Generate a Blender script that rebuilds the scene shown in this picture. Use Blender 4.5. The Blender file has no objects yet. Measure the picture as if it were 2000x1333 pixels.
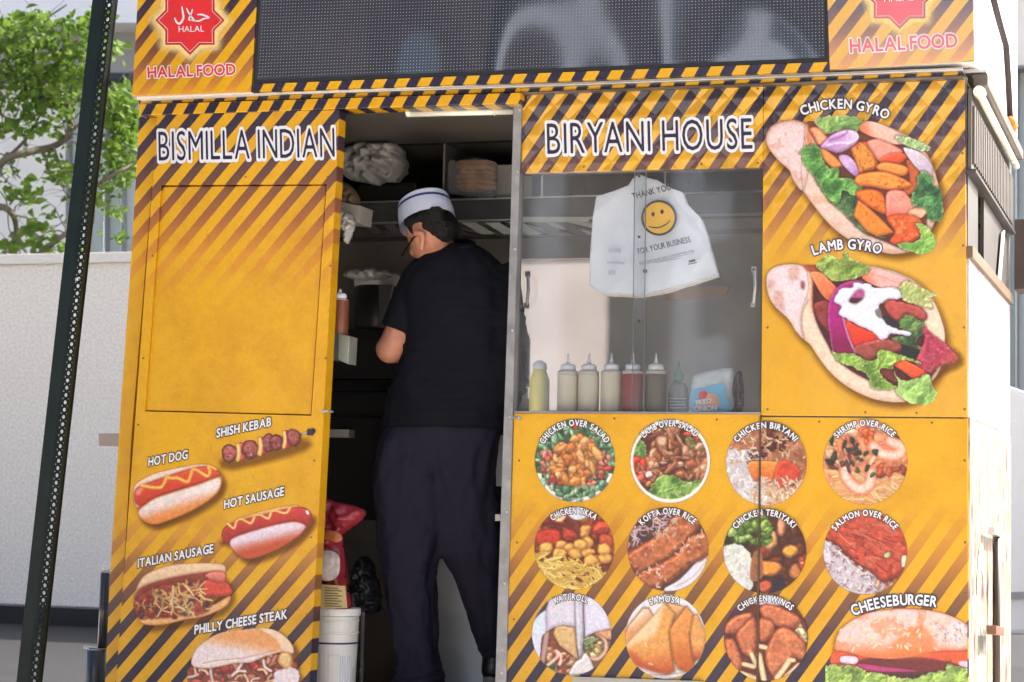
import bpy, bmesh, math, random
import numpy as np
from mathutils import Vector, Matrix
# ------------------------------------------------------------------ camera, world, sun
YAW, PITCH, ROLL, FPX = -0.31804579, 0.07586266, 0.01975331, 4032.4
CAM = np.array([3.5, -6.3, 1.25])
def _rot():
    cy, sy, cp, sp = math.cos(YAW), math.sin(YAW), math.cos(PITCH), math.sin(PITCH)
    r = np.array([cy, -sy, 0]); f = np.array([sy*cp, cy*cp, sp]); u = np.cross(r, f)
    cr, sr = math.cos(ROLL), math.sin(ROLL)
    return np.array([cr*r+sr*u, -sr*r+cr*u, f])
RM = _rot()
sc = bpy.context.scene
COL = sc.collection
cd = bpy.data.cameras.new('camera'); cam = bpy.data.objects.new('camera', cd); COL.objects.link(cam)
cd.sensor_width = 36; cd.lens = FPX/2000*36; cd.clip_start = 0.1; cd.clip_end = 500
mw = Matrix(((RM[0][0], RM[1][0], -RM[2][0], CAM[0]), (RM[0][1], RM[1][1], -RM[2][1], CAM[1]), (RM[0][2], RM[1][2], -RM[2][2], CAM[2]), (0, 0, 0, 1)))
cam.matrix_world = mw
sc.camera = cam
cd.dof.use_dof = True; cd.dof.focus_distance = 6.75; cd.dof.aperture_fstop = 8.5
sc.view_settings.view_transform = 'Standard'; sc.view_settings.look = 'None'
sc.view_settings.gamma = 1; sc.view_settings.use_curve_mapping = False
sc.view_settings.exposure = 2.0
SUN_DIR = Vector((0.75, 0.5, 0.85)).normalized()          # from the place towards the sun
w = bpy.data.worlds.new('World'); sc.world = w; w.use_nodes = True
nt = w.node_tree
sky = nt.nodes.new('ShaderNodeTexSky'); sky.sky_type = 'NISHITA'; sky.sun_disc = False
sky.sun_elevation = math.asin(SUN_DIR.z); sky.sun_rotation = math.atan2(SUN_DIR.x, SUN_DIR.y)
sky.air_density = 0.7; sky.dust_density = 5.0; sky.ozone_density = 0.3
bg = nt.nodes['Background']; bg.inputs[1].default_value = 0.12
nt.links.new(sky.outputs[0], bg.inputs[0])
sl = bpy.data.lights.new('sun', 'SUN'); sl.energy = 3.2; sl.angle = math.radians(0.6); sl.color = (1, .95, .88)
so = bpy.data.objects.new('sun', sl); COL.objects.link(so); so.rotation_euler = (-SUN_DIR).to_track_quat('-Z', 'Y').to_euler(); so.location = (5, 3, 12)
sc.cycles.max_bounces = 8; sc.cycles.transparent_max_bounces = 24; sc.cycles.use_denoising = True

# ------------------------------------------------------------------ projection helpers (measured points -> real planes)
def ray(px, py):
    return RM.T @ np.array([(px-1000)/FPX, -(py-666.5)/FPX, 1.0])
def P(px, py, Y=0.0):
    d = ray(px, py); return CAM + (Y-CAM[1])/d[1]*d
def zof(px, py, Y): return float(P(px, py, Y)[2])
def PX(px, py, X):
    d = ray(px, py); return CAM + (X-CAM[0])/d[0]*d
def PZ(px, py, Z):
    d = ray(px, py); return CAM + (Z-CAM[2])/d[2]*d
def lin(c):
    c = np.asarray(c, float)/255.0
    return np.where(c <= .04045, c/12.92, ((c+.055)/1.055)**2.4)
def L4(c): v = lin(c); return (float(v[0]), float(v[1]), float(v[2]), 1)

# ------------------------------------------------------------------ materials
MATS = {}
def newmat(name):
    m = bpy.data.materials.new(name); m.use_nodes = True
    return m, m.node_tree.nodes, m.node_tree.links, m.node_tree.nodes['Principled BSDF']
def N(ns, t, **k):
    n = ns.new(t)
    for a, b in k.items(): setattr(n, a, b)
    return n
def mat(name, col, rough=.5, metal=0, var=.12, scale=8, bump=.0, bscale=60, col2=None, stretch=None, coat=0, spec=None, trans=0, alpha=1, ior=None, coatior=None):
    """plain surface: colour with broad and fine mottling, roughness wear, optional fine relief"""
    if name in MATS: return MATS[name]
    m, ns, ln, pb = newmat(name)
    tc = N(ns, 'ShaderNodeTexCoord'); mp = N(ns, 'ShaderNodeMapping')
    if stretch: mp.inputs['Scale'].default_value = stretch
    ln.new(tc.outputs['Object'], mp.inputs[0])
    n1 = N(ns, 'ShaderNodeTexNoise'); n1.inputs['Scale'].default_value = scale; n1.inputs['Detail'].default_value = 6
    ln.new(mp.outputs[0], n1.inputs['Vector'])
    c = L4(col); mx = N(ns, 'ShaderNodeMix', data_type='RGBA')
    if col2 is None:
        mx.inputs[6].default_value = [x*(1-var) for x in c[:3]]+[1]; mx.inputs[7].default_value = [min(1, x*(1+var)) for x in c[:3]]+[1]
    else:
        mx.inputs[6].default_value = c; mx.inputs[7].default_value = L4(col2)
    rp = N(ns, 'ShaderNodeMapRange'); rp.inputs[1].default_value = .32; rp.inputs[2].default_value = .68
    ln.new(n1.outputs[0], rp.inputs[0]); ln.new(rp.outputs[0], mx.inputs[0]); ln.new(mx.outputs[2], pb.inputs['Base Color'])
    rr = N(ns, 'ShaderNodeMapRange'); rr.inputs[3].default_value = max(0, rough-.08); rr.inputs[4].default_value = min(1, rough+.08)
    ln.new(n1.outputs[0], rr.inputs[0]); ln.new(rr.outputs[0], pb.inputs['Roughness'])
    pb.inputs['Metallic'].default_value = metal
    if coat: pb.inputs['Coat Weight'].default_value = coat; pb.inputs['Coat Roughness'].default_value = .1
    if coatior: pb.inputs['Coat IOR'].default_value = coatior
    if spec is not None: pb.inputs['Specular IOR Level'].default_value = spec
    if trans: pb.inputs['Transmission Weight'].default_value = trans
    if ior: pb.inputs['IOR'].default_value = ior
    if alpha < 1: pb.inputs['Alpha'].default_value = alpha
    if bump:
        n2 = N(ns, 'ShaderNodeTexNoise'); n2.inputs['Scale'].default_value = bscale; n2.inputs['Detail'].default_value = 4
        ln.new(mp.outputs[0], n2.inputs['Vector'])
        b = N(ns, 'ShaderNodeBump'); b.inputs['Strength'].default_value = bump; b.inputs['Distance'].default_value = .01
        ln.new(n2.outputs[0], b.inputs['Height']); ln.new(b.outputs[0], pb.inputs['Normal'])
    MATS[name] = m
    return m

YEL = (208, 156, 16)
def striped(name, ang, period, phase, stops, duty=.47, origin=(0, 0), quilt=0.0, dirt=.3, rough=.32, rot=0, gloss=0):
    """printed vinyl: yellow with slanting bars; stops = [(z, colour)] of the bars over height (None = fades into the yellow)"""
    m, ns, ln, pb = newmat(name)
    g = N(ns, 'ShaderNodeNewGeometry'); sp = N(ns, 'ShaderNodeSeparateXYZ'); ln.new(g.outputs['Position'], sp.inputs[0])
    def math_(op, a, b=None, c=None):
        n = N(ns, 'ShaderNodeMath', operation=op)
        for i, v in enumerate((a, b, c)):
            if v is None: continue
            if isinstance(v, (int, float)): n.inputs[i].default_value = v
            else: ln.new(v, n.inputs[i])
        return n.outputs[0]
    x, z = sp.outputs['X'], sp.outputs['Z']
    # u measured across the bars, period given along x
    u = math_('SUBTRACT', x, math_('MULTIPLY', z, 1/math.tan(ang)))
    u = math_('ADD', math_('DIVIDE', u, period), phase)
    fr = math_('FRACT', u)
    st = math_('LESS_THAN', fr, duty)
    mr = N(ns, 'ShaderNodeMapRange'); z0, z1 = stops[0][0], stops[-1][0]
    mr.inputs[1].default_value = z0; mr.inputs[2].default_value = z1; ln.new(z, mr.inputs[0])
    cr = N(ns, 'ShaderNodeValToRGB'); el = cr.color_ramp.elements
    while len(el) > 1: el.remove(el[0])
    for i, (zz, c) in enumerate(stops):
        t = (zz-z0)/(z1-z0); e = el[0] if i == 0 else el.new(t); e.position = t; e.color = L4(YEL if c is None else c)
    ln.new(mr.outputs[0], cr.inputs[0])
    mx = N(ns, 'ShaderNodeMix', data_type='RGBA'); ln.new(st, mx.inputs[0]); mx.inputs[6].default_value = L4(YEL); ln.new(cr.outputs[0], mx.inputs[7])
    out = mx.outputs[2]
    # grime and rubbed spots that belong to the vinyl
    no = N(ns, 'ShaderNodeTexNoise'); no.inputs['Scale'].default_value = 3.2; no.inputs['Detail'].default_value = 9; no.inputs['Roughness'].default_value = .72
    ln.new(g.outputs['Position'], no.inputs['Vector'])
    r2 = N(ns, 'ShaderNodeMapRange'); r2.inputs[1].default_value = .46; r2.inputs[2].default_value = .72; r2.inputs[4].default_value = min(1, dirt*1.7)
    ln.new(no.outputs[0], r2.inputs[0])
    m2 = N(ns, 'ShaderNodeMix', data_type='RGBA', blend_type='MULTIPLY'); ln.new(r2.outputs[0], m2.inputs[0]); ln.new(out, m2.inputs[6]); m2.inputs[7].default_value = (.72, .6, .38, 1)
    n3 = N(ns, 'ShaderNodeTexNoise'); n3.inputs['Scale'].default_value = 260; n3.inputs['Detail'].default_value = 2
    ln.new(g.outputs['Position'], n3.inputs['Vector'])
    m3 = N(ns, 'ShaderNodeMix', data_type='RGBA', blend_type='OVERLAY'); m3.inputs[0].default_value = .22
    ln.new(m2.outputs[2], m3.inputs[6]); ln.new(n3.outputs[0], m3.inputs[7])
    n4 = N(ns, 'ShaderNodeTexNoise'); n4.inputs['Scale'].default_value = 14; n4.inputs['Detail'].default_value = 12; n4.inputs['Roughness'].default_value = .8
    mp4 = N(ns, 'ShaderNodeMapping'); mp4.inputs['Scale'].default_value = (1, 1, .45); ln.new(g.outputs['Position'], mp4.inputs[0]); ln.new(mp4.outputs[0], n4.inputs['Vector'])
    r4 = N(ns, 'ShaderNodeMapRange'); r4.inputs[1].default_value = .615; r4.inputs[2].default_value = .70; r4.inputs[4].default_value = min(.85, dirt*1.8)
    ln.new(n4.outputs[0], r4.inputs[0])
    m4 = N(ns, 'ShaderNodeMix', data_type='RGBA'); ln.new(r4.outputs[0], m4.inputs[0]); ln.new(m3.outputs[2], m4.inputs[6]); m4.inputs[7].default_value = L4((120, 84, 40))
    n5 = N(ns, 'ShaderNodeTexNoise'); n5.inputs['Scale'].default_value = 9; n5.inputs['Detail'].default_value = 8; n5.inputs['Roughness'].default_value = .7
    mp5 = N(ns, 'ShaderNodeMapping'); mp5.inputs['Rotation'].default_value = (0, .5, 0); mp5.inputs['Scale'].default_value = (6, 1, .8); mp5.inputs['Location'].default_value = (3, 1, 2); ln.new(g.outputs['Position'], mp5.inputs[0]); ln.new(mp5.outputs[0], n5.inputs['Vector'])
    r5 = N(ns, 'ShaderNodeMapRange'); r5.inputs[1].default_value = .68; r5.inputs[2].default_value = .74; r5.inputs[4].default_value = .35; ln.new(n5.outputs[0], r5.inputs[0])
    m5 = N(ns, 'ShaderNodeMix', data_type='RGBA'); ln.new(r5.outputs[0], m5.inputs[0]); ln.new(m4.outputs[2], m5.inputs[6]); m5.inputs[7].default_value = L4((226, 196, 130))
    if gloss: pb.inputs['Coat Weight'].default_value = 1; pb.inputs['Coat IOR'].default_value = gloss; pb.inputs['Coat Roughness'].default_value = .12
    ln.new(m5.outputs[2], pb.inputs['Base Color'])
    rr = N(ns, 'ShaderNodeMapRange'); rr.inputs[3].default_value = rough-.1; rr.inputs[4].default_value = rough+.2; ln.new(no.outputs[0], rr.inputs[0]); ln.new(rr.outputs[0], pb.inputs['Roughness'])
    # relief: ripples in the vinyl and, where asked, the quilted sheet below it
    hb = N(ns, 'ShaderNodeTexNoise'); hb.inputs['Scale'].default_value = 9; hb.inputs['Detail'].default_value = 3; ln.new(g.outputs['Position'], hb.inputs['Vector'])
    h = math_('MULTIPLY', hb.outputs[0], .006)
    if quilt:
        q = .095
        xr = math_('ADD', x, math_('MULTIPLY', hb.outputs[0], .02))
        a = math_('PINGPONG', math_('ADD', xr, z), q/2); b = math_('PINGPONG', math_('SUBTRACT', xr, z), q/2)
        mk_ = N(ns, 'ShaderNodeMapRange'); mk_.inputs[1].default_value = zof(1690, 470, 0); mk_.inputs[2].default_value = zof(1690, 250, 0); ln.new(z, mk_.inputs[0])
        pk = math_('SMOOTH_MIN', a, b, .02)
        h = math_('ADD', h, math_('MULTIPLY', math_('MULTIPLY', pk, quilt), mk_.outputs[0]))
    bp = N(ns, 'ShaderNodeBump'); bp.inputs['Strength'].default_value = 1; bp.inputs['Distance'].default_value = 1
    ln.new(h, bp.inputs['Height']); ln.new(bp.outputs[0], pb.inputs['Normal'])
    MATS[name] = m
    return m

def print_mat():
    if 'printed_vinyl' in MATS: return MATS['printed_vinyl']
    m, ns, ln, pb = newmat('printed_vinyl')
    at = N(ns, 'ShaderNodeAttribute', attribute_name='ink'); ln.new(at.outputs['Color'], pb.inputs['Base Color']); ln.new(at.outputs['Alpha'], pb.inputs['Alpha'])
    n3 = N(ns, 'ShaderNodeTexNoise'); n3.inputs['Scale'].default_value = 20; rr = N(ns, 'ShaderNodeMapRange'); rr.inputs[3].default_value = .22; rr.inputs[4].default_value = .5
    ln.new(n3.outputs[0], rr.inputs[0]); ln.new(rr.outputs[0], pb.inputs['Roughness'])
    MATS['printed_vinyl'] = m; return m

# ------------------------------------------------------------------ object helpers
def parent_to(o, p):
    if p is not None: o.parent = p
def wloc(p):
    v = Vector((0, 0, 0))
    while p is not None: v = v + p.location; p = p.parent
    return v
def mk(name, verts, faces, m=None, parent=None, smooth=False, bevel=0, at=None):
    """one mesh object; vertices given in world space, stored relative to its own origin"""
    V = np.array([tuple(v) for v in verts], float)
    if at is None:
        at = Vector((0, 0, 0)) if parent is not None else Vector(((V[:, 0].min()+V[:, 0].max())/2, (V[:, 1].min()+V[:, 1].max())/2, V[:, 2].min()))
    base = wloc(parent) if parent is not None else Vector((0, 0, 0))
    org = (base if parent is not None else Vector(at))
    me = bpy.data.meshes.new(name); me.from_pydata((V-np.array(org)).tolist(), [], [tuple(f) for f in faces])
    if bevel:
        bm = bmesh.new(); bm.from_mesh(me)
        bmesh.ops.recalc_face_normals(bm, faces=bm.faces)
        es = [e for e in bm.edges if len(e.link_faces) == 2 and e.calc_face_angle(0) > .6]
        bmesh.ops.bevel(bm, geom=es, offset=bevel, segments=2, profile=.6, affect='EDGES'); bm.to_mesh(me); bm.free()
    o = bpy.data.objects.new(name, me); COL.objects.link(o)
    if m: me.materials.append(m)
    if parent is not None: o.parent = parent
    else: o.location = org
    if smooth:
        me.shade_smooth()
    me.update()
    return o
def empty(name, loc, label=None, cat=None, group=None):
    o = bpy.data.objects.new(name, None); COL.objects.link(o); o.location = loc
    o.empty_display_size = .1
    tag(o, label, cat, group); return o
def tag(o, label=None, cat=None, group=None, kind=None):
    if label: o['label'] = label
    if cat: o['category'] = cat
    if group: o['group'] = group
    if kind: o['kind'] = kind
    return o
BOXF = [(0, 1, 3, 2), (4, 6, 7, 5), (0, 4, 5, 1), (2, 3, 7, 6), (0, 2, 6, 4), (1, 5, 7, 3)]
def boxv(x0, x1, y0, y1, z0, z1):
    return [(x, y, z) for x in (x0, x1) for y in (y0, y1) for z in (z0, z1)]
def box(name, x0, x1, y0, y1, z0, z1, m, parent=None, bevel=0):
    return mk(name, boxv(x0, x1, y0, y1, z0, z1), BOXF, m, parent, bevel=bevel)
def slabv(pts, Y, th):
    """prism: polygon measured on plane Y, pushed back by th (pts clockwise in the picture)"""
    f = [P(x, y, Y) for x, y in pts]; n = len(f)
    b = [p+np.array([0, th, 0]) for p in f]
    fs = [tuple(range(n))[::-1], tuple(range(n, 2*n))] + [(i, (i+1) % n, n+(i+1) % n, n+i) for i in range(n)]
    return f+b, fs
def slab(name, pts, Y, th, m, parent=None, bevel=0):
    v, f = slabv(pts, Y, th); return mk(name, v, f, m, parent, bevel=bevel)
def bag(*parts):
    V, F = [], []
    for v, f in parts:
        k = len(V); V += [tuple(q) for q in v]; F += [tuple(i+k for i in g) for g in f]
    return V, F
def tube(path, rad, seg=10, cap=True, flat=None):
    """swept tube; rad number or list"""
    pts = [Vector(p) for p in path]; n = len(pts)
    R = rad if isinstance(rad, (list, tuple)) else [rad]*n
    V, F = [], []
    up = Vector((0, 0, 1)); prev = None
    for i, p in enumerate(pts):
        t = (pts[min(i+1, n-1)]-pts[max(i-1, 0)]).normalized()
        if prev is None:
            a = up if abs(t.z) < .9 else Vector((1, 0, 0)); s = t.cross(a).normalized()
        else:
            s = (prev-t*prev.dot(t)).normalized()
        prev = s; q = t.cross(s)
        for k in range(seg):
            an = 2*math.pi*k/seg; V.append(p+(s*math.cos(an)+q*math.sin(an)*(flat or 1))*R[i])
    for i in range(n-1):
        for k in range(seg):
            a, b = i*seg+k, i*seg+(k+1) % seg; F.append((a, b, b+seg, a+seg))
    if cap: F.append(tuple(range(seg))[::-1]); F.append(tuple((n-1)*seg+k for k in range(seg)))
    return V, F
def lathe(c, prof, seg=20, ax='z'):
    """prof [(r, h)] turned about an axis through c"""
    V, F = [], []
    for r, h in prof:
        for k in range(seg):
            a = 2*math.pi*k/seg; u, v = r*math.cos(a), r*math.sin(a)
            V.append((c[0]+u, c[1]+v, c[2]+h) if ax == 'z' else (c[0]+u, c[1]+h, c[2]+v) if ax == 'y' else (c[0]+h, c[1]+u, c[2]+v))
    n = len(prof)
    for i in range(n-1):
        for k in range(seg):
            a, b = i*seg+k, i*seg+(k+1) % seg; F.append((a, b, b+seg, a+seg))
    F.append(tuple(range(seg))[::-1]); F.append(tuple((n-1)*seg+k for k in range(seg)))
    return V, F

# ------------------------------------------------------------------ lettering
GL = {}
def outline(ch):
    """closed outline edges of one letter, in cap heights, as (n,4) segments"""
    if ch in GL: return GL[ch]
    cu = bpy.data.curves.new('t', 'FONT'); cu.body = ch; cu.size = 1; cu.resolution_u = 3; cu.fill_mode = 'NONE'
    o = bpy.data.objects.new('t', cu); COL.objects.link(o)
    dg = bpy.context.evaluated_depsgraph_get(); me = bpy.data.meshes.new_from_object(o.evaluated_get(dg))
    V = np.array([v.co[:2] for v in me.vertices]); E = np.array([[*V[e.vertices[0]], *V[e.vertices[1]]] for e in me.edges])
    bpy.data.objects.remove(o); bpy.data.curves.remove(cu); bpy.data.meshes.remove(me)
    GL[ch] = E; return E
def capheight():
    if 'cap' not in GL: E = outline('H'); GL['cap'] = E[:, 1].max()
    return GL['cap']
def glyph(ch, off):
    """letter grown by off cap heights: filled contour of its distance field (x from its left edge)"""
    k = (ch, round(off, 3))
    if k in GL: return GL[k]
    E = outline(ch)/capheight(); E = E-np.array([E[:, 0].min(), 0]*2); W_ = E[:, 0].max(); st = .042
    xs = np.arange(-off-.06, W_+off+.1, st); ys = np.arange(E[:, 1].min()-off-.06, E[:, 1].max()+off+.1, st); X, Y = np.meshgrid(xs, ys)
    d = np.full(X.shape, 9.0); ins = np.zeros(X.shape, bool)
    for ax, ay, bx, by in E:
        ex, ey = bx-ax, by-ay; t = np.clip(((X-ax)*ex+(Y-ay)*ey)/(ex*ex+ey*ey+1e-12), 0, 1); d = np.minimum(d, (X-ax-t*ex)**2+(Y-ay-t*ey)**2)
        if ey: ins ^= ((ay > Y) != (by > Y)) & (X < ex*(Y-ay)/ey+ax)
    d = np.where(ins, np.sqrt(d), -np.sqrt(d))+off
    V, F, idx = [], [], {}
    def vert(key, p):
        if key not in idx: idx[key] = len(V); V.append(p)
        return idx[key]
    H_, L_ = d.shape
    def run(j, i0, i1): F.append((vert((j, i0), (xs[i0], ys[j])), vert((j, i1), (xs[i1], ys[j])), vert((j+1, i1), (xs[i1], ys[j+1])), vert((j+1, i0), (xs[i0], ys[j+1]))))
    for j in range(H_-1):
        i = 0; start = None
        for i in range(L_-1):
            c = [(j, i), (j, i+1), (j+1, i+1), (j+1, i)]; v = [d[q] for q in c]
            if all(q > 0 for q in v):
                if start is None: start = i
                continue
            if start is not None: run(j, start, i); start = None
            if all(q <= 0 for q in v): continue
            f = []
            for a in range(4):
                b = (a+1) % 4
                if v[a] > 0: f.append(vert(c[a], (xs[c[a][1]], ys[c[a][0]])))
                if (v[a] > 0) != (v[b] > 0):
                    t = v[a]/(v[a]-v[b]); key = tuple(sorted((c[a], c[b])))
                    f.append(vert(key, (xs[c[a][1]]*(1-t)+xs[c[b][1]]*t, ys[c[a][0]]*(1-t)+ys[c[b][0]]*t)))
            if len(f) > 2: F.append(tuple(f))
        if start is not None: run(j, start, L_-1)
    GL[k] = (np.array(V), F, W_); return GL[k]
KERN = {k: -.07 for k in 'RY KA AT TA LT LY OV VE FT TE LO FO UR AD OO GY'.split()}; KERN.update({'YA': -.2, 'AY': -.18, 'AV': -.16, 'VA': -.16, 'LA': -.02, 'RG': -.14, 'RO': -.06, 'BU': -.02, 'RY': -.1})
def layout(text, off, gap=.1, space=.33):
    x = 0; out = []; prev = ''
    for ch in text:
        if ch == ' ': x += space; prev = ''; continue
        v, f, w_ = glyph(ch, off); x += KERN.get(prev+ch, 0); out.append((v+[x, 0], f, x+w_/2)); x += w_+gap; prev = ch
    return out, x-gap
def lettering(name, text, place, m, parent, off=0.0, gap=.1, thick=0, space=.33):
    """place(u in 0..1 along, v in cap heights, centre u) -> world point"""
    ls, W = layout(text, off, gap, space); V, F = [], []
    for q, (v, f, cx) in enumerate(ls):
        k = len(V); V += [tuple(place(a/W, b, cx/W)-np.array([0, .00015*(q % 2), 0])) for a, b in v]; F += [tuple(i+k for i in g) for g in f]
    return mk(name, V, F, m, parent)
def straight(p0, p1, h, Y, slant=0.0, up=None):
    p0, p1 = np.array(p0, float), np.array(p1, float)
    d = p1-p0; n = np.array(up, float) if up else np.array([d[1], -d[0]])/np.hypot(*d)
    def f(u, v, c):
        q = p0+d*u+n*h*v+d/np.hypot(*d)*slant*h*v; return P(q[0], q[1], Y)
    return f
def arc(cx, cy, r, a0, a1, h, Y):
    """angles in degrees from the top, clockwise; letters stay undistorted"""
    def f(u, v, c):
        a = math.radians(a0+(a1-a0)*c); t = (u-c)*math.radians(a1-a0)*r
        ex, ey = math.cos(a), math.sin(a); nx, ny = math.sin(a), -math.cos(a)
        q = (cx+nx*r+ex*t+nx*h*v, cy+ny*r+ey*t+ny*h*v); return P(q[0], q[1], Y)
    return f
def arc3(a, b, c_, h, Y):
    ax, ay = a; bx, by = b; cx, cy = c_
    d = 2*(ax*(by-cy)+bx*(cy-ay)+cx*(ay-by))
    ux = ((ax*ax+ay*ay)*(by-cy)+(bx*bx+by*by)*(cy-ay)+(cx*cx+cy*cy)*(ay-by))/d
    uy = ((ax*ax+ay*ay)*(cx-bx)+(bx*bx+by*by)*(ax-cx)+(cx*cx+cy*cy)*(bx-ax))/d
    r = math.hypot(ax-ux, ay-uy)
    return arc(ux, uy, r, math.degrees(math.atan2(ax-ux, uy-ay)), math.degrees(math.atan2(cx-ux, uy-cy)), h, Y)

# ------------------------------------------------------------------ print shop: pictures drawn as ink on a fine flat mesh
def hashn(ix, iy, s):
    n = (ix.astype(np.int64)*374761393+iy.astype(np.int64)*668265263+s*974634777) & 0x7fffffff
    n = ((n ^ (n >> 13))*1274126177) & 0x7fffffff
    return ((n ^ (n >> 16)) & 0xffff)/65535.0
def vnoise(X, Y, sc_, s=0, oct=3):
    t = np.zeros_like(X); a = 1.0; tot = 0
    for o in range(oct):
        x = X/sc_; y = Y/sc_; ix = np.floor(x); iy = np.floor(y); fx = x-ix; fy = y-iy
        fx = fx*fx*(3-2*fx); fy = fy*fy*(3-2*fy)
        h = lambda i, j: hashn(ix+i, iy+j, s+o*17)
        t += a*((h(0, 0)*(1-fx)+h(1, 0)*fx)*(1-fy)+(h(0, 1)*(1-fx)+h(1, 1)*fx)*fy); tot += a; a *= .55; sc_ = sc_*.5
    return t/tot
def ss(a, b, x):
    t = np.clip((x-a)/(b-a), 0, 1); return t*t*(3-2*t)
def spline(p, k=5):
    p = np.array(p, float); n = len(p); o = []
    for i in range(n):
        a, b, c, d = p[i-1], p[i], p[(i+1) % n], p[(i+2) % n]
        for j in range(k):
            t = j/k; o.append(.5*(2*b+(c-a)*t+(2*a-5*b+4*c-d)*t*t+(3*b-a-3*c+d)*t**3))
    return np.array(o)
def openspline(p, k=5):
    p = np.array(p, float); q = np.vstack([2*p[0]-p[1], p, 2*p[-1]-p[-2]]); o = []
    for i in range(len(p)-1):
        a, b, c, d = q[i:i+4]
        for j in range(k):
            t = j/k; o.append(.5*(2*b+(c-a)*t+(2*a-5*b+4*c-d)*t*t+(3*b-a-3*c+d)*t**3))
    o.append(p[-1]); return np.array(o)
class Art:
    def __init__(s, x0, y0, x1, y1, step=1.5, seed=1):
        s.x0, s.y0, s.step = x0, y0, step
        s.xs = np.arange(x0, x1+step, step); s.ys = np.arange(y0, y1+step, step)
        s.X, s.Y = np.meshgrid(s.xs, s.ys); s.rgb = np.zeros(s.X.shape+(3,)); s.a = np.zeros(s.X.shape); s.rs = random.Random(seed); s.seed = seed
        s.clip = None
    def win(s, p, pad):
        x0, y0 = p.min(0)-pad; x1, y1 = p.max(0)+pad
        i0 = max(0, int((x0-s.x0)/s.step)); i1 = min(len(s.xs), int((x1-s.x0)/s.step)+2)
        j0 = max(0, int((y0-s.y0)/s.step)); j1 = min(len(s.ys), int((y1-s.y0)/s.step)+2)
        return (slice(j0, max(j0, j1)), slice(i0, max(i0, i1)))
    def sdf(s, p, W, warp=0, wsc=8, closed=True):
        X = s.X[W]; Y = s.Y[W]
        if X.size == 0: return X
        if warp:
            sd = s.rs.randrange(9999)
            X, Y = X+(vnoise(X, Y, wsc, sd)-.5)*2*warp, Y+(vnoise(X, Y, wsc, sd+5)-.5)*2*warp
        d = np.full(X.shape, 1e9); ins = np.zeros(X.shape, bool); n = len(p)
        for i in range(n if closed else n-1):
            ax, ay = p[i]; bx, by = p[(i+1) % n]; ex, ey = bx-ax, by-ay; L = ex*ex+ey*ey+1e-9
            t = np.clip(((X-ax)*ex+(Y-ay)*ey)/L, 0, 1); dx = X-ax-t*ex; dy = Y-ay-t*ey; d = np.minimum(d, dx*dx+dy*dy)
            if closed:
                c = ((ay > Y) != (by > Y))
                if ey: ins ^= c & (X < ex*(Y-ay)/ey+ax)
        d = np.sqrt(d)
        return np.where(ins, d, -d) if closed else -d
    def put(s, W, m, col, addalpha=True):
        """m coverage, col array or tuple in 0..255"""
        c = np.asarray(col, float)/255.0
        if s.clip is not None: m = m*s.clip[W]
        a0 = s.a[W]; a = m+a0*(1-m)
        den = np.maximum(a, 1e-5)[..., None]
        s.rgb[W] = (c*m[..., None]+s.rgb[W]*(a0*(1-m))[..., None])/den; s.a[W] = a
    def shape(s, pts, col, edge=None, ew=6, soft=1.2, warp=0, wsc=8, smooth=True, tex=.12, tsc=5, grad=None, light=None, lw=5, spots=None, alpha=1, T=None, sh=.36):
        """filled shape. edge colour blends in over ew; grad=(colour2, angle deg) across; light=strength of relief from upper left"""
        p = np.array(pts, float)
        if T is not None: p = T(p)
        if smooth: p = spline(p, 4)
        W = s.win(p, 3+warp); d = s.sdf(p, W, warp, wsc)
        if d.size == 0: return
        X, Y = s.X[W], s.Y[W]; m = ss(-soft/2, soft/2, d)*alpha
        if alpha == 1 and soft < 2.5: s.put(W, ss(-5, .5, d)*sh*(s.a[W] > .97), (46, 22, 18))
        c = np.ones(X.shape+(3,))*np.array(col, float)
        if grad:
            g = math.radians(grad[1]); t = X*math.cos(g)+Y*math.sin(g); q = p@np.array([math.cos(g), math.sin(g)])
            k = ss(grad[2] if len(grad) > 2 else 0, grad[3] if len(grad) > 3 else 1, (t-q.min())/(q.max()-q.min()+1e-6))[..., None]
            c = c*(1-k)+np.array(grad[0], float)*k
        if spots:
            for (sc_, th, cc, sd) in spots:
                k = ss(th, th+.1, vnoise(X, Y, sc_, sd+s.seed))[..., None]*.8; c = c*(1-k)+np.array(cc, float)*k
        if light:
            gy, gx = np.gradient(np.minimum(d, lw)); l = (gx*.5+gy*.86)/s.step; c = c*(1+light*l)[..., None]
        if edge is not None:
            k = (1-ss(0, ew, d))[..., None]; c = c*(1-k)+np.array(edge, float)*k
        if tex:
            c = c*(1+tex*2*(vnoise(X, Y, tsc, s.rs.randrange(9999), 4)-.5))[..., None]
        s.put(W, m, np.clip(c, 0, 255))
    def line(s, pts, w, col, edge=None, soft=1.2, tex=.08, T=None, alpha=1, smooth=True, taper=False):
        p = np.array(pts, float)
        if T is not None: p = T(p)
        if smooth and len(p) > 2: p = openspline(p, 4)
        W = s.win(p, w/2+3); d = s.sdf(p, W, closed=False)
        if d.size == 0: return
        d = d+w/2; m = ss(-soft/2, soft/2, d)*alpha
        c = np.ones(d.shape+(3,))*np.array(col, float)
        if edge is not None:
            k = (1-ss(0, w*.4, d))[..., None]; c = c*(1-k)+np.array(edge, float)*k
        if tex: c = c*(1+tex*2*(vnoise(s.X[W], s.Y[W], 4, s.rs.randrange(9999))-.5))[..., None]
        s.put(W, m, np.clip(c, 0, 255))
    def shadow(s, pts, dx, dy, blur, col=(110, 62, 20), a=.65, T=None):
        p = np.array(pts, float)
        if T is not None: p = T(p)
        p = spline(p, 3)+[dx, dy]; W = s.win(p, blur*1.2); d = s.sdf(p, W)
        s.put(W, ss(-blur, blur*.6, d)*a, col)
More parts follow.
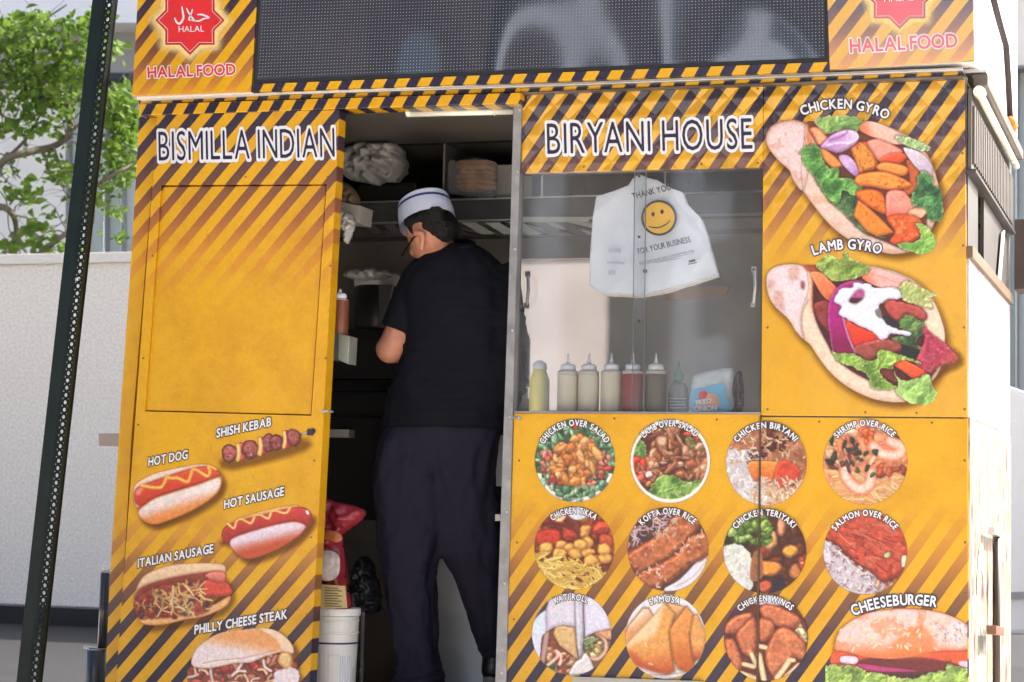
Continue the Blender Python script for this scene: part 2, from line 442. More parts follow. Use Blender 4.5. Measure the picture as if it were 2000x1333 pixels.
    def inside(s, reg):
        while True:
            x = s.rs.uniform(s.xs[0], s.xs[-1]); y = s.rs.uniform(s.ys[0], s.ys[-1])
            if reg(x, y): return x, y
    def chunks(s, n, reg, size, pal, elong=1.5, edge=.58, light=.22, jag=.3, tex=.16, sides=7, soft=1.3):
        """a pile of irregular pieces, later ones on top"""
        r = s.rs
        for i in range(n):
            x, y = s.inside(reg); R = r.uniform(*size); an = r.uniform(0, 3.14); e = r.uniform(1, elong)
            p = []
            for k in range(sides):
                t = 2*math.pi*k/sides+r.uniform(-.2, .2); q = R*(1+r.uniform(-jag, jag)); u, v = q*math.cos(t)*e, q*math.sin(t)/e
                p.append((x+u*math.cos(an)-v*math.sin(an), y+u*math.sin(an)+v*math.cos(an)))
            c = np.array(r.choice(pal), float)*r.uniform(.88, 1.1)
            s.shape(p, c, edge=c*edge, ew=max(1.5, R*.38), light=light, lw=R*.8, tex=tex, tsc=3.5, warp=R*.12, wsc=4, soft=soft, sh=.12)
    def strands(s, n, reg, ln, w, pal, ang=(0, 3.14), bend=.5, edge=.82, soft=1.1):
        r = s.rs
        for i in range(n):
            x, y = s.inside(reg); l = r.uniform(*ln)/2; a = r.uniform(*ang); b = r.uniform(-bend, bend)*l
            ca, sa = math.cos(a), math.sin(a); c = np.array(r.choice(pal), float)*r.uniform(.9, 1.08)
            s.line([(x-ca*l, y-sa*l), (x-sa*b, y+ca*b), (x+ca*l, y+sa*l)], r.uniform(*w), c, edge=c*edge, soft=soft, tex=0)
    def lettuce(s, pts, col=(135, 180, 85), dark=(55, 90, 45), pale=(205, 222, 160), T=None, frill=5, sc_=9, alpha=1, soft=1.3):
        p = np.array(pts, float)
        if T is not None: p = T(p)
        p = spline(p, 4); W = s.win(p, frill+3); d = s.sdf(p, W, frill, 6)
        if d.size == 0: return
        X, Y = s.X[W], s.Y[W]; sd = s.rs.randrange(9999)
        s.put(W, ss(-6, .5, d)*.45*(s.a[W] > .97), (36, 24, 16))
        wx = (vnoise(X, Y, sc_*1.6, sd+3)-.5)*sc_*3.2; wy = (vnoise(X, Y, sc_*1.6, sd+4)-.5)*sc_*3.2
        n1 = vnoise(X+wx, Y+wy, sc_*1.7, sd, 4); lo_ = vnoise(X, Y, sc_*3.5, sd+9, 2)
        rdg = 1-np.abs(vnoise(X+wx*1.4, Y+wy, sc_*1.2, sd+6, 2)-.5)*5
        k = np.clip((n1*.55+lo_*.6)*2.4-.85, 0, 1)[..., None]; c = np.array(dark)*(1-k)+np.array(col)*k
        q = (ss(.55, 1.0, rdg)*.6*k[..., 0])[..., None]; c = c*(1-q)+np.array(pale)*q
        e = (ss(3.2, .5, d) * .45)[..., None]; c = c*(1-e)+np.array(pale)*e
        gy, gx = np.gradient(n1); c = c*(1+np.clip((gx+gy)*2.6, -.22, .22))[..., None]
        s.put(W, ss(-soft/2, soft/2, d)*alpha, np.clip(c, 0, 255))
    def build(s, name, Y, parent, label=None, mapf=None, gain=.915):
        keep = s.a > .012
        idx = -np.ones(s.a.shape, int)
        f = keep[:-1, :-1] | keep[1:, :-1] | keep[:-1, 1:] | keep[1:, 1:]
        vm = np.zeros(s.a.shape, bool); vm[:-1, :-1] |= f; vm[1:, :-1] |= f; vm[:-1, 1:] |= f; vm[1:, 1:] |= f
        idx[vm] = np.arange(vm.sum())
        xs, ys = s.X[vm], s.Y[vm]
        D = np.stack([(xs-1000)/FPX, -(ys-666.5)/FPX, np.ones_like(xs)], 1)@RM
        V = CAM+((Y-CAM[1])/D[:, 1])[:, None]*D
        if mapf is not None: V = mapf(V)
        base = wloc(parent) if parent is not None else Vector((0, 0, 0))
        V = V-np.array(base)
        F = np.stack([idx[:-1, :-1][f], idx[1:, :-1][f], idx[1:, 1:][f], idx[:-1, 1:][f]], 1)
        me = bpy.data.meshes.new(name); nv, nf = len(V), len(F)
        me.vertices.add(nv); me.vertices.foreach_set('co', V.astype(np.float32).ravel())
        me.loops.add(nf*4); me.loops.foreach_set('vertex_index', F.astype(np.int32).ravel())
        me.polygons.add(nf); me.polygons.foreach_set('loop_start', np.arange(0, nf*4, 4, dtype=np.int32)); me.update(calc_edges=True)
        at = me.attributes.new('ink', 'FLOAT_COLOR', 'POINT')
        w_ = np.maximum(s.a, 1e-3)[..., None]; acc = s.rgb*w_*9; ws = w_*9
        for dj, di in ((0, 1), (0, -1), (1, 0), (-1, 0)): acc = acc+np.roll(s.rgb*w_, (dj, di), (0, 1)); ws = ws+np.roll(w_, (dj, di), (0, 1))
        rgb = acc/ws*(1+.17*(vnoise(s.X, s.Y, 2.6, 77, 2)-.5))[..., None]*(1+.10*np.stack([vnoise(s.X, s.Y, 5, q, 2)-.5 for q in (5, 6, 7)], -1))
        rgb = .5+(rgb-.5)*1.06+np.array([.012, .01, .016])
        c = np.concatenate([lin(np.clip(rgb[vm]*255*gain, 0, 255)), np.clip(s.a[vm], 0, 1)[:, None]], 1)
        at.data.foreach_set('color', c.astype(np.float32).ravel())
        me.materials.append(print_mat())
        o = bpy.data.objects.new(name, me); COL.objects.link(o)
        if parent is not None: o.parent = parent
        if label: o['label'] = label
        return o
def disc(cx, cy, rx, ry, seed, halo=None):
    A = Art(cx-rx-4, cy-ry-4, cx+rx+4, cy+ry+4, 1.5, seed)
    d = (1-np.sqrt(((A.X-cx)/rx)**2+((A.Y-cy)/ry)**2))*rx
    A.clip = ss(-.8, .8, d); A.d = d
    return A
def TT(ox, oy, s): return lambda p: np.array(p, float)/s+[ox, oy]

# ------------------------------------------------------------------ the menu pictures
ALLW = (slice(None), slice(None))
def art_chicken_gyro():
    A = Art(1485, 220, 1862, 520, 1.5, 11); T = TT(1540, 180, 4.038)
    outer = [(1495, 271), (1505, 249), (1527, 237), (1554, 235), (1579, 242), (1600, 238), (1640, 236), (1688, 236), (1718, 242), (1757, 257), (1792, 279), (1817, 313), (1832, 358), (1839, 398), (1822, 442), (1802, 482), (1757, 496), (1723, 493), (1678, 479), (1638, 455), (1609, 427), (1586, 398), (1569, 375), (1549, 353), (1542, 333), (1520, 313), (1502, 291)]
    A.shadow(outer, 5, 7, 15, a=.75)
    A.shape(outer, (226, 198, 182), edge=(196, 158, 128), ew=5, light=.1, lw=9, tex=.06, spots=[(26, .6, (214, 176, 150), 3)])
    A.shape([(1497, 272), (1507, 251), (1528, 240), (1556, 238), (1576, 248), (1584, 280), (1580, 320), (1568, 372), (1549, 350), (1542, 333), (1520, 313), (1503, 291)], (226, 202, 200), edge=(212, 176, 160), ew=9, tex=.05, spots=[(13, .58, (206, 160, 138), 8)])
    A.shape([(1575, 243), (1590, 255), (1588, 282), (1579, 290), (1573, 270)], (214, 140, 92), edge=(226, 180, 150), ew=4)
    A.line([(1571, 268), (1567, 300), (1565, 335), (1568, 372)], 1.2, (150, 110, 95))
    A.shape([(200, 250), (420, 190), (560, 230), (760, 330), (960, 420), (1080, 560), (1130, 760), (1100, 950), (1060, 1130), (920, 1230), (760, 1180), (600, 1110), (480, 1000), (400, 900), (300, 800), (200, 640), (170, 560), (230, 430), (170, 300)], (104, 58, 36), T=T, tex=.35, tsc=7)
    A.shape([(150, 235), (230, 240), (235, 285), (170, 275)], (120, 60, 40), T=T)
    A.lettuce([(210, 215), (330, 190), (500, 190), (600, 245), (540, 310), (430, 300), (300, 330), (240, 280)], (160, 190, 105), (95, 140, 75), (212, 222, 170), T=T, frill=3, sc_=12)
    A.shape([(560, 300), (610, 235), (720, 250), (860, 320), (960, 400), (800, 410), (700, 370)], (232, 190, 172), grad=((226, 120, 80), 160, .6, 1), T=T, tex=.07)
    A.lettuce([(850, 350), (1000, 375), (1110, 430), (1090, 468), (960, 440), (880, 395)], (180, 205, 150), (130, 165, 100), (220, 230, 200), T=T, frill=2.5)
    A.shape([(165, 290), (230, 280), (310, 360), (300, 400), (240, 420), (205, 360)], (236, 172, 128), edge=(200, 110, 70), light=.15, T=T)
    A.shape([(600, 410), (690, 370), (830, 420), (905, 480), (820, 560), (720, 550), (650, 480)], (232, 158, 140), T=T, light=.15, edge=(214, 110, 90), ew=5, tex=.1)
    A.shape([(720, 545), (800, 490), (900, 485), (930, 520), (850, 570)], (226, 92, 52), T=T, light=.15)
    A.shape([(490, 440), (590, 388), (640, 440), (685, 510), (700, 590), (600, 630), (545, 640), (520, 530)], (222, 146, 62), edge=(166, 82, 34), ew=7, light=.2, spots=[(5, .62, (140, 60, 30), 4)], T=T, warp=1.5)
    A.shape([(240, 450), (330, 345), (440, 300), (530, 310), (555, 370), (500, 430), (400, 480), (310, 460)], (188, 146, 196), grad=((224, 200, 226), -40, .3, 1), edge=(160, 100, 160), ew=3, light=.2, T=T)
    A.line([(300, 420), (400, 400), (490, 400), (545, 360), (530, 320)], 4, (232, 214, 232), T=T)
    A.line([(330, 380), (420, 350), (465, 315)], 5, (166, 108, 180), T=T, alpha=.8)
    A.shape([(225, 450), (280, 448), (380, 520), (430, 580), (428, 625), (385, 632), (280, 540)], (228, 150, 76), edge=(180, 92, 44), ew=4, light=.2, T=T)
    A.shape([(400, 590), (520, 620), (500, 690), (400, 670)], (96, 62, 34), T=T)
    A.shape([(395, 510), (460, 497), (530, 560), (557, 665), (525, 665), (440, 590)], (208, 178, 216), grad=((176, 120, 186), 60, .4, 1), edge=(160, 110, 170), ew=2, T=T)
    A.lettuce([(200, 640), (330, 640), (420, 720), (560, 850), (520, 960), (640, 1100), (780, 1150), (640, 1125), (520, 1040), (430, 950), (330, 860)], (84, 118, 70), (30, 48, 34), (120, 150, 90), T=T, frill=3)
    A.lettuce([(105, 455), (230, 420), (270, 540), (330, 600), (390, 610), (400, 680), (490, 680), (590, 750), (520, 820), (430, 770), (390, 880), (330, 860), (250, 740), (180, 640), (120, 560)], (118, 178, 84), (58, 104, 50), (176, 212, 130), T=T, frill=4, sc_=8)
    A.shape([(930, 540), (1000, 590), (1050, 690), (1000, 800), (900, 790), (960, 700)], (190, 96, 50), T=T, tex=.25)
    A.shape([(690, 590), (760, 552), (930, 588), (930, 650), (860, 660), (740, 630)], (236, 152, 72), edge=(196, 92, 44), ew=4, light=.2, T=T)
    A.shape([(520, 700), (570, 645), (760, 628), (940, 700), (965, 745), (820, 775), (640, 745), (560, 740)], (234, 150, 66), edge=(190, 84, 36), ew=5, light=.22, spots=[(7, .66, (176, 70, 30), 2)], T=T)
    A.shape([(530, 790), (640, 765), (740, 800), (785, 930), (760, 965), (640, 910), (560, 850)], (226, 128, 48), edge=(180, 74, 30), ew=6, light=.2, spots=[(7, .66, (180, 70, 30), 5)], T=T)
    A.shape([(550, 850), (620, 900), (740, 1010), (832, 1108), (700, 1140), (620, 1100), (512, 975)], (226, 136, 50), edge=(196, 100, 40), ew=4, light=.15, spots=[(6, .72, (170, 80, 30), 5)], T=T, smooth=False)
    A.shape([(780, 790), (900, 780), (970, 850), (1090, 940), (1010, 1000), (800, 1020), (770, 930)], (232, 150, 134), grad=((224, 80, 50), 95, .5, 1), edge=(220, 110, 80), ew=4, T=T, light=.15, tex=.14)
    A.shape([(950, 940), (1050, 905), (1100, 940), (1030, 1000), (960, 980)], (228, 186, 150), T=T)
    A.shape([(780, 985), (1000, 975), (1070, 1090), (980, 1180), (900, 1212), (800, 1180), (840, 1100)], (214, 92, 44), T=T, light=.2, tex=.2, edge=(190, 80, 40), spots=[(9, .55, (226, 140, 80), 6)])
    A.shape([(910, 440), (1050, 485), (1132, 590), (1110, 690), (1050, 640), (960, 540)], (222, 208, 218), grad=((196, 178, 200), 60), T=T, light=.12)
    A.lettuce([(1040, 630), (1130, 665), (1140, 740), (1200, 780), (1222, 950), (1190, 1022), (1110, 1000), (1080, 920), (990, 900), (970, 820), (1010, 740)], (92, 146, 80), (38, 74, 44), (160, 200, 140), T=T, frill=4, sc_=7)
    A.lettuce([(1010, 1040), (1090, 1060), (1165, 1170), (1130, 1255), (1060, 1282), (920, 1245), (860, 1200), (980, 1190), (1050, 1140)], (162, 202, 100), (110, 160, 70), (206, 226, 150), T=T, frill=3, sc_=11)
    return A
def art_lamb_gyro():
    A = Art(1488, 490, 1890, 812, 1.5, 23); T = TT(1480, 490, 4.039)
    outer = [(65, 220), (90, 160), (150, 120), (260, 103), (360, 118), (420, 160), (620, 130), (870, 120), (1000, 140), (1150, 190), (1280, 270), (1370, 380), (1430, 500), (1475, 640), (1472, 780), (1440, 930), (1360, 1050), (1260, 1150), (1180, 1190), (1050, 1195), (880, 1160), (700, 1070), (560, 950), (470, 830), (410, 740), (360, 700), (290, 620), (250, 550), (130, 430), (80, 340)]
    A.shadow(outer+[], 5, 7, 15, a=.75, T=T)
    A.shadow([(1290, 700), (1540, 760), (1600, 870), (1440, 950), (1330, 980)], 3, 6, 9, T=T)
    A.shape(outer, (232, 208, 184), edge=(202, 164, 128), ew=5, light=.12, lw=9, tex=.05, T=T, spots=[(30, .62, (222, 184, 160), 3)])
    A.shape([(68, 222), (92, 162), (150, 124), (260, 108), (350, 122), (400, 170), (430, 260), (410, 360), (350, 480), (345, 600), (362, 698), (290, 620), (250, 550), (130, 430), (82, 340)], (226, 208, 212), edge=(216, 186, 176), ew=9, tex=.05, T=T)
    for (x, y, rx, ry) in ((285, 180, 45, 60), (165, 380, 40, 75), (110, 270, 30, 40), (190, 440, 20, 30)):
        A.shape([(x+rx*math.cos(t), y+ry*math.sin(t)) for t in np.arange(0, 6.28, .7)], (198, 150, 134), soft=12, T=T, alpha=.75, warp=4, tex=.2)
    A.shape([(400, 160), (440, 200), (455, 330), (440, 480), (410, 470), (400, 330)], (224, 130, 84), grad=((236, 200, 170), 180), soft=5, T=T)
    A.line([(385, 150), (400, 300), (350, 470), (340, 600), (362, 700)], 1.1, (160, 120, 105), T=T)
    A.shape([(345, 245), (365, 255), (362, 300), (345, 290)], (150, 70, 60), T=T)
    A.shape([(450, 180), (520, 110), (860, 170), (1100, 260), (1330, 400), (1400, 600), (1420, 900), (1300, 1050), (1100, 1080), (850, 1010), (650, 880), (540, 720), (440, 480)], (78, 34, 34), T=T, tex=.35, tsc=7)
    A.shape([(370, 120), (480, 115), (520, 165), (420, 168)], (168, 80, 50), T=T)
    A.shape([(820, 210), (900, 145), (1010, 160), (1200, 240), (1130, 320), (950, 285)], (232, 180, 170), grad=((230, 120, 80), 160, .6, 1), T=T)
    A.line([(900, 190), (1010, 215), (1100, 260)], 4, (216, 140, 140), T=T, alpha=.6)
    A.lettuce([(465, 100), (560, 30), (640, 78), (690, 12), (740, 70), (840, 100), (880, 150), (800, 210), (700, 230), (600, 240), (540, 200), (480, 150)], (170, 196, 98), (112, 134, 58), (216, 224, 160), T=T, frill=4)
    A.shape([(418, 172), (500, 175), (560, 230), (620, 300), (570, 395), (510, 350), (460, 270)], (240, 146, 96), grad=((220, 110, 70), 60), light=.12, T=T)
    A.shape([(450, 420), (550, 400), (600, 480), (570, 640), (480, 540)], (140, 60, 54), T=T, tex=.25, light=.2, warp=2)
    A.shape([(1150, 330), (1290, 310), (1400, 420), (1470, 640), (1440, 760), (1330, 640), (1290, 480)], (236, 212, 186), T=T, tex=.05, soft=4)
    A.lettuce([(1100, 310), (1170, 240), (1250, 270), (1405, 350), (1360, 380), (1375, 450), (1290, 430), (1180, 410), (1120, 360)], (190, 200, 128), (140, 156, 84), (226, 226, 176), T=T, frill=3.5)
    A.shape([(555, 490), (580, 360), (650, 275), (750, 238), (830, 250), (700, 330), (655, 430), (680, 560), (720, 700), (775, 812), (610, 812), (570, 660)], (168, 36, 122), grad=((128, 28, 72), 90, .4, 1), edge=(200, 110, 180), ew=2.5, T=T, light=.15)
    A.line([(665, 440), (685, 570), (725, 700), (772, 808)], 3.5, (216, 150, 200), T=T)
    A.shape([(690, 545), (780, 590), (960, 670), (950, 740), (860, 765), (760, 752)], (228, 78, 46), grad=((204, 54, 36), 90), edge=(190, 50, 36), ew=3, light=.12, T=T)
    A.shape([(770, 760), (960, 700), (1090, 718), (1142, 770), (1080, 805), (950, 830), (870, 862), (800, 830)], (152, 78, 66), T=T, light=.25, tex=.25, warp=1.5)
    A.lettuce([(1040, 560), (1150, 500), (1300, 560), (1312, 640), (1240, 720), (1312, 780), (1140, 740), (1060, 690), (1180, 660)], (108, 142, 74), (42, 62, 38), (166, 190, 118), T=T, frill=4, sc_=7)
    A.shape([(960, 510), (1080, 545), (1120, 600), (1000, 600)], (50, 44, 48), T=T)
    A.shape([(1140, 740), (1280, 790), (1270, 850), (1150, 820)], (34, 44, 36), T=T, warp=2)
    A.shape([(1290, 590), (1370, 650), (1450, 710), (1540, 790), (1578, 872), (1440, 912), (1330, 985), (1240, 900), (1290, 780), (1320, 690)], (168, 60, 82), grad=((186, 84, 74), 50, .6, 1), T=T, tex=.3, tsc=4, light=.2, warp=1.5, spots=[(4, .62, (206, 110, 120), 2)])
    A.shape([(600, 400), (660, 300), (745, 290), (760, 255), (880, 262), (920, 295), (1080, 290), (1130, 370), (1010, 400), (950, 460), (1000, 560), (1080, 610), (1200, 638), (1196, 672), (1060, 655), (1020, 690), (960, 697), (900, 640), (790, 590), (700, 540), (640, 500), (665, 440)], (224, 230, 240), edge=(196, 190, 214), ew=4, warp=2.5, wsc=9, T=T, light=.1, tex=.04)
    A.shape([(725, 385), (790, 308), (835, 320), (832, 372), (780, 415), (735, 410)], (176, 84, 140), grad=((70, 30, 40), 90, .5, .7), T=T)
    A.shape([(925, 470), (965, 460), (980, 530), (940, 520)], (120, 120, 110), T=T, soft=3)
    A.shape([(1000, 405), (1080, 388), (1270, 440), (1335, 500), (1310, 552), (1180, 500), (1090, 548), (1020, 480)], (176, 80, 72), T=T, tex=.28, light=.25, warp=2, edge=(120, 46, 44), ew=4)
    A.shape([(960, 900), (1050, 880), (1100, 1030), (1000, 990)], (120, 52, 48), T=T, tex=.25)
    A.shape([(1050, 878), (1130, 850), (1330, 965), (1240, 1012), (1160, 960)], (234, 110, 54), grad=((214, 80, 46), 60), light=.15, T=T)
    A.lettuce([(580, 790), (640, 815), (760, 815), (860, 870), (940, 860), (950, 795), (1020, 788), (1140, 830), (1282, 878), (1270, 892), (1140, 862), (1070, 900), (1062, 940), (990, 925), (960, 960), (1030, 1040), (1100, 1080), (1000, 1092), (900, 1080), (860, 980), (740, 910), (650, 880)], (150, 192, 80), (88, 120, 52), (206, 222, 140), T=T, frill=3)
    A.lettuce([(1070, 940), (1130, 1020), (1250, 1010), (1340, 968), (1370, 1050), (1415, 1130), (1370, 1200), (1250, 1217), (1150, 1170), (1090, 1110), (1110, 1040)], (162, 204, 112), (120, 160, 76), (208, 228, 164), T=T, frill=3, sc_=12)
    return A
def art_kebab():
    A = Art(425, 826, 622, 926, 1.4, 31); T = TT(180, 780, 2.41); r = A.rs
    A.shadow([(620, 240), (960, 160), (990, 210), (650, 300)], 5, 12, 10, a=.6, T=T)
    A.line([(960, 172), (1000, 160), (1030, 150)], 3.2, (205, 200, 205), edge=(130, 120, 130), T=T)
    A.shape([(1038+13*math.cos(t), 150+12*math.sin(t)) for t in np.arange(0, 6.28, .8)], (84, 66, 100), edge=(50, 30, 60), light=.4, T=T)
    for (x, y, w_, c) in ((700, 248, 34, (206, 96, 88)), (800, 222, 30, (196, 84, 76)), (915, 190, 30, (190, 66, 66))):
        A.shape([(x-w_/2, y-34), (x+w_/2, y-36), (x+w_/2+4, y+34), (x-w_/2, y+36)], c, edge=(150, 56, 50), ew=3, T=T, light=.2)
    for (x, y, R) in ((648, 256, 40), (745, 236, 42), (832, 206, 38), (866, 204, 34), (950, 180, 36)):
        A.shape([(x+R*math.cos(t)*r.uniform(.85, 1.05), y+R*1.12*math.sin(t)*r.uniform(.9, 1.05)) for t in np.arange(0, 6.28, .6)], (164, 92, 86), edge=(98, 44, 46), ew=7, T=T, warp=2, tex=.35, tsc=4, light=.3, spots=[(5, .6, (110, 50, 50), 3), (5, .66, (202, 140, 130), 9)])
    for (x, y, w_) in ((688, 250, 8), (790, 222, 9), (905, 190, 7)):
        A.line([(x-2, y-34), (x+3, y), (x-3, y+36)], w_, (236, 200, 120), edge=(200, 150, 80), T=T)
    return A
def bun(A, pts, T, top, bot, ang=80, **k):
    A.shape(pts, top, grad=(bot, ang, .22, .8), T=T, edge=k.get('edge'), ew=k.get('ew', 4), tex=.06, tsc=9, soft=1.4)
def art_hot_dog():
    A = Art(245, 888, 450, 1048, 1.4, 41); T = TT(240, 860, 5)
    full = [(100, 560), (105, 470), (160, 400), (320, 320), (560, 265), (760, 235), (870, 250), (930, 310), (965, 410), (920, 520), (760, 640), (560, 740), (330, 820), (220, 800), (160, 750), (145, 690)]
    A.shadow(full, 7, 8, 10, a=.7, T=T)
    A.shape([(98, 560), (103, 470), (160, 400), (320, 320), (560, 265), (760, 233), (880, 250), (935, 310), (940, 400), (500, 560), (175, 657), (115, 625)], (238, 212, 190), edge=(226, 160, 100), ew=3, T=T, tex=.05)
    A.shape([(112, 570), (118, 500), (180, 445), (400, 365), (700, 270), (860, 262), (935, 310), (945, 360), (700, 450), (400, 540), (280, 600), (190, 650), (130, 622)], (218, 84, 52), grad=((196, 62, 44), 78), edge=(180, 60, 36), ew=4, T=T, tex=.07, light=.12)
    A.shape([(125, 510), (170, 465), (200, 480), (150, 540)], (240, 160, 130), soft=6, T=T, alpha=.8)
    A.line([(175, 440), (230, 452), (290, 462), (365, 462), (400, 425), (432, 355), (455, 372), (540, 372), (628, 408), (662, 345), (680, 285), (725, 295), (822, 350), (850, 310), (835, 250), (905, 282)], 7.2, (238, 190, 92), edge=(206, 130, 50), T=T)
    A.shape([(145, 690), (200, 640), (320, 560), (560, 482), (760, 420), (900, 365), (950, 360), (966, 410), (920, 520), (760, 640), (560, 740), (330, 822), (220, 800), (160, 752)], (234, 220, 214), grad=((224, 140, 72), 72, .28, .85), edge=(206, 120, 60), ew=5, T=T, tex=.06, tsc=7)
    return A
def art_hot_sausage():
    A = Art(425, 976, 622, 1118, 1.4, 43); T = TT(240, 860, 5)
    A.shadow([(965, 930), (1040, 1000), (1150, 1140), (1280, 1150), (1500, 1070), (1700, 950), (1850, 760), (1700, 700)], 6, 9, 9, a=.7, T=T)
    A.shape([(1000, 850), (1150, 760), (1400, 680), (1620, 638), (1720, 640), (1700, 700), (1300, 780)], (234, 190, 130), edge=(224, 160, 70), T=T, tex=.05)
    A.shape([(965, 930), (990, 855), (1100, 800), (1300, 745), (1640, 665), (1760, 655), (1830, 700), (1842, 770), (1790, 850), (1500, 880), (1200, 920), (1060, 1010), (990, 990)], (196, 66, 54), grad=((160, 44, 44), 80), edge=(160, 46, 40), ew=5, T=T, tex=.08, light=.15)
    A.shape([(1785, 690), (1810, 690), (1820, 725), (1795, 722)], (248, 226, 230), soft=3, T=T)
    A.line([(1015, 808), (1085, 862), (1108, 792), (1160, 772), (1250, 812), (1290, 742), (1340, 730), (1420, 766), (1450, 702), (1490, 690), (1590, 712), (1632, 660)], 5, (238, 204, 130), edge=(206, 140, 70), T=T)
    A.shape([(1040, 1000), (1080, 950), (1250, 888), (1500, 820), (1680, 793), (1785, 830), (1770, 880), (1700, 950), (1500, 1070), (1280, 1152), (1150, 1140), (1060, 1062)], (224, 208, 220), grad=((190, 82, 50), 76, .22, .75), edge=(182, 84, 50), ew=4, T=T, tex=.06, tsc=7)
    return A
def inpoly(pts, T):
    p = T(np.array(pts, float)); n = len(p)
    def f(x, y):
        c = False
        for i in range(n):
            ax, ay = p[i]; bx, by = p[i-1]
            if (ay > y) != (by > y) and x < (bx-ax)*(y-ay)/(by-ay)+ax: c = not c
        return c
    return f
def art_italian_sausage():
    A = Art(250, 1094, 470, 1240, 1.4, 47); T = TT(240, 1080, 5)
    A.shadow([(110, 480), (200, 300), (900, 200), (1060, 360), (1000, 520), (800, 620), (400, 700), (220, 700)], 5, 9, 10, a=.6, T=T)
    A.shape([(118, 400), (200, 230), (420, 130), (700, 100), (960, 108), (1005, 170), (950, 260), (500, 300), (150, 430)], (236, 206, 166), edge=(212, 160, 110), ew=4, T=T, tex=.06, grad=((222, 176, 130), 80))
    A.shape([(118, 430), (200, 330), (500, 240), (850, 190), (960, 240), (800, 330), (400, 380), (150, 460)], (142, 66, 48), T=T, tex=.2)
    A.shape([(150, 640), (300, 560), (500, 570), (850, 520), (1042, 420), (1010, 520), (800, 620), (600, 655), (400, 702), (220, 702)], (230, 176, 116), edge=(196, 130, 80), ew=4, T=T, tex=.08)
    reg = [(120, 470), (250, 370), (500, 300), (760, 280), (860, 440), (800, 590), (500, 620), (220, 640), (120, 580)]
    A.shape(reg, (150, 68, 54), T=T, tex=.4, tsc=6, warp=3)
    A.chunks(30, inpoly([(120, 480), (300, 400), (500, 480), (520, 620), (150, 610)], T), (3, 7), [(176, 50, 44), (190, 90, 66), (150, 44, 40), (200, 120, 80)])
    A.chunks(26, inpoly(reg, T), (3, 7), [(196, 120, 80), (210, 150, 100), (110, 50, 44), (90, 60, 70)])
    A.shape([(790, 300), (860, 250), (1000, 270), (1062, 350), (1055, 410), (930, 430), (870, 420), (790, 420)], (208, 78, 58), edge=(170, 50, 44), ew=5, light=.2, T=T, tex=.14)
    A.shape([(800, 220), (880, 180), (990, 190), (1012, 240), (980, 285), (860, 265)], (216, 128, 110), edge=(190, 80, 66), ew=4, light=.15, T=T)
    A.strands(46, inpoly([(180, 400), (500, 320), (760, 300), (880, 500), (1000, 470), (820, 600), (400, 600), (200, 560)], T), (14, 34), (2, 4.5), [(226, 190, 120), (206, 176, 110), (236, 206, 150), (160, 150, 90), (226, 170, 110)], bend=.7)
    return A
def art_philly():
    A = Art(366, 1220, 600, 1340, 1.4, 53); T = TT(240, 1080, 5)
    A.shadow([(670, 1050), (850, 830), (1400, 740), (1660, 900), (1690, 1150), (1680, 1300), (660, 1300)], 6, 4, 9, a=.6, T=T)
    f = [(680, 1100), (1100, 1060), (1450, 1000), (1600, 1010), (1692, 1080), (1690, 1150), (1600, 1310), (660, 1310)]
    A.shape(f, (150, 70, 54), T=T, tex=.3)
    A.chunks(80, inpoly(f, T), (5, 12), [(176, 84, 66), (196, 110, 84), (140, 60, 48), (206, 140, 110), (188, 70, 62)], light=.3)
    A.strands(18, inpoly(f, T), (14, 30), (3, 6), [(236, 206, 160), (226, 190, 140), (232, 214, 206)], bend=.6)
    A.shape([(1560, 960), (1650, 1000), (1640, 1140), (1560, 1120), (1510, 1050)], (226, 190, 130), T=T, light=.2, edge=(190, 120, 60))
    A.shape([(1500, 1150), (1690, 1140), (1700, 1290), (1480, 1300)], (232, 218, 218), T=T, warp=4, soft=3)
    A.shape([(668, 1050), (720, 930), (850, 830), (1000, 770), (1200, 748), (1300, 738), (1440, 745), (1560, 800), (1650, 900), (1662, 985), (1600, 960), (1400, 1010), (1250, 1070), (1100, 1080), (900, 1120), (800, 1130), (690, 1110)], (228, 160, 98), grad=((234, 218, 216), 100, .28, .62), edge=(214, 170, 140), ew=4, T=T, tex=.06)
    A.shape([(1340, 738), (1440, 745), (1560, 800), (1650, 900), (1660, 980), (1560, 950), (1500, 850)], (238, 216, 190), soft=4, T=T, alpha=.8, tex=.04)
    A.line([(780, 1080), (930, 1050), (1150, 1030), (1300, 1000), (1500, 950)], 1.6, (196, 140, 100), T=T)
    return A
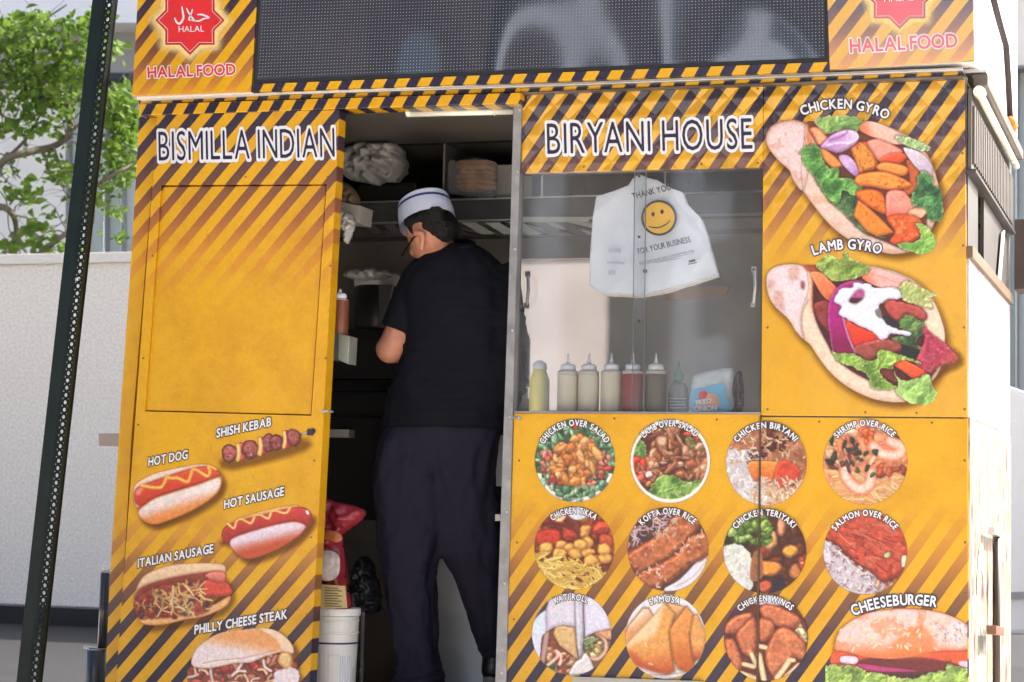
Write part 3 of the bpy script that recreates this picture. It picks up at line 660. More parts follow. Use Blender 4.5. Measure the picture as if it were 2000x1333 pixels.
def art_burger():
    A = Art(1612, 1182, 1888.5, 1334, 1.5, 59); T = TT(1400, 1150, 4)
    out = [(918, 440), (950, 340), (1030, 260), (1150, 200), (1300, 165), (1500, 155), (1700, 175), (1850, 220), (1950, 280), (1990, 330), (1990, 800), (900, 800), (850, 700), (915, 560)]
    A.shadow(out, 0, 4, 9, a=.5, T=T)
    A.shape([(915, 480), (1000, 480), (1990, 460), (1990, 640), (1600, 660), (1100, 620), (900, 600)], (222, 92, 56), T=T, tex=.1)
    A.shape([(1100, 560), (1350, 530), (1700, 550), (1990, 640), (1700, 660), (1300, 610), (1120, 600)], (110, 44, 44), T=T, tex=.15, soft=6)
    A.shape([(1120, 585), (1300, 610), (1560, 640), (1560, 665), (1250, 650), (1100, 610)], (178, 60, 118), T=T, edge=(150, 40, 90), ew=2)
    A.shape([(918, 440), (950, 340), (1030, 260), (1150, 200), (1300, 165), (1500, 155), (1700, 175), (1850, 220), (1950, 280), (1990, 330), (1990, 470), (1700, 490), (1450, 545), (1200, 540), (1000, 490), (925, 480)], (222, 198, 192), grad=((226, 120, 66), 90, .55, 1), edge=(206, 130, 96), ew=5, T=T, tex=.09, tsc=7, spots=[(30, .58, (222, 150, 110), 5)])
    A.shape([(1340, 480), (1450, 350), (1600, 290), (1700, 400), (1650, 520), (1400, 540)], (222, 122, 64), soft=16, T=T, alpha=.7)
    A.shape([(1850, 260), (1990, 330), (1990, 440), (1800, 440)], (216, 216, 228), soft=16, T=T, alpha=.7)
    A.shape([(975, 530), (1090, 535), (1090, 585), (975, 580)], (226, 206, 226), soft=2, T=T)
    A.shape([(1895, 570), (1990, 575), (1990, 620), (1910, 610)], (230, 200, 220), soft=4, T=T)
    r = A.rs
    for i in range(85):
        x, y = r.uniform(960, 1930), r.uniform(190, 480)
        if y < 175+((x-1480)/560)**2*170 or y > 500: continue
        a = r.uniform(0, 3.14); l = r.uniform(12, 22)
        c = r.choice([(240, 222, 200), (246, 232, 206), (226, 200, 180)])
        A.line([(x-l*math.cos(a), y-l*math.sin(a)*.7), (x+l*math.cos(a), y+l*math.sin(a)*.7)], 3.6, c, edge=(206, 160, 120), T=T)
    for i in range(30):
        x, y = r.uniform(1700, 1960), r.uniform(260, 420); A.line([(x, y), (x+8, y+12)], 1.4, (140, 100, 110), T=T)
    A.shape([(880, 640), (1250, 650), (1990, 660), (1990, 800), (860, 800)], (76, 40, 44), T=T, soft=4, tex=.3)
    A.lettuce([(840, 620), (960, 600), (1080, 610), (1180, 650), (1400, 690), (1560, 700), (1720, 640), (1790, 650), (1810, 575), (1850, 600), (1990, 650), (1990, 810), (850, 810)], (162, 196, 92), (84, 112, 58), (214, 226, 158), T=T, frill=5, sc_=9)
    return A
C_ = dict(
    chicken_salad=(1123, 900, 78, 81), lamb_salad=(1309, 901, 78, 82), biryani=(1496.6, 905, 78.5, 82), shrimp=(1690, 903.5, 82, 82.5),
    tikka=(1121.7, 1071, 77.5, 81), kofta=(1304.7, 1073, 78.5, 82), teriyaki=(1493.8, 1077, 80.5, 82), salmon=(1690, 1079, 81.5, 82),
    kati=(1116.6, 1239, 77, 80), samosa=(1299.7, 1244, 78, 82), wings=(1496, 1246, 82, 84))
def base(key, seed, col, tex=.3, tsc=9):
    cx, cy, rx, ry = C_[key]; A = disc(cx, cy, rx, ry, seed)
    c = np.array(col, float)*(1+tex*2*(vnoise(A.X, A.Y, tsc, seed)-.5))[..., None]
    A.put(ALLW, np.ones(A.X.shape), np.clip(c, 0, 255)); A.c = (cx, cy); A.r = rx
    return A
def lo(A): return lambda p: np.array(p, float)*A.r+A.c
def rg(A, f): return lambda x, y: f((x-A.c[0])/A.r, (y-A.c[1])/A.r)
def rim(A, a=.93, col=(226, 218, 210), ang=None):
    k = ss(a-.02, a, np.hypot((A.X-A.c[0])/A.r, (A.Y-A.c[1])/(A.r*1.03)))
    if ang: t = np.degrees(np.arctan2(A.Y-A.c[1], A.X-A.c[0])); k = k*((t > ang[0]) & (t < ang[1]))
    c = np.array(col, float)*(1+.1*(A.d[..., None]/5)); A.put(ALLW, k, np.clip(c, 0, 255))
def art_chicken_salad():
    A = base('chicken_salad', 61, (70, 92, 66)); T = lo(A)
    A.chunks(150, rg(A, lambda x, y: .66 < math.hypot(x, y) < 1), (4, 9), [(112, 160, 118), (84, 128, 88), (140, 186, 146), (62, 96, 66), (170, 206, 166)], elong=1.8, edge=.7)
    A.chunks(34, rg(A, lambda x, y: .6 < math.hypot(x, y) < .85 and -.2 < y < .6), (4, 8), [(206, 96, 72), (190, 74, 58), (216, 140, 120)])
    A.chunks(3, rg(A, lambda x, y: abs(x-.02) < .06 and y < -.72), (5, 7), [(206, 50, 40)])
    rim(A, .93, ang=(20, 160)); A.chunks(18, rg(A, lambda x, y: .86 < math.hypot(x, y) < 1 and y > .5), (4, 8), [(120, 166, 130), (92, 140, 104), (150, 190, 160)])
    A.chunks(70, rg(A, lambda x, y: math.hypot(x*1.05, y*1.1-.0) < .62), (7, 13), [(230, 158, 88), (220, 142, 74), (236, 174, 108), (212, 128, 66)], edge=.66, light=.2)
    A.strands(10, rg(A, lambda x, y: math.hypot(x, y) < .5), (6, 14), (1.5, 2.5), [(70, 90, 50), (90, 60, 40)])
    return A
def art_lamb_salad():
    A = base('lamb_salad', 67, (90, 50, 34)); T = lo(A)
    A.lettuce([(-.95, -.4), (-.7, -.5), (-.6, -.1), (-.7, .3), (-.9, .1)], T=T); A.lettuce([(.4, -.6), (.7, -.5), (.9, -.2), (.7, .1), (.5, -.2)], T=T)
    A.lettuce([(-.3, -.8), (.1, -.9), (.2, -.7), (-.1, -.5)], (190, 200, 150), T=T)
    A.chunks(26, rg(A, lambda x, y: -.95 < x < -.35 and -.1 < y < .6), (6, 12), [(220, 70, 50), (230, 110, 80), (206, 60, 44), (226, 130, 100)])
    A.chunks(10, rg(A, lambda x, y: .1 < x < .9 and y < -.55), (5, 9), [(214, 96, 70), (200, 80, 60)])
    A.chunks(110, rg(A, lambda x, y: x > -.5 and -.75 < y < .45 and x+y*.2 > -.55), (5, 12), [(184, 118, 82), (164, 98, 68), (202, 142, 102), (140, 80, 56), (216, 164, 126)], elong=2.0, light=.25, edge=.66)
    A.chunks(16, rg(A, lambda x, y: -.6 < x < -.2 and .2 < y < .7), (5, 9), [(206, 146, 104), (186, 120, 84)])
    A.lettuce([(-.3, .42), (0, .35), (.4, .5), (.75, .5), (.6, .85), (.1, 1), (-.4, .95), (-.55, .8)], (142, 178, 90), (78, 112, 50), (196, 214, 150), T=T, frill=4, sc_=7)
    A.shape([(-.6, .28), (-.48, .25), (-.46, .36), (-.6, .4)], (236, 214, 214), T=T); A.shape([(-.35, -.6), (-.1, -.62), (-.1, -.4), (-.3, -.38)], (216, 180, 150), edge=(150, 100, 70), T=T)
    rim(A, .94); return A
RICE = [(232, 230, 232), (216, 212, 214), (242, 240, 240), (200, 192, 190)]
def art_biryani():
    A = base('biryani', 71, (166, 106, 74)); T = lo(A)
    A.shape([(-.2, -1.1), (.4, -1.1), (.9, -.6), (.5, -.7), (0, -.85)], (60, 50, 76), T=T, soft=4)
    A.chunks(14, rg(A, lambda x, y: x > 0 and y < -.3), (7, 13), [(110, 54, 40), (90, 44, 36), (150, 80, 56)])
    A.shape([(-1.05, -.35), (-.6, -.3), (-.2, .1), (-.3, .5), (.2, 1.05), (-.6, 1), (-1.1, .4)], (196, 190, 190), T=T, tex=.12, warp=4, soft=3); A.shape([(-.4, .5), (.2, .4), (.9, .45), (.7, 1), (-.2, 1.05)], (206, 172, 138), T=T, tex=.2, warp=4, soft=3)
    A.strands(260, rg(A, lambda x, y: y < .0 or x > .3), (7, 13), (2, 3.4), [(206, 160, 120), (226, 190, 150), (184, 132, 92), (236, 214, 184), (160, 108, 74)])
    A.chunks(5, rg(A, lambda x, y: -.5 < x < -.1 and -.3 < y < 0), (6, 9), [(106, 56, 46)])
    A.strands(200, rg(A, lambda x, y: x-y*.2 < -.1 and y > -.3), (7, 12), (2, 3.4), RICE)
    A.shape([(-.45, 0), (-.1, -.05), (.3, 0), (.25, .3), (.1, .5), (-.3, .4)], (222, 140, 60), T=T, light=.15, tex=.1, grad=((206, 104, 50), 90))
    A.shape([(.3, .0), (.55, -.05), (.85, .2), (.75, .5), (.4, .6), (.2, .45)], (196, 72, 48), T=T, light=.2, tex=.22)
    A.strands(150, rg(A, lambda x, y: y > .38 and x > -.35), (7, 12), (2, 3.4), [(236, 216, 190), (220, 190, 156), (244, 232, 214), (190, 140, 96)])
    A.strands(50, rg(A, lambda x, y: x < .1 and y > .3), (7, 12), (2, 3.4), RICE)
    return A
def art_shrimp():
    A = base('shrimp', 73, (226, 146, 104)); T = lo(A)
    A.chunks(40, rg(A, lambda x, y: y < .1), (7, 14), [(230, 160, 120), (222, 134, 94), (236, 180, 146), (214, 120, 84)], edge=.75)
    A.strands(80, rg(A, lambda x, y: y > .25 or x < -.8), (26, 46), (4, 7), [(230, 184, 120), (238, 200, 146), (218, 164, 100)], ang=(-.5, .9), bend=.4)
    def prawn(c):
        p = T(np.array(c)); A.line(p, 26, (232, 186, 160), edge=(206, 126, 92)); A.line(p, 15, (240, 208, 192), edge=(228, 176, 150), tex=.14)
        q = openspline(p, 3)
        for i in range(2, len(q)-1, 2):
            d = q[i]-q[i-1]; n = np.array([-d[1], d[0]])/np.hypot(*d)*11; A.line([q[i]-n, q[i]+n], 1.4, (214, 150, 120), alpha=.6)
    A.chunks(5, rg(A, lambda x, y: -.1 < x < .2 and -.75 < y < -.3), (7, 10), [(228, 110, 56)])
    prawn([(.2, -.38), (.42, -.2), (.75, -.18), (.88, -.35), (.6, -.5)]); prawn([(-.4, .0), (-.48, .3), (-.2, .62), (.08, .55), (.15, .25)])
    A.chunks(22, rg(A, lambda x, y: (-.85 < x < -.2 and -.55 < y < .25) or (x > .4 and y < -.55)), (5, 9), [(44, 60, 44), (70, 74, 50), (110, 70, 56)], elong=2)
    A.chunks(9, rg(A, lambda x, y: math.hypot(x, y) < .35), (4, 7), [(70, 92, 50), (50, 70, 44)]); A.chunks(6, rg(A, lambda x, y: x > .3 and 0 < y < .3), (6, 10), [(150, 70, 50), (206, 96, 60)])
    return A
def art_tikka():
    A = base('tikka', 79, (110, 50, 36)); T = lo(A)
    A.chunks(26, rg(A, lambda x, y: y < -.15), (12, 19), [(186, 70, 46), (160, 54, 40), (204, 110, 56), (216, 150, 80)], tex=.25)
    A.shape([(-.2, -.95), (.2, -1.05), (.3, -.8), (0, -.72)], (206, 214, 226), T=T, soft=3); A.shape([(-.5, -.85), (-.2, -.9), (-.3, -.68), (-.5, -.7)], (236, 206, 150), T=T, soft=3)
    A.shape([(-.95, -.4), (-.6, -.5), (-.35, -.4), (-.35, -.1), (-.7, 0), (-.95, -.1)], (196, 62, 44), edge=(120, 36, 30), light=.3, T=T, tex=.25); A.shape([(.65, -.35), (.95, -.3), (.95, 0), (.65, .0)], (196, 84, 50), edge=(130, 50, 34), light=.3, T=T, tex=.25)
    for (x, y) in ((-.72, -.02), (-.3, -.05), (-.1, .02), (-.35, .12), (.05, .12), (.35, .1), (.3, -.15), (.55, .3), (.78, .25), (.4, .3), (.15, -.1), (.75, .02)):
        A.shape([(x+.19*math.cos(t)*A.rs.uniform(.8, 1.1), y+.15*math.sin(t)*A.rs.uniform(.8, 1.1)) for t in np.arange(0, 6.28, .8)], (226, 176, 90), edge=(186, 112, 46), ew=5, light=.2, T=T, tex=.2, warp=1.5)
    A.shape([(-.4, .3), (0, .35), (.5, .6), (.3, .72), (-.2, .5)], (116, 46, 40), T=T, tex=.3, warp=3)
    A.strands(170, rg(A, lambda x, y: y > .28+.35*(x+.3)*(1 if x < .3 else 0) + (.3 if x > .3 else 0) or (x < -.6 and y > .1)), (20, 40), (3, 5), [(222, 184, 84), (232, 200, 106), (206, 164, 66), (238, 212, 130)], ang=(-.7, 1.2), bend=.4)
    return A
def art_kofta():
    A = base('kofta', 83, (80, 54, 46)); T = lo(A)
    A.shape([(-.1, 1), (.3, .75), (.9, .15), (1.1, .3), (.8, 1), (.2, 1.15)], (222, 218, 228), T=T, tex=.08); A.line([(.2, .92), (.6, .7), (.95, .3)], 2, (160, 130, 120), T=T, alpha=.6)
    A.strands(60, rg(A, lambda x, y: x+y < -.6), (12, 26), (2, 3.5), [(206, 176, 190), (190, 150, 160), (150, 90, 70), (226, 206, 214)], bend=.7)
    for pts in ([(-1.05, .15), (-.6, -.15), (-.1, -.5), (.15, -.85), (.7, -.85), (.75, -.5), (.2, .1), (-.6, .6), (-.85, .5)], [(-.8, .7), (-.3, .4), (.2, .1), (.6, -.35), (1, -.4), (1.05, .1), (.5, .45), (0, .85), (-.4, 1)]):
        A.shape(pts, (180, 106, 66), edge=(120, 58, 36), ew=7, light=.25, lw=9, T=T, tex=.3, tsc=7, warp=3, spots=[(9, .62, (146, 74, 46), 3), (7, .68, (222, 172, 140), 7)])
    A.strands(40, rg(A, lambda x, y: abs(x*.75+y-.25) < .12 or (y > .5 and x < 0)), (4, 9), (2, 3.5), [(236, 214, 200), (216, 180, 156)])
    A.strands(25, rg(A, lambda x, y: -.3 < x < .2 and -.8 < y < -.3), (6, 12), (2, 3.5), [(226, 200, 180), (206, 170, 150)])
    return A
def art_teriyaki():
    A = base('teriyaki', 89, (78, 38, 26)); T = lo(A)
    A.chunks(16, rg(A, lambda x, y: x > -.1 and -.8 < y < .9), (10, 17), [(120, 56, 32), (150, 70, 36), (90, 42, 30)], tex=.25)
    for (x, y, a, b, c) in ((.1, -.3, .24, .26, (226, 168, 110)), (.4, -.6, .12, .25, (226, 150, 110)), (.62, .0, .2, .16, (232, 160, 66)), (.05, .4, .36, .2, (226, 146, 60)), (.75, .5, .2, .2, (190, 120, 70)), (.0, .85, .2, .16, (196, 90, 60)), (.9, .3, .12, .2, (176, 70, 44))):
        A.shape([(x+a*math.cos(t)*A.rs.uniform(.85, 1.1), y+b*math.sin(t)*A.rs.uniform(.85, 1.1)) for t in np.arange(0, 6.28, .8)], c, edge=np.array(c)*.55, ew=6, light=.35, T=T, tex=.22, warp=2, spots=[(8, .68, (246, 220, 160), 3)])
    A.shape([(.2, .7), (.45, .65), (.5, 1.05), (.2, 1.05)], (40, 34, 44), T=T)
    A.chunks(26, rg(A, lambda x, y: x < -.5 and -.5 < y < .0), (5, 9), [(52, 84, 40), (40, 66, 34)], tex=.3)
    A.chunks(60, rg(A, lambda x, y: -.8 < x < .1 and -.95 < y < -.2), (5, 11), [(140, 176, 80), (110, 150, 60), (170, 200, 110), (80, 116, 50)], tex=.3)
    A.shape([(-1.05, -.1), (-.6, -.15), (-.35, .1), (-.3, .5), (-.35, .95), (-.8, .8), (-1.1, .3)], (214, 218, 208), T=T, tex=.1, tsc=5, warp=3); A.strands(80, rg(A, lambda x, y: x < -.4 and y > -.05), (5, 9), (2, 3.2), RICE)
    A.shape([(-.3, .1), (-.1, 0), (-.05, .6), (-.35, .7)], (160, 104, 70), T=T, soft=3, tex=.2)
    return A
def art_salmon():
    A = base('salmon', 97, (120, 60, 44)); T = lo(A)
    A.shape([(-1.05, -.4), (-.6, 0), (0, .5), (.5, .85), (.3, 1.1), (-.7, 1), (-1.1, .3)], (196, 184, 192), T=T, tex=.2, tsc=4, soft=3, warp=3)
    A.strands(300, rg(A, lambda x, y: y > x*.55+.15 and y > -.3), (5, 9), (2.6, 3.8), [(222, 214, 222), (236, 230, 236), (196, 184, 196), (150, 120, 120)])
    A.chunks(16, rg(A, lambda x, y: x > .3 and y > .4), (6, 10), [(206, 150, 104), (190, 120, 80), (222, 180, 140)])
    A.shape([(-1, -.55), (-.6, -.85), (0, -1.05), (.6, -.9), (1, -.4), (1.05, .1), (.9, .5), (.45, .72), (.1, .45), (-.3, .2), (-.7, -.2), (-.95, -.3)], (184, 74, 52), edge=(112, 38, 30), ew=7, light=.2, lw=9, T=T, tex=.25, tsc=9, spots=[(9, .62, (206, 110, 84), 3), (5, .66, (110, 40, 34), 7)])
    A.strands(46, rg(A, lambda x, y: y < .3+x*.3 and y > -.8 and math.hypot(x, y) < .9 and x > -.5), (14, 34), (1.2, 2.4), [(214, 130, 104), (130, 46, 38), (200, 104, 84)], ang=(.15, .75), bend=.15)
    A.shape([(.45, .05), (.58, .0), (.58, .1), (.48, .13)], (170, 190, 150), T=T); A.shape([(.88, .1), (1, .1), (1, .3), (.88, .35)], (206, 210, 180), T=T)
    return A
def art_kati():
    A = base('kati', 101, (214, 218, 230), tex=.06, tsc=20); T = TT(1020, 1150, 5.263)
    A.shape([(130, 300), (280, 100), (290, 130), (170, 300)], (60, 50, 50), T=T)
    A.shape([(230, 440), (420, 380), (600, 700), (520, 900), (380, 880), (250, 860), (180, 720)], (130, 70, 50), T=T, tex=.3); A.shape([(620, 480), (760, 430), (910, 420), (910, 560), (850, 700), (740, 820), (640, 680)], (120, 84, 60), T=T, tex=.3)
    A.chunks(20, inpoly([(240, 600), (400, 640), (540, 740), (500, 880), (300, 860)], T), (4, 8), [(190, 96, 60), (222, 176, 130), (206, 130, 90), (160, 70, 46)]); A.chunks(22, inpoly([(630, 560), (760, 520), (840, 600), (780, 700), (650, 660)], T), (4, 8), [(176, 120, 70), (222, 190, 140), (130, 140, 80), (200, 150, 100)])
    A.lettuce([(630, 520), (720, 490), (750, 540), (640, 580)], (160, 176, 130), T=T, frill=2); A.lettuce([(240, 780), (330, 760), (360, 850), (280, 860)], (70, 90, 60), (40, 56, 40), T=T, frill=2)
    A.line([(270, 780), (360, 700), (350, 640)], 6, (226, 196, 176), T=T); A.line([(385, 780), (400, 700), (370, 650)], 5, (232, 206, 190), T=T)
    A.line([(760, 450), (850, 530), (855, 640), (780, 720), (700, 720)], 7, (222, 186, 160), edge=(190, 140, 110), T=T)
    A.shape([(750, 430), (910, 415), (915, 520), (840, 500)], (222, 170, 122), T=T, tex=.12, edge=(190, 130, 80))
    A.shape([(190, 720), (230, 450), (280, 430), (230, 760), (200, 760)], (196, 160, 152), T=T, edge=(170, 130, 120))
    A.shape([(100, 480), (130, 320), (250, 230), (250, 430), (200, 500), (180, 700), (140, 650)], (214, 222, 236), T=T, tex=.04)
    A.shape([(340, 380), (430, 375), (540, 400), (560, 560), (580, 740), (480, 660), (380, 580), (320, 470)], (212, 176, 122), edge=(176, 136, 84), ew=4, T=T, tex=.12, light=.15, smooth=False)
    A.shape([(250, 440), (250, 210), (280, 90), (560, 60), (560, 390), (420, 372), (340, 390)], (218, 212, 222), edge=(186, 176, 206), ew=8, T=T, tex=.04, light=.1, smooth=False)
    A.shape([(540, 60), (640, 60), (640, 400), (620, 600), (590, 760), (560, 560), (550, 380)], (200, 200, 210), edge=(160, 160, 174), ew=4, T=T, smooth=False, light=.25)
    A.shape([(630, 60), (800, 100), (880, 260), (905, 410), (760, 440), (640, 500)], (216, 216, 232), edge=(196, 180, 206), ew=6, T=T, tex=.04, smooth=False)
    A.line([(635, 80), (632, 260), (640, 480)], 3, (110, 100, 120), T=T)
    A.shape([(600, 720), (660, 660), (740, 840), (650, 890), (480, 890), (540, 760)], (226, 222, 220), edge=(180, 170, 160), ew=4, T=T, tex=.05, light=.2)
    return A
def art_samosa():
    A = base('samosa', 103, (228, 224, 222), tex=.05); T = TT(1020, 1150, 5.263)
    def tri(p, c, g, **k): A.shape(p, c, grad=g, edge=np.array(c)*.78, ew=4, light=.12, T=T, tex=.1, smooth=False, **k)
    tri([(1050, 480), (1090, 380), (1240, 200), (1300, 200), (1360, 300), (1250, 560), (1050, 600)], (214, 140, 80), ((236, 214, 190), -120, .3, 1), soft=2)
    tri([(1700, 300), (1800, 260), (1890, 460), (1860, 700), (1760, 770), (1700, 600)], (222, 160, 92), ((170, 70, 36), 80, .6, 1))
    tri([(1490, 140), (1580, 160), (1680, 190), (1500, 420)], (222, 176, 130), ((206, 120, 60), 80))
    tri([(1690, 180), (1760, 260), (1720, 500), (1770, 800), (1710, 870), (1600, 830), (1540, 700), (1490, 440)], (222, 146, 74), ((186, 92, 40), 80, .3, 1))
    tri([(1470, 150), (1570, 260), (1510, 440), (1570, 850), (1500, 890), (1300, 830), (1150, 780), (1080, 700), (1050, 590), (1330, 300)], (224, 160, 86), ((190, 88, 40), 85, .55, 1))
    A.shape([(1055, 590), (1330, 300), (1440, 170), (1400, 400), (1320, 500), (1180, 560)], (238, 214, 182), soft=14, T=T, alpha=.75, tex=.08)
    A.line([(1510, 440), (1520, 600), (1565, 840)], 2.5, (150, 74, 34), T=T, alpha=.8); A.line([(1715, 440), (1735, 640), (1765, 790)], 2.2, (140, 66, 34), T=T, alpha=.8)
    A.shape([(1060, 640), (1160, 660), (1250, 760), (1480, 880), (1300, 850), (1120, 760)], (178, 66, 34), soft=12, T=T, alpha=.6)
    A.line([(1265, 560), (1280, 600)], 3, (240, 200, 150), T=T); A.line([(1300, 770), (1340, 780)], 2.5, (240, 200, 150), T=T)
    A.shape([(1240, 890), (1450, 895), (1700, 870), (1660, 930), (1300, 935)], (226, 224, 226), T=T, soft=2)
    return A
def art_wings():
    A = base('wings', 107, (96, 44, 34)); T = TT(1400, 1150, 4)
    A.shape([(230, 60), (400, 50), (560, 100), (480, 130), (300, 120)], (206, 212, 226), T=T, soft=3)
    A.chunks(8, inpoly([(590, 300), (700, 280), (700, 420), (620, 360)], T), (6, 9), [(238, 220, 170), (226, 206, 150)])
    A.shape([(90, 190), (190, 180), (180, 220), (110, 210)], (70, 40, 80), T=T)
    def wing(p): A.shape(p, (196, 114, 76), edge=(136, 62, 42), ew=6, light=.25, lw=8, T=T, tex=.22, tsc=6, warp=2, spots=[(11, .58, (214, 140, 90), 5), (7, .7, (150, 70, 46), 9)])
    wing([(80, 260), (200, 190), (290, 210), (260, 330), (120, 350), (60, 340)]); wing([(160, 340), (300, 220), (300, 500), (220, 520), (170, 440)]); wing([(60, 400), (130, 400), (190, 520), (200, 600), (150, 640), (80, 520)])
    wing([(330, 150), (420, 120), (600, 190), (660, 250), (600, 310), (460, 290), (380, 250)]); wing([(330, 240), (430, 250), (450, 330), (400, 400), (330, 400)])
    wing([(480, 310), (570, 310), (660, 390), (700, 470), (690, 560), (600, 540), (540, 600), (450, 690), (400, 640), (380, 520), (410, 400)])
    for (a, b, w_) in (((330, 450), (380, 460), 9), ((330, 520), (370, 720), 11), ((270, 510), (310, 600), 9), ((470, 700), (570, 560), 11), ((540, 690), (640, 600), 10), ((210, 590), (290, 610), 9), ((190, 660), (300, 700), 9), ((560, 560), (600, 560), 9), ((250, 690), (300, 710), 8)):
        A.line([a, b], w_, (232, 216, 176), edge=(200, 170, 120), T=T)
    return A

# ------------------------------------------------------------------ ground and what stands far behind
CONC = mat('concrete', (196, 190, 180), rough=.85, var=.18, scale=3, bump=.4, bscale=120)
ASPH = mat('asphalt', (44, 44, 46), rough=.9, var=.25, scale=5, bump=.6, bscale=200)
tag(mk('ground', boxv(-140, 140, -140, 140, -.3, -.012), BOXF, ASPH), kind='structure')
tag(mk('pavement', boxv(-30, 30, -14, 3.6, -.2, 0), BOXF, CONC), kind='structure')
# speckled granite wall behind the cart
def granite():
    m, ns, ln, pb = newmat('speckled_granite')
    tc = N(ns, 'ShaderNodeTexCoord'); v = N(ns, 'ShaderNodeTexNoise'); v.inputs['Scale'].default_value = 42; v.inputs['Detail'].default_value = 5; v.inputs['Roughness'].default_value = .85
    ln.new(tc.outputs['Object'], v.inputs['Vector']); cr = N(ns, 'ShaderNodeValToRGB'); e = cr.color_ramp.elements
    e[0].position = .30; e[0].color = L4((192, 187, 178)); e[1].position = .60; e[1].color = L4((248, 242, 230)); ln.new(v.outputs[0], cr.inputs[0])
    ln.new(cr.outputs[0], pb.inputs['Base Color']); pb.inputs['Roughness'].default_value = .6; return m
GRAN = granite()
YW = 10.9
za = zof(60, 497, YW); zb = zof(60, 1240, YW); xl = P(-260, 900, YW)[0]; xr = P(1560, 900, YW)[0]
gw = empty('granite_wall', (float(xl+xr)/2, YW, 0), 'pale speckled granite wall with a thin coping below the tree', 'wall')
box('wall', xl, xr, YW, YW+.5, 0.16, za-.1, GRAN, gw)
box('coping', xl-.03, xr+.03, YW-.04, YW+.54, za-.098, za, mat('pale_granite', (226, 222, 212), rough=.5, var=.05, scale=30), gw, bevel=.01)
box('plinth', xl, xr, YW-.25, YW+.5, -.01, .158, mat('black_granite', (34, 34, 38), rough=.4), gw)
tag(box('road', -40, 30, 3.6, 10.64, -.1, -.006, mat('shaded_road', (26, 26, 28), rough=.85, var=.2, scale=2, bump=.4, bscale=150)), kind='structure')  # colour lowered to stand for the shade lying on the road
# building behind the wall, left of the frame
YB = 24.0
PALE = mat('pale_cladding', (253, 247, 234), rough=.7, var=.04, scale=1.5)
b = empty('office_building', (float(P(120, 500, YB)[0]), YB, 0), 'pale office building with tall grey windows behind the green tree', 'building')
def bx_px(name, x0, y0, x1, y1, Y, th, m, par, bevel=0):
    return slab(name, [(x0, y0), (x1, y0), (x1, y1), (x0, y1)], Y, th, m, par, bevel)
bx_px('wall', -400, -900, 330, 45, YB-.9, 6, mat('white_cladding', (250, 250, 248), rough=.7, var=.03, scale=1), b)
bx_px('soffit', -400, 46, 330, 143, YB-.2, .4, mat('grey_soffit', (168, 166, 164), rough=.6, var=.05, scale=1), b)
bx_px('beam', -400, 143.5, 330, 156, YB-.35, .5, mat('dark_beam', (56, 60, 64), rough=.5), b)
bx_px('wall', -400, 156, 128, 900, YB, .5, PALE, b)
GLS = mat('grey_green_glass', (196, 206, 198), rough=.35, var=.1, scale=.7, spec=.8)
for x0, x1 in ((137, 163), (170, 202), (209, 236), (242, 330)):
    f = bx_px('window', x0, 160, x1, 900, YB+.1, .06, GLS, b)
for x in (133, 166.5, 205.5, 239): bx_px('mullion', x-2.2, 157, x+2.2, 900, YB-.02, .12, mat('grey_aluminium', (140, 142, 142), rough=.5, metal=.1), b)
# building seen past the right side of the cart
YR = 20.0
b2 = empty('pale_building', (float(P(2000, 500, YR)[0]), YR, 0), 'pale building with grey window strips at the right edge', 'building')
bx_px('wall', 1900, -700, 2500, 128, YR-.2, 4, PALE, b2)
bx_px('wall', 1990, 135, 2500, 1040, YR, .4, mat('green_grey_cladding', (176, 184, 182), rough=.5, var=.05, scale=1), b2)
bx_px('window', 1930, 135, 1984, 1040, YR+.15, .1, mat('pale_green_glass', (150, 166, 162), rough=.1, var=.12, scale=1, spec=.8), b2)
bx_px('mullion', 1985, 130, 1989, 1040, YR-.06, .3, mat('grey_aluminium', (104, 108, 110)), b2)
bx_px('window_sill', 1900, 129, 2500, 134, YR-.28, .3, mat('grey_aluminium', (104, 108, 110)), b2)
# white van behind the cart
YV = 7.0
vw = mat('white_van_paint', (222, 224, 226), rough=.25, var=.02, coat=.6)
v = empty('white_van', (float(P(2060, 1000, YV)[0]), YV, 0), 'white van parked behind the right end of the cart', 'van')
slab('body', [(1925, 745), (1965, 752), (2010, 768), (2080, 790), (2300, 790), (2300, 1240), (1925, 1240)], YV, 1.8, vw, v, bevel=.03)
slab('side_moulding', [(1925, 1158), (2300, 1150), (2300, 1164), (1925, 1172)], YV-.02, .04, mat('grey_moulding', (150, 152, 154), rough=.5), v)
wc = P(2140, 1235, YV); cz = float(wc[2])
wh = mk('wheel', *lathe((wc[0], YV-.03, max(.33, cz)), [(.2, 0), (.33, .01), (.35, .06), (.35, .2), (.3, .24)], 28, 'y'), mat('tyre', (28, 28, 30), rough=.8), v, smooth=False)

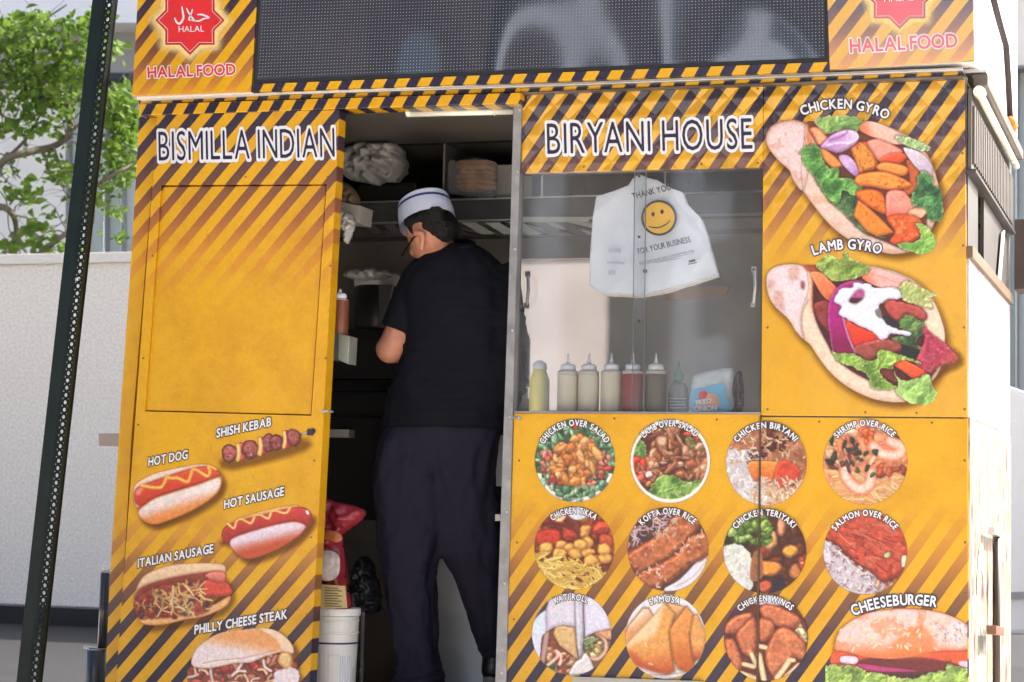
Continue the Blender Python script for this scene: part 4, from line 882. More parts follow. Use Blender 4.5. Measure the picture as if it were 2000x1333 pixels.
# unseen blocks added behind the camera to shape reflections in screen and panes
FAC = mat('dark_facade', (70, 64, 60), rough=.7, var=.2, scale=.4); WGL = mat('facade_glass', (96, 110, 124), rough=.1, var=.2, scale=.3)
for x0, x1, hh, lb in ((-42, -9.4, 30, 'unseen dark building added behind the camera to darken reflections'), (5.5, 40, 24, 'second unseen dark building added for reflections, right of the gap')):
    ob = empty('reflection_building', ((x0+x1)/2, -27, 0), lb, 'building'); box('wall', x0, x1, -34, -24, -.005, hh, FAC, ob)
    for k in range(int((x1-x0)/2.6)):
        for q in range(5): box('window', x0+.6+k*2.6, x0+1.9+k*2.6, -24.0+.0, -23.9, 1.2+q*3.4, 3.4+q*3.4, WGL, ob)
for x0, x1, hh, lb in ((-6.9, -5.9, 26, 'narrow unseen tower added for a dark shape in reflections'), (-3.9, -3.2, 12, 'low unseen block added for a dark shape in reflections')):  # dark slivers added to break up the bright mirrored area
    ob = empty('reflection_building', ((x0+x1)/2, -29, 0), lb, 'building'); box('wall', x0, x1, -32, -28, -.005, hh, FAC, ob); box('roof', x0-.2, x1+.2, -32.2, -27.8, hh+.002, hh+.3, WGL, ob)
tw_ = empty('reflection_tower', (-6, -56, 0), 'tall unseen white building added to brighten reflections', 'building')  # pale tower added for the bright wash it mirrors into glossy panels
box('wall', -22, 7, -66, -52, -.005, 60, mat('white_facade', (206, 218, 238), rough=.7), tw_)
for k in range(8):
    for q in range(12): box('window', -20+k*3.4, -18.6+k*3.4, -52, -51.9, 2+q*4.2, 4.6+q*4.2, WGL, tw_)
# ------------------------------------------------------------------ tree behind the wall
rt = random.Random(5)
YT = 13.6
BARK = mat('bark', (96, 90, 78), rough=.9, var=.3, scale=9, bump=.6, bscale=40, stretch=(1, 1, .4))
tr = empty('tree', (float(P(-150, 900, YT)[0]), YT, 0), 'small leafy green tree spreading over the granite wall beside the post', 'tree')
limbs = [([(-150, 1235), (-146, 900), (-120, 620), (-60, 440), (0, 322), (55, 298), (105, 286), (135, 262), (140, 225), (120, 195), (75, 190)], .06, 0, .75),
         ([(-60, 440), (-5, 405), (25, 420), (30, 460), (5, 500), (-30, 520)], .05, .1, 1),
         ([(-120, 620), (-10, 560), (60, 510), (110, 470), (140, 445), (170, 380), (215, 345), (262, 320), (300, 290)], .04, -.3, .8),
         ([(-30, 190), (0, 222), (35, 245), (50, 280), (52, 296)], .02, .2, 1), ([(-146, 700), (-130, 400), (-70, 200), (10, 90), (70, 50), (130, 10)], .035, .4, 1),
         ([(105, 286), (118, 330), (125, 372), (140, 388)], .015, 0, 1), ([(135, 262), (160, 240), (200, 225), (240, 190), (255, 140)], .018, -.2, 1), ([(0, 322), (60, 260), (100, 170), (150, 90), (200, 60)], .022, .3, 1)]
tw = []; tv = []
for k, (pts, r0, dy, e) in enumerate(limbs):
    q = openspline(pts, 5); n = len(q); path = [P(x, y, YT+dy+.12*math.sin(i*.5+k)) for i, (x, y) in enumerate(q)]
    tv.append(tube(path, [r0*(1-.78*i/(n-1)*e) for i in range(n)], 8))
    for i in range(6 if k != 0 else 20, n, 2):
        if rt.random() < .75: tw.append((path[i], r0*(1-.8*i/(n-1))))
mk('trunk', *tv[0], BARK, tr, smooth=True)
for t in tv[1:]: mk('branch', *t, BARK, tr, smooth=True)
# twigs
TV = []; ends = []
for (p, r) in tw:
    for j in range(2):
        a = rt.uniform(0, 6.28); d = Vector((math.cos(a), rt.uniform(-.6, .6), math.sin(a)+.1)).normalized(); q = Vector(p); path = [q.copy()]
        for s in range(5):
            d = (d+Vector((rt.uniform(-.5, .5), rt.uniform(-.4, .4), rt.uniform(-.55, .35)))).normalized(); q = q+d*rt.uniform(.06, .14); path.append(q.copy()); ends.append(q.copy())
        TV.append(tube(path, [min(r*.4, .012)*(1-.16*s) for s in range(6)], 4, cap=False))
tag(mk('twigs', *bag(*TV), BARK, tr), kind='stuff')
# leaves: folded heart-shaped faces
def leafmat(name, c, tr_):
    m, ns, ln, pb = newmat(name); tc = N(ns, 'ShaderNodeTexCoord'); n = N(ns, 'ShaderNodeTexNoise'); n.inputs['Scale'].default_value = 6; n.inputs['Detail'].default_value = 3; ln.new(tc.outputs['Object'], n.inputs['Vector'])
    mx = N(ns, 'ShaderNodeMix', data_type='RGBA'); a = L4(c); mx.inputs[6].default_value = (a[0]*.55, a[1]*.6, a[2]*.6, 1); mx.inputs[7].default_value = (min(1, a[0]*1.35), min(1, a[1]*1.15), a[2], 1)
    r = N(ns, 'ShaderNodeMapRange'); r.inputs[1].default_value = .35; r.inputs[2].default_value = .65; ln.new(n.outputs[0], r.inputs[0]); ln.new(r.outputs[0], mx.inputs[0]); ln.new(mx.outputs[2], pb.inputs['Base Color']); pb.inputs['Roughness'].default_value = .55; pb.inputs['Specular IOR Level'].default_value = .25
    t = N(ns, 'ShaderNodeBsdfTranslucent'); ms = N(ns, 'ShaderNodeMixShader'); ms.inputs[0].default_value = tr_; ln.new(mx.outputs[2], t.inputs[0]); ln.new(pb.outputs[0], ms.inputs[1]); ln.new(t.outputs[0], ms.inputs[2])
    ln.new(ms.outputs[0], ns['Material Output'].inputs[0]); return m
LM = leafmat('leaf_green', (92, 124, 50), .42)
# crown density by region of the tree, in clumps: (x, y, radius px, count)
clumps = [(20, 60, 40, 70), (60, 55, 45, 70), (110, 70, 45, 60), (160, 50, 35, 60), (190, 40, 22, 30), (20, 110, 50, 90), (80, 115, 50, 110), (140, 110, 45, 90), (190, 90, 30, 40), (30, 165, 50, 110), (90, 165, 45, 100), (140, 160, 40, 70), (25, 215, 40, 60), (80, 215, 35, 50), (130, 205, 35, 50), (60, 250, 30, 25),
          (225, 95, 14, 14), (235, 190, 30, 60), (225, 225, 35, 90), (250, 250, 30, 60), (235, 290, 32, 70), (215, 320, 28, 36), (250, 340, 25, 34), (110, 250, 24, 22), (15, 250, 22, 20), (115, 330, 28, 34), (95, 310, 20, 16), (130, 350, 22, 16), (30, 370, 32, 26), (50, 380, 20, 12), (5, 350, 18, 12), (55, 400, 16, 9), (80, 435, 22, 20), (60, 450, 18, 14), (15, 480, 20, 22), (45, 475, 16, 12), (100, 480, 25, 30), (135, 478, 14, 12), (90, 455, 14, 8), (205, 400, 18, 12), (225, 415, 12, 8), (235, 465, 10, 6), (190, 370, 14, 8), (220, 370, 14, 10), (-40, 100, 60, 90), (-60, 220, 50, 60)]
LV, LF = [], []
def leaf(c, s):
    a, b_, g = rt.uniform(0, 6.28), rt.uniform(-.9, .9), rt.uniform(0, 6.28)
    M3 = Matrix.Rotation(a, 3, 'Z') @ Matrix.Rotation(b_, 3, 'X') @ Matrix.Rotation(g, 3, 'Y')
    P6 = [(0, 0, 0), (-.42, .35, .12), (-.3, .75, .1), (0, 1.1, -.08), (.3, .75, .1), (.42, .35, .12)]
    k = len(LV)
    for q in P6: LV.append(tuple(c+M3 @ (Vector(q)*s)))
    LF.extend([(k, k+1, k+2, k+3), (k, k+3, k+4, k+5)])
for (x, y, r, n) in clumps:
    for i in range(int(n*(1.9 if x > 195 else 1.25))):
        a = rt.uniform(0, 6.28); d = r*math.sqrt(rt.random())*1.1
        leaf(Vector(P(x+d*math.cos(a)*1.1, y+d*math.sin(a)*.8+4*math.sin(x), YT+rt.uniform(-.5, .5))), rt.choice((.05, .07, .09, .12, .13))*rt.uniform(.85, 1.1))
for e in ends:
    if rt.random() < .35: leaf(e, rt.uniform(.06, .1))
tag(mk('leaves', LV, LF, LM, tr), kind='stuff')

# ------------------------------------------------------------------ the food cart
XL = float(P(262, 500, 0)[0]); XR = float(P(1889, 700, 0)[0]); DEP = 1.5
ZF = .56                                             # cart floor
cart = empty('food_cart', (float((XL+XR)/2), .75, 0), 'yellow and navy striped halal food cart with an open door and menu pictures', 'food cart')
STEEL = mat('brushed_steel', (150, 148, 146), rough=.35, metal=.85, var=.12, scale=6, stretch=(1, 1, .1), bump=.1)
DSTEEL = mat('dull_inner_steel', (112, 106, 98), rough=.5, metal=.1, var=.15, scale=3, bump=.1, bscale=30)
DARK = mat('black_equipment', (18, 18, 20), rough=.5, var=.2)
BRIGHT = mat('bright_rail', (190, 190, 188), rough=.3, metal=.7, var=.1, scale=12, stretch=(.3, 1, 1))
WHITE = mat('white_paint', (226, 226, 224), rough=.4, var=.03)
NAVY = (38, 34, 58); PURP = (68, 48, 62); BRWN = (112, 72, 48); TAN = (176, 116, 44)
def Z(px, py, Y=0): return zof(px, py, Y)
xm = 1250
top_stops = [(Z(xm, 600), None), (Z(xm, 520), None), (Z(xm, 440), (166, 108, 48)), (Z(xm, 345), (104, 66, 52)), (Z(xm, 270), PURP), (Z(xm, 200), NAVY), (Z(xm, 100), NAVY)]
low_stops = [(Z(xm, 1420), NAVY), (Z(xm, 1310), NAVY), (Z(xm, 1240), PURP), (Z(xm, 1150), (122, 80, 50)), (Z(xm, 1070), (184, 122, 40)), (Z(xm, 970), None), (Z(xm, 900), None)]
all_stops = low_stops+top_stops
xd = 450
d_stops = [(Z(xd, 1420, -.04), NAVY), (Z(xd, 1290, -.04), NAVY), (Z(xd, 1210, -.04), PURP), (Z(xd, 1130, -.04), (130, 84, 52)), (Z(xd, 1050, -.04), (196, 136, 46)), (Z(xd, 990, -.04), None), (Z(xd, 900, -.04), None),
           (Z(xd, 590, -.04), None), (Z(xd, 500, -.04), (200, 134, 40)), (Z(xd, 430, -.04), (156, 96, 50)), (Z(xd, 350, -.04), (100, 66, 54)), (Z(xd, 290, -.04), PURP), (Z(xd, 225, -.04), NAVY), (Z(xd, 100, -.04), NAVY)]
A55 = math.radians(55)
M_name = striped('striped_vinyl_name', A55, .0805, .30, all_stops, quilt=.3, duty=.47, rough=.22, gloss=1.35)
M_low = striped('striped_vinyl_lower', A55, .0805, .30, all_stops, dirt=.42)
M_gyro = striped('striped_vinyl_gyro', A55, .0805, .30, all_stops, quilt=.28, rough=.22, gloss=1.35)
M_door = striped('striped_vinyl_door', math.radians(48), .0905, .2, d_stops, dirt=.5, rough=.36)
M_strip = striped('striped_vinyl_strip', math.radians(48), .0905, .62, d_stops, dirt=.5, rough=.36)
xb = 380
b_stops = [(Z(xb, 200, -.1), (226, 160, 44)), (Z(xb, 165, -.1), (188, 122, 48)), (Z(xb, 100, -.1), (116, 72, 50)), (Z(xb, 40, -.1), (70, 46, 58)), (Z(xb, -20, -.1), NAVY), (Z(xb, -300, -.1), NAVY)]
M_box = striped('striped_vinyl_sign', math.radians(50), .083, .1, b_stops, dirt=.2, rough=.25)
M_trim = striped('striped_trim', math.radians(60), .0805, .1, [(0, NAVY), (3, NAVY)], dirt=.15, rough=.22)
M_plain = mat('yellow_side_vinyl', YEL, rough=.4, var=.06, scale=6)

# panels of the service side
T_ = .03
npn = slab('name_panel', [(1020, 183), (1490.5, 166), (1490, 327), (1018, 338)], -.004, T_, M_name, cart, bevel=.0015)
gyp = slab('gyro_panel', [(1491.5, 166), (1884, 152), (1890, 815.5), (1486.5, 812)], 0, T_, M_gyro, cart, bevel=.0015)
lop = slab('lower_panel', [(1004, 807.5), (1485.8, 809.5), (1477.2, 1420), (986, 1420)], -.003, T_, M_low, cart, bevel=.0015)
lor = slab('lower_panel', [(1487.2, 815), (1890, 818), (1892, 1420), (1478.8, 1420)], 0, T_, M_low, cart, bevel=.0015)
lor['label'] = 'right lower panel with shrimp, salmon and cheeseburger pictures'; lop['label'] = 'left lower panel with nine menu pictures'
slab('seam_trim', [(1483.5, 812), (1486.5, 812), (1480, 1400), (1476, 1400)], -.010, .008, mat('brown_seam', (88, 66, 50), rough=.4, metal=.3), cart)
slab('step_plate', [(1118, 1322), (1372, 1331), (1372, 1400), (1118, 1400)], -.02, .018, STEEL, cart)
# cart shell behind the skins
slab('corner_post', [(1880, 150), (1888, 150), (1893, 1420), (1883, 1420)], .032, .03, STEEL, cart)
box('chassis', XL-.1, XR-.02, .03, DEP-.03, .34, ZF-.06, mat('black_frame', (24, 24, 26), rough=.6), cart)
box('floor', XL-.1, XR-.01, .035, DEP, ZF-.058, ZF, mat('worn_floor', (150, 146, 140), rough=.7, var=.3, scale=4, bump=.3), cart)
for x in (XL+.6, XR-.6):
    for y in (.2, 1.3): mk('wheel', *lathe((x, y-.09, .27), [(.08, 0), (.22, 0), (.27, .03), (.27, .15), (.22, .18), (.08, .18)], 24, 'y'), mat('tyre', (28, 28, 30), rough=.8), cart)
ZC = Z(1015, 203); ZR = ZC+.05
box('roof', XL-.02, XR, .035, DEP, ZR, ZR+.03, STEEL, cart)
box('ceiling', XL, XR-.02, .04, DEP-.02, ZR-.012, ZR-.002, DSTEEL, cart)
# left strip, door leaf with its sunk panel
slab('side_strip', [(272, 228), (309, 226), (300, 330), (257, 850), (226, 1400), (200, 1400), (205, 1333), (215, 1120), (229, 900), (236, 790), (255, 520)], 0, .04, M_strip, cart, bevel=.0015)
door = slab('door', [(308, 222), (663, 215.5), (600, 1420), (218, 1420), (256, 850)], -.045, .004, M_door, cart)
# make the leaf: frame around a sunk panel
def ring(outer, inner, Y, th):
    f = [P(*p, Y) for p in outer]; g = [P(*p, Y) for p in inner]; n = 4; off = np.array([0, th, 0])
    V = f+g+[p+off for p in f]+[p+off for p in g]; F = []
    for i in range(4):
        j = (i+1) % 4; F += [(i, j, 4+j, 4+i), (8+i, 8+j, 12+j, 12+i), (i, j, 8+j, 8+i), (4+i, 4+j, 12+j, 12+i)]
    return V, F
bpy.data.objects.remove(door)
V, F = ring([(308, 222), (663, 215.5), (600, 1420), (220, 1420)], [(314.5, 362), (638, 360), (608, 812.5), (282, 804)], -.045, .058)
door = mk('door', V, F, M_door, cart)
slab('inset_panel', [(317, 365), (636.6, 362.5), (606.8, 810.5), (284.6, 802)], -.036, .03, M_door, door, bevel=.003)
slab('groove', [(313, 361), (639, 359), (609, 813.5), (281, 805)], -.008, .01, mat('dark_groove', (60, 38, 20), rough=.7), door)
slab('door_edge', [(663.4, 216), (664, 216), (601, 1420), (600.4, 1420)], -.043, .05, M_door, door)
mk('latch', *bag(tube([P(628, 804, -.05), P(640, 803, -.05), P(650, 805, -.03)], .004, 6)), BRIGHT, door)
slab('hinge_clip', [(600, 838), (612, 838), (611, 851), (599, 851)], -.052, .006, mat('dark_clip', (70, 60, 80), rough=.3, metal=.6), door, bevel=.002)
SCR = mat('panel_screw', (120, 96, 60), rough=.4, metal=.5)
def screws(par, pts, Y):
    for x, y in pts: c = P(x, y, Y); mk('screw', *lathe(tuple(c), [(.0042, .002), (.0036, -.0012), (.0012, -.002)], 8, 'y'), SCR, par)
screws(npn, [(1030, 328), (1140, 326), (1370, 321), (1480, 319), (1030, 190), (1480, 174)], -.004)
screws(gyp, [(1499, 400), (1499, 640), (1499, 800), (1880, 300), (1881, 480), (1883, 640), (1884, 800), (1690, 806), (1790, 807)], 0)
screws(lop, [(1014, 900), (1010, 1060), (1004, 1210), (1200, 818), (1400, 820)], -.003); screws(lor, [(1884, 900), (1885, 1060), (1886, 1160), (1600, 824), (1820, 826)], 0)
screws(door, [(322, 346), (480, 346), (640, 346), (645, 520), (636, 700), (270, 830), (614, 900), (608, 1050), (600, 1200), (298, 500), (280, 700)], -.045)
# diamond-plate door post with rivets
def treadplate():
    m, ns, ln, pb = newmat('tread_plate'); tc = N(ns, 'ShaderNodeTexCoord'); mp = N(ns, 'ShaderNodeMapping'); mp.inputs['Rotation'].default_value = (0, math.radians(45), 0); mp.inputs['Scale'].default_value = (24, 24, 24); ln.new(tc.outputs['Object'], mp.inputs[0])
    n = N(ns, 'ShaderNodeTexBrick'); n.inputs['Mortar Size'].default_value = .12; n.inputs['Mortar Smooth'].default_value = .4; mp2 = N(ns, 'ShaderNodeMapping'); mp2.inputs['Rotation'].default_value = (math.radians(90), 0, 0); ln.new(mp.outputs[0], mp2.inputs[0]); ln.new(mp2.outputs[0], n.inputs['Vector'])
    no = N(ns, 'ShaderNodeTexNoise'); no.inputs['Scale'].default_value = 22; no.inputs['Detail'].default_value = 6; ln.new(tc.outputs['Object'], no.inputs['Vector']); cr = N(ns, 'ShaderNodeMapRange'); cr.inputs[3].default_value = .16; cr.inputs[4].default_value = .5; ln.new(no.outputs[0], cr.inputs[0])
    ln.new(cr.outputs[0], pb.inputs['Base Color']); pb.inputs['Metallic'].default_value = .55; pb.inputs['Roughness'].default_value = .38
    b = N(ns, 'ShaderNodeBump'); b.inputs['Strength'].default_value = .7; b.inputs['Distance'].default_value = .004; ln.new(n.outputs['Fac'], b.inputs['Height']); ln.new(b.outputs[0], pb.inputs['Normal']); return m
TREAD = treadplate()
post = slab('door_post', [(1003, 203), (1019.5, 203), (1008, 560), (1001.5, 800), (988, 1333), (985, 1420), (963, 1420), (967, 1333), (981, 900), (993, 560)], -.012, .05, TREAD, cart, bevel=.002)
for y in (215, 336, 487, 646, 815, 1000, 1140, 1270, 1315):
    x = 1003+(y-203)*(-.031)+11; c = P(x, y, -.016)
    mk('rivet', *lathe(tuple(c), [(.0045, .004), (.004, 0), (.002, -.002)], 8, 'y'), BRIGHT, post)
mk('door_latch', *tube([P(1003, 815, -.02), P(1013, 816, -.05), P(1018, 820, -.05)], .005, 6), BRIGHT, cart)
# fascia: drip hood over the door, stripe trims and rails
slab('drip_hood', [(271, 204), (1016, 181), (1016, 202), (271, 226)], -.05, .09, M_trim, cart, bevel=.003)
slab('trim_strip', [(271, 194.5), (1016, 171), (1016, 179.5), (271, 202.8)], -.03, .06, M_trim, cart)
slab('trim_strip', [(1017, 171), (1872, 139), (1872, 147), (1017, 180)], -.022, .05, M_trim, cart)
slab('rail', [(1017, 181), (1880, 148), (1882, 153), (1017, 184)], -.03, .06, mat('worn_rail', (120, 108, 96), rough=.35, metal=.6, var=.4, scale=14, stretch=(.3, 1, 1)), cart)
slab('rail', [(262, 189), (1016, 165), (1880, 132), (1880, 138), (1016, 170.6), (262, 194)], -.045, .08, BRIGHT, cart, bevel=.002)
# sign box on the roof
YS = -.10
zb0 = Z(1903, 118, YS); XB0 = float(P(262, 150, YS)[0]); XB1 = float(P(1902.5, 100, YS)[0]); ZT = Z(1000, -230, YS)
sb = mk('sign_box', *bag((boxv(XB0, XB1, YS+.022, YS+1.62, zb0+.005, ZT), BOXF)), mat('white_sign_box', (228, 228, 226), rough=.45, var=.04, scale=2), cart)
slab('halal_panel', [(277, -150), (511, -150), (490, 178.5), (258, 187.5)], YS, .02, M_box, cart, bevel=.0015)
M_boxr = striped('striped_vinyl_sign_right', math.radians(52), .083, .35, [(Z(1760, 170, YS), (222, 150, 46)), (Z(1760, 120, YS), (198, 130, 50)), (Z(1760, 60, YS), (130, 82, 52)), (Z(1760, 0, YS), (66, 46, 62)), (Z(1760, -200, YS), NAVY)], dirt=.1, rough=.18, gloss=1.9)
hp2 = slab('halal_panel', [(1611, -150), (1897, -150), (1903.5, 118), (1620, 136)], YS, .02, M_boxr, cart, bevel=.0015)
slab('sign_trim', [(494.5, 165), (1619, 121.5), (1619.5, 139), (491, 180.5)], YS-.004, .02, M_trim, cart)
BEZ = mat('black_bezel', (30, 32, 38), rough=.4)
slab('screen_frame', [(511, -150), (1612, -150), (1619, 121), (494.6, 164.5)], YS+.004, .012, BEZ, cart)
def screenmat():
    m, ns, ln, pb = newmat('screen_mask'); pb.inputs['Base Color'].default_value = L4((40, 46, 58)); tc = N(ns, 'ShaderNodeTexCoord')
    n = N(ns, 'ShaderNodeTexNoise'); n.inputs['Scale'].default_value = 1.6; n.inputs['Detail'].default_value = 0; ln.new(tc.outputs['Object'], n.inputs['Vector'])
    b = N(ns, 'ShaderNodeBump'); b.inputs['Strength'].default_value = .42; b.inputs['Distance'].default_value = .12; ln.new(n.outputs[0], b.inputs['Height']); ln.new(b.outputs[0], pb.inputs['Normal'])
    pb.inputs['Roughness'].default_value = .06; pb.inputs['Specular IOR Level'].default_value = 1.0; pb.inputs['Coat Weight'].default_value = 1.0; pb.inputs['Coat Roughness'].default_value = .05; ln.new(b.outputs[0], pb.inputs['Coat Normal']); return m
scr = slab('led_screen', [(515, -150), (1607, -150), (1612, 113), (501, 156)], YS-.002, .006, screenmat(), cart)
# the diodes themselves
dv, df = [], []
nx, ny = 176, 27
a0, a1, b0, b1 = P(503, 152, YS-.0035), P(1611, 110, YS-.0035), P(513.5, -20, YS-.0035), P(1609, -62, YS-.0035)
for j in range(ny):
    for i in range(nx):
        u, v_ = (i+.5)/nx, (j+.3)/ny
        c = (a0*(1-u)+a1*u)*(1-v_)+(b0*(1-u)+b1*u)*v_; k = len(dv)
        for t in range(6): dv.append((c[0]+.0015*math.cos(t*1.047), c[1], c[2]+.0015*math.sin(t*1.047)))
        df.append(tuple(range(k, k+6)))
tag(mk('diodes', dv, df, mat('pale_diode', (150, 156, 166), rough=.4, var=.1), scr), kind='stuff')
# eight-point halal badges and their lettering
def star(cx, cy, R, r_, n=8, sq=1.0, rot=0):
    o = []
    for k in range(2*n):
        a = math.pi*k/n+rot; q = R if k % 2 == 0 else r_; o.append((cx+q*math.sin(a), cy-q*math.cos(a)*sq))
    return o
def flat(name, pts, Y, m, parent):
    f = [P(x, y, Y) for x, y in pts]; return mk(name, f, [tuple(range(len(f)))[::-1]], m, parent)
RED = mat('badge_red', (206, 44, 48), rough=.3, var=.08, scale=12); DRED = mat('badge_dark_red', (176, 36, 46), rough=.3)
INKW = mat('white_ink', (214, 217, 222), rough=.3, var=.02); INKN = mat('navy_ink', (42, 32, 58), rough=.3, var=.05); INKR = mat('red_ink', (206, 52, 50), rough=.3, var=.05); INKB = mat('brown_black_ink', (58, 42, 40), rough=.35)
CO = dict(coat=1, coatior=1.9); REDg = mat('glossy_badge_red', (206, 44, 48), rough=.25, var=.08, scale=12, **CO); DREDg = mat('glossy_badge_dark_red', (176, 36, 46), rough=.25, **CO); INKWg = mat('glossy_white_ink', (214, 217, 222), rough=.25, **CO); INKRg = mat('glossy_red_ink', (206, 52, 50), rough=.25, **CO)
def badge(par, cx, cy, s, sl):
    RED, DRED, INKW = (REDg, DREDg, INKWg) if cx > 1000 else (globals()['RED'], globals()['DRED'], globals()['INKW'])
    A = Art(cx-90*s, -20, cx+90*s, cy+90*s, 1.6, 5); p = np.array(star(cx, cy, 70*s, 57*s)); d = A.sdf(p, ALLW)
    A.put(ALLW, ss(-24*s, 4, d)**1.8*.9, (252, 226, 150)); A.build('badge_glow', YS-.0014, par)
    flat('badge', star(cx, cy, 68*s, 52*s), YS-.0024, DRED, par); flat('badge_face', star(cx, cy, 62.5*s, 47.5*s), YS-.0034, INKW, par); flat('badge_face', star(cx, cy, 61*s, 46.4*s), YS-.0044, RED, par)
def strokes(name, lst, Y, m, par):
    V, F = [], []
    for pts, w_ in lst:
        q = openspline(pts, 6); n = len(q); k0 = len(V)
        for i in range(n):
            t = q[min(i+1, n-1)]-q[max(i-1, 0)]; t = t/(np.hypot(*t)+1e-9); nn = np.array([-t[1], t[0]])*w_/2*(1-.5*abs(2*i/(n-1)-1)**3)
            V += [P(*(q[i]+nn), Y), P(*(q[i]-nn), Y)]
        F += [(k0+2*i, k0+2*i+1, k0+2*i+3, k0+2*i+2) for i in range(n-1)]
    return mk(name, V, F, m, par)
hp = [o for o in cart.children if o.name.startswith('halal_panel')]
hpl = hp[0]; hpr = hp2
badge(hpl, 371, 40, 1, 0)
strokes('arabic_lettering', [([(385, 29), (394, 29), (403, 32), (410, 35)], 3.4), ([(410, 35), (398, 37), (390, 41), (380, 41), (373, 39)], 3.2), ([(364, 16), (369, 26), (378, 38), (383, 41)], 3.2), ([(376, 18), (373, 28), (369, 38), (372, 41)], 3), ([(355, 13), (357, 24), (358, 36), (352, 46), (345, 44), (341, 35)], 4)], YS-.0056, INKW, hpl)
lettering('lettering', 'HALAL', straight((349, 63), (398.5, 62), 11.5, YS-.0056), INKW, hpl, .0)
def outlined(par, text, p0, p1, h, Y, mi, mo, off=.012, out=.06, gap=.09, slant=0, nm='lettering', space=.26):
    f = straight(p0, p1, h, Y-.002, slant); g = straight(p0, p1, h, Y-.0012, slant)
    lettering(nm+'_outline', text, g, mo, par, out, gap, space=space); return lettering(nm, text, f, mi, par, off, gap, space=space)
outlined(hpl, 'HALAL FOOD', (289, 152.5), (460, 146), 21, YS, INKR, INKW, .03, .12, .17)
badge(hpr, 1757, -14, 1.05, 0)
lettering('lettering', 'HALAL', straight((1727, 4), (1785, 1), 12, YS-.0056), INKWg, hpr)
outlined(hpr, 'HALAL FOOD', (1661, 103), (1870, 92), 26, YS, INKRg, INKWg, .03, .12, .17)
# the cart's name
outlined(door, 'BISMILLA INDIAN', (310, 314.5), (654, 307), 57, -.045, INKN, INKW, -.004, .105, .17, 0, space=.34)
outlined(npn, 'BIRYANI HOUSE', (1069, 301.5), (1470, 291), 60, -.004, INKN, INKW, -.004, .10, .19, 0, space=.42)

# pictures and captions
def pic(fn, Y, par, label): return fn().build('food_picture', Y, par, label)
pic(art_chicken_gyro, -.0016, gyp, 'printed picture of a chicken gyro in pita'); pic(art_lamb_gyro, -.0022, gyp, 'printed picture of a lamb gyro with onion and white sauce')
pic(art_kebab, -.0466, door, 'printed picture of a meat skewer'); pic(art_hot_dog, -.0466, door, 'printed picture of a hot dog with mustard')
pic(art_hot_sausage, -.0466, door, 'printed picture of a red sausage in a bun'); pic(art_italian_sausage, -.0466, door, 'printed picture of a sausage with onions in a roll')
pic(art_philly, -.0466, door, 'printed picture of a steak sandwich'); pic(art_burger, -.0016, lor, 'printed picture of a cheeseburger with sesame bun')
for fn, par, lb in ((art_chicken_salad, lop, 'round picture of chicken on salad'), (art_lamb_salad, lop, 'round picture of lamb on salad'), (art_biryani, lop, 'round picture of biryani rice'), (art_shrimp, lor, 'round picture of shrimp'),
                    (art_tikka, lop, 'round picture of chicken tikka'), (art_kofta, lop, 'round picture of two kofta rolls'), (art_teriyaki, lop, 'round picture of chicken with broccoli and rice'), (art_salmon, lor, 'round picture of salmon on rice'),
                    (art_kati, lop, 'round picture of wrapped rolls'), (art_samosa, lop, 'round picture of samosas'), (art_wings, lop, 'round picture of fried chicken wings')):
    pic(fn, -.0046 if par is lop else -.0016, par, lb)
def cap_arc(par, key, text, half, h=11.5, k=.86, Y=-.0052, off=.05, out=.19, rot=0):
    cx, cy, rx, ry = C_[key]; r = rx*k+1
    lettering('lettering_outline', text, arc(cx, cy, r, -half+rot, half+rot, h, Y-.0006), INKB, par, out, .24, space=.46); lettering('lettering', text, arc(cx, cy, r, -half+rot, half+rot, h, Y-.0014), INKW, par, off, .24, space=.46)
for key, t, a, par in (('chicken_salad', 'CHICKEN OVER SALAD', 61, lop), ('lamb_salad', 'LAMB OVER SALAD', 47, lop), ('biryani', 'CHICKEN BIRYANI', 53, lop), ('shrimp', 'SHRIMP OVER RICE', 48, lor), ('tikka', 'CHICKEN TIKKA', 37, lop), ('kofta', 'KOFTA OVER RICE', 46, lop), ('teriyaki', 'CHICKEN TERIYAKI', 51, lop), ('salmon', 'SALMON OVER RICE', 53, lor), ('kati', 'KATI ROLL', 27, lop), ('samosa', 'SAMOSA', 24, lop), ('wings', 'CHICKEN WINGS', 43, lop)):
    cap_arc(par, key, t, a, Y=-.0052 if par is lop else -.0022, rot=-1)
def cap_free(par, text, place_pts, h, Y, off=.04, out=.16):
    for m, dy, o_ in ((INKN, .0008, out), (INKW, .0016, off)):
        pl = arc3(*place_pts, h, Y-dy) if len(place_pts) == 3 else straight(*place_pts, h, Y-dy)
        lettering('lettering' if m is INKW else 'lettering_outline', text, pl, m, par, o_, .19, space=.4)
cap_free(gyp, 'CHICKEN GYRO', [(1567, 226), (1650, 212.5), (1732, 234)], 18, -.0024)
cap_free(gyp, 'LAMB GYRO', [(1590, 499), (1652, 487), (1719, 497)], 19, -.0030)
cap_free(lor, 'CHEESEBURGER', [(1667, 1203), (1748, 1183), (1828, 1186)], 20, -.0024)
for t, p in (('SHISH KEBAB', ((423, 855), (529, 832))), ('HOT DOG', ((290, 911), (366, 896))), ('HOT SAUSAGE', ((438, 994), (554, 968))), ('ITALIAN SAUSAGE', ((269, 1109), (416, 1080))), ('PHILLY CHEESE STEAK', ((380, 1239), (560, 1208)))):
    for m, dy, o_ in ((INKB, .0022, .16), (INKW, .003, .045)):
        lettering('lettering' if m is INKW else 'lettering_outline', t, straight(*p, 16.5 if 'PHIL' not in t else 17, -.045-dy, up=(.03, -1)), m, door, o_, .19, space=.42)

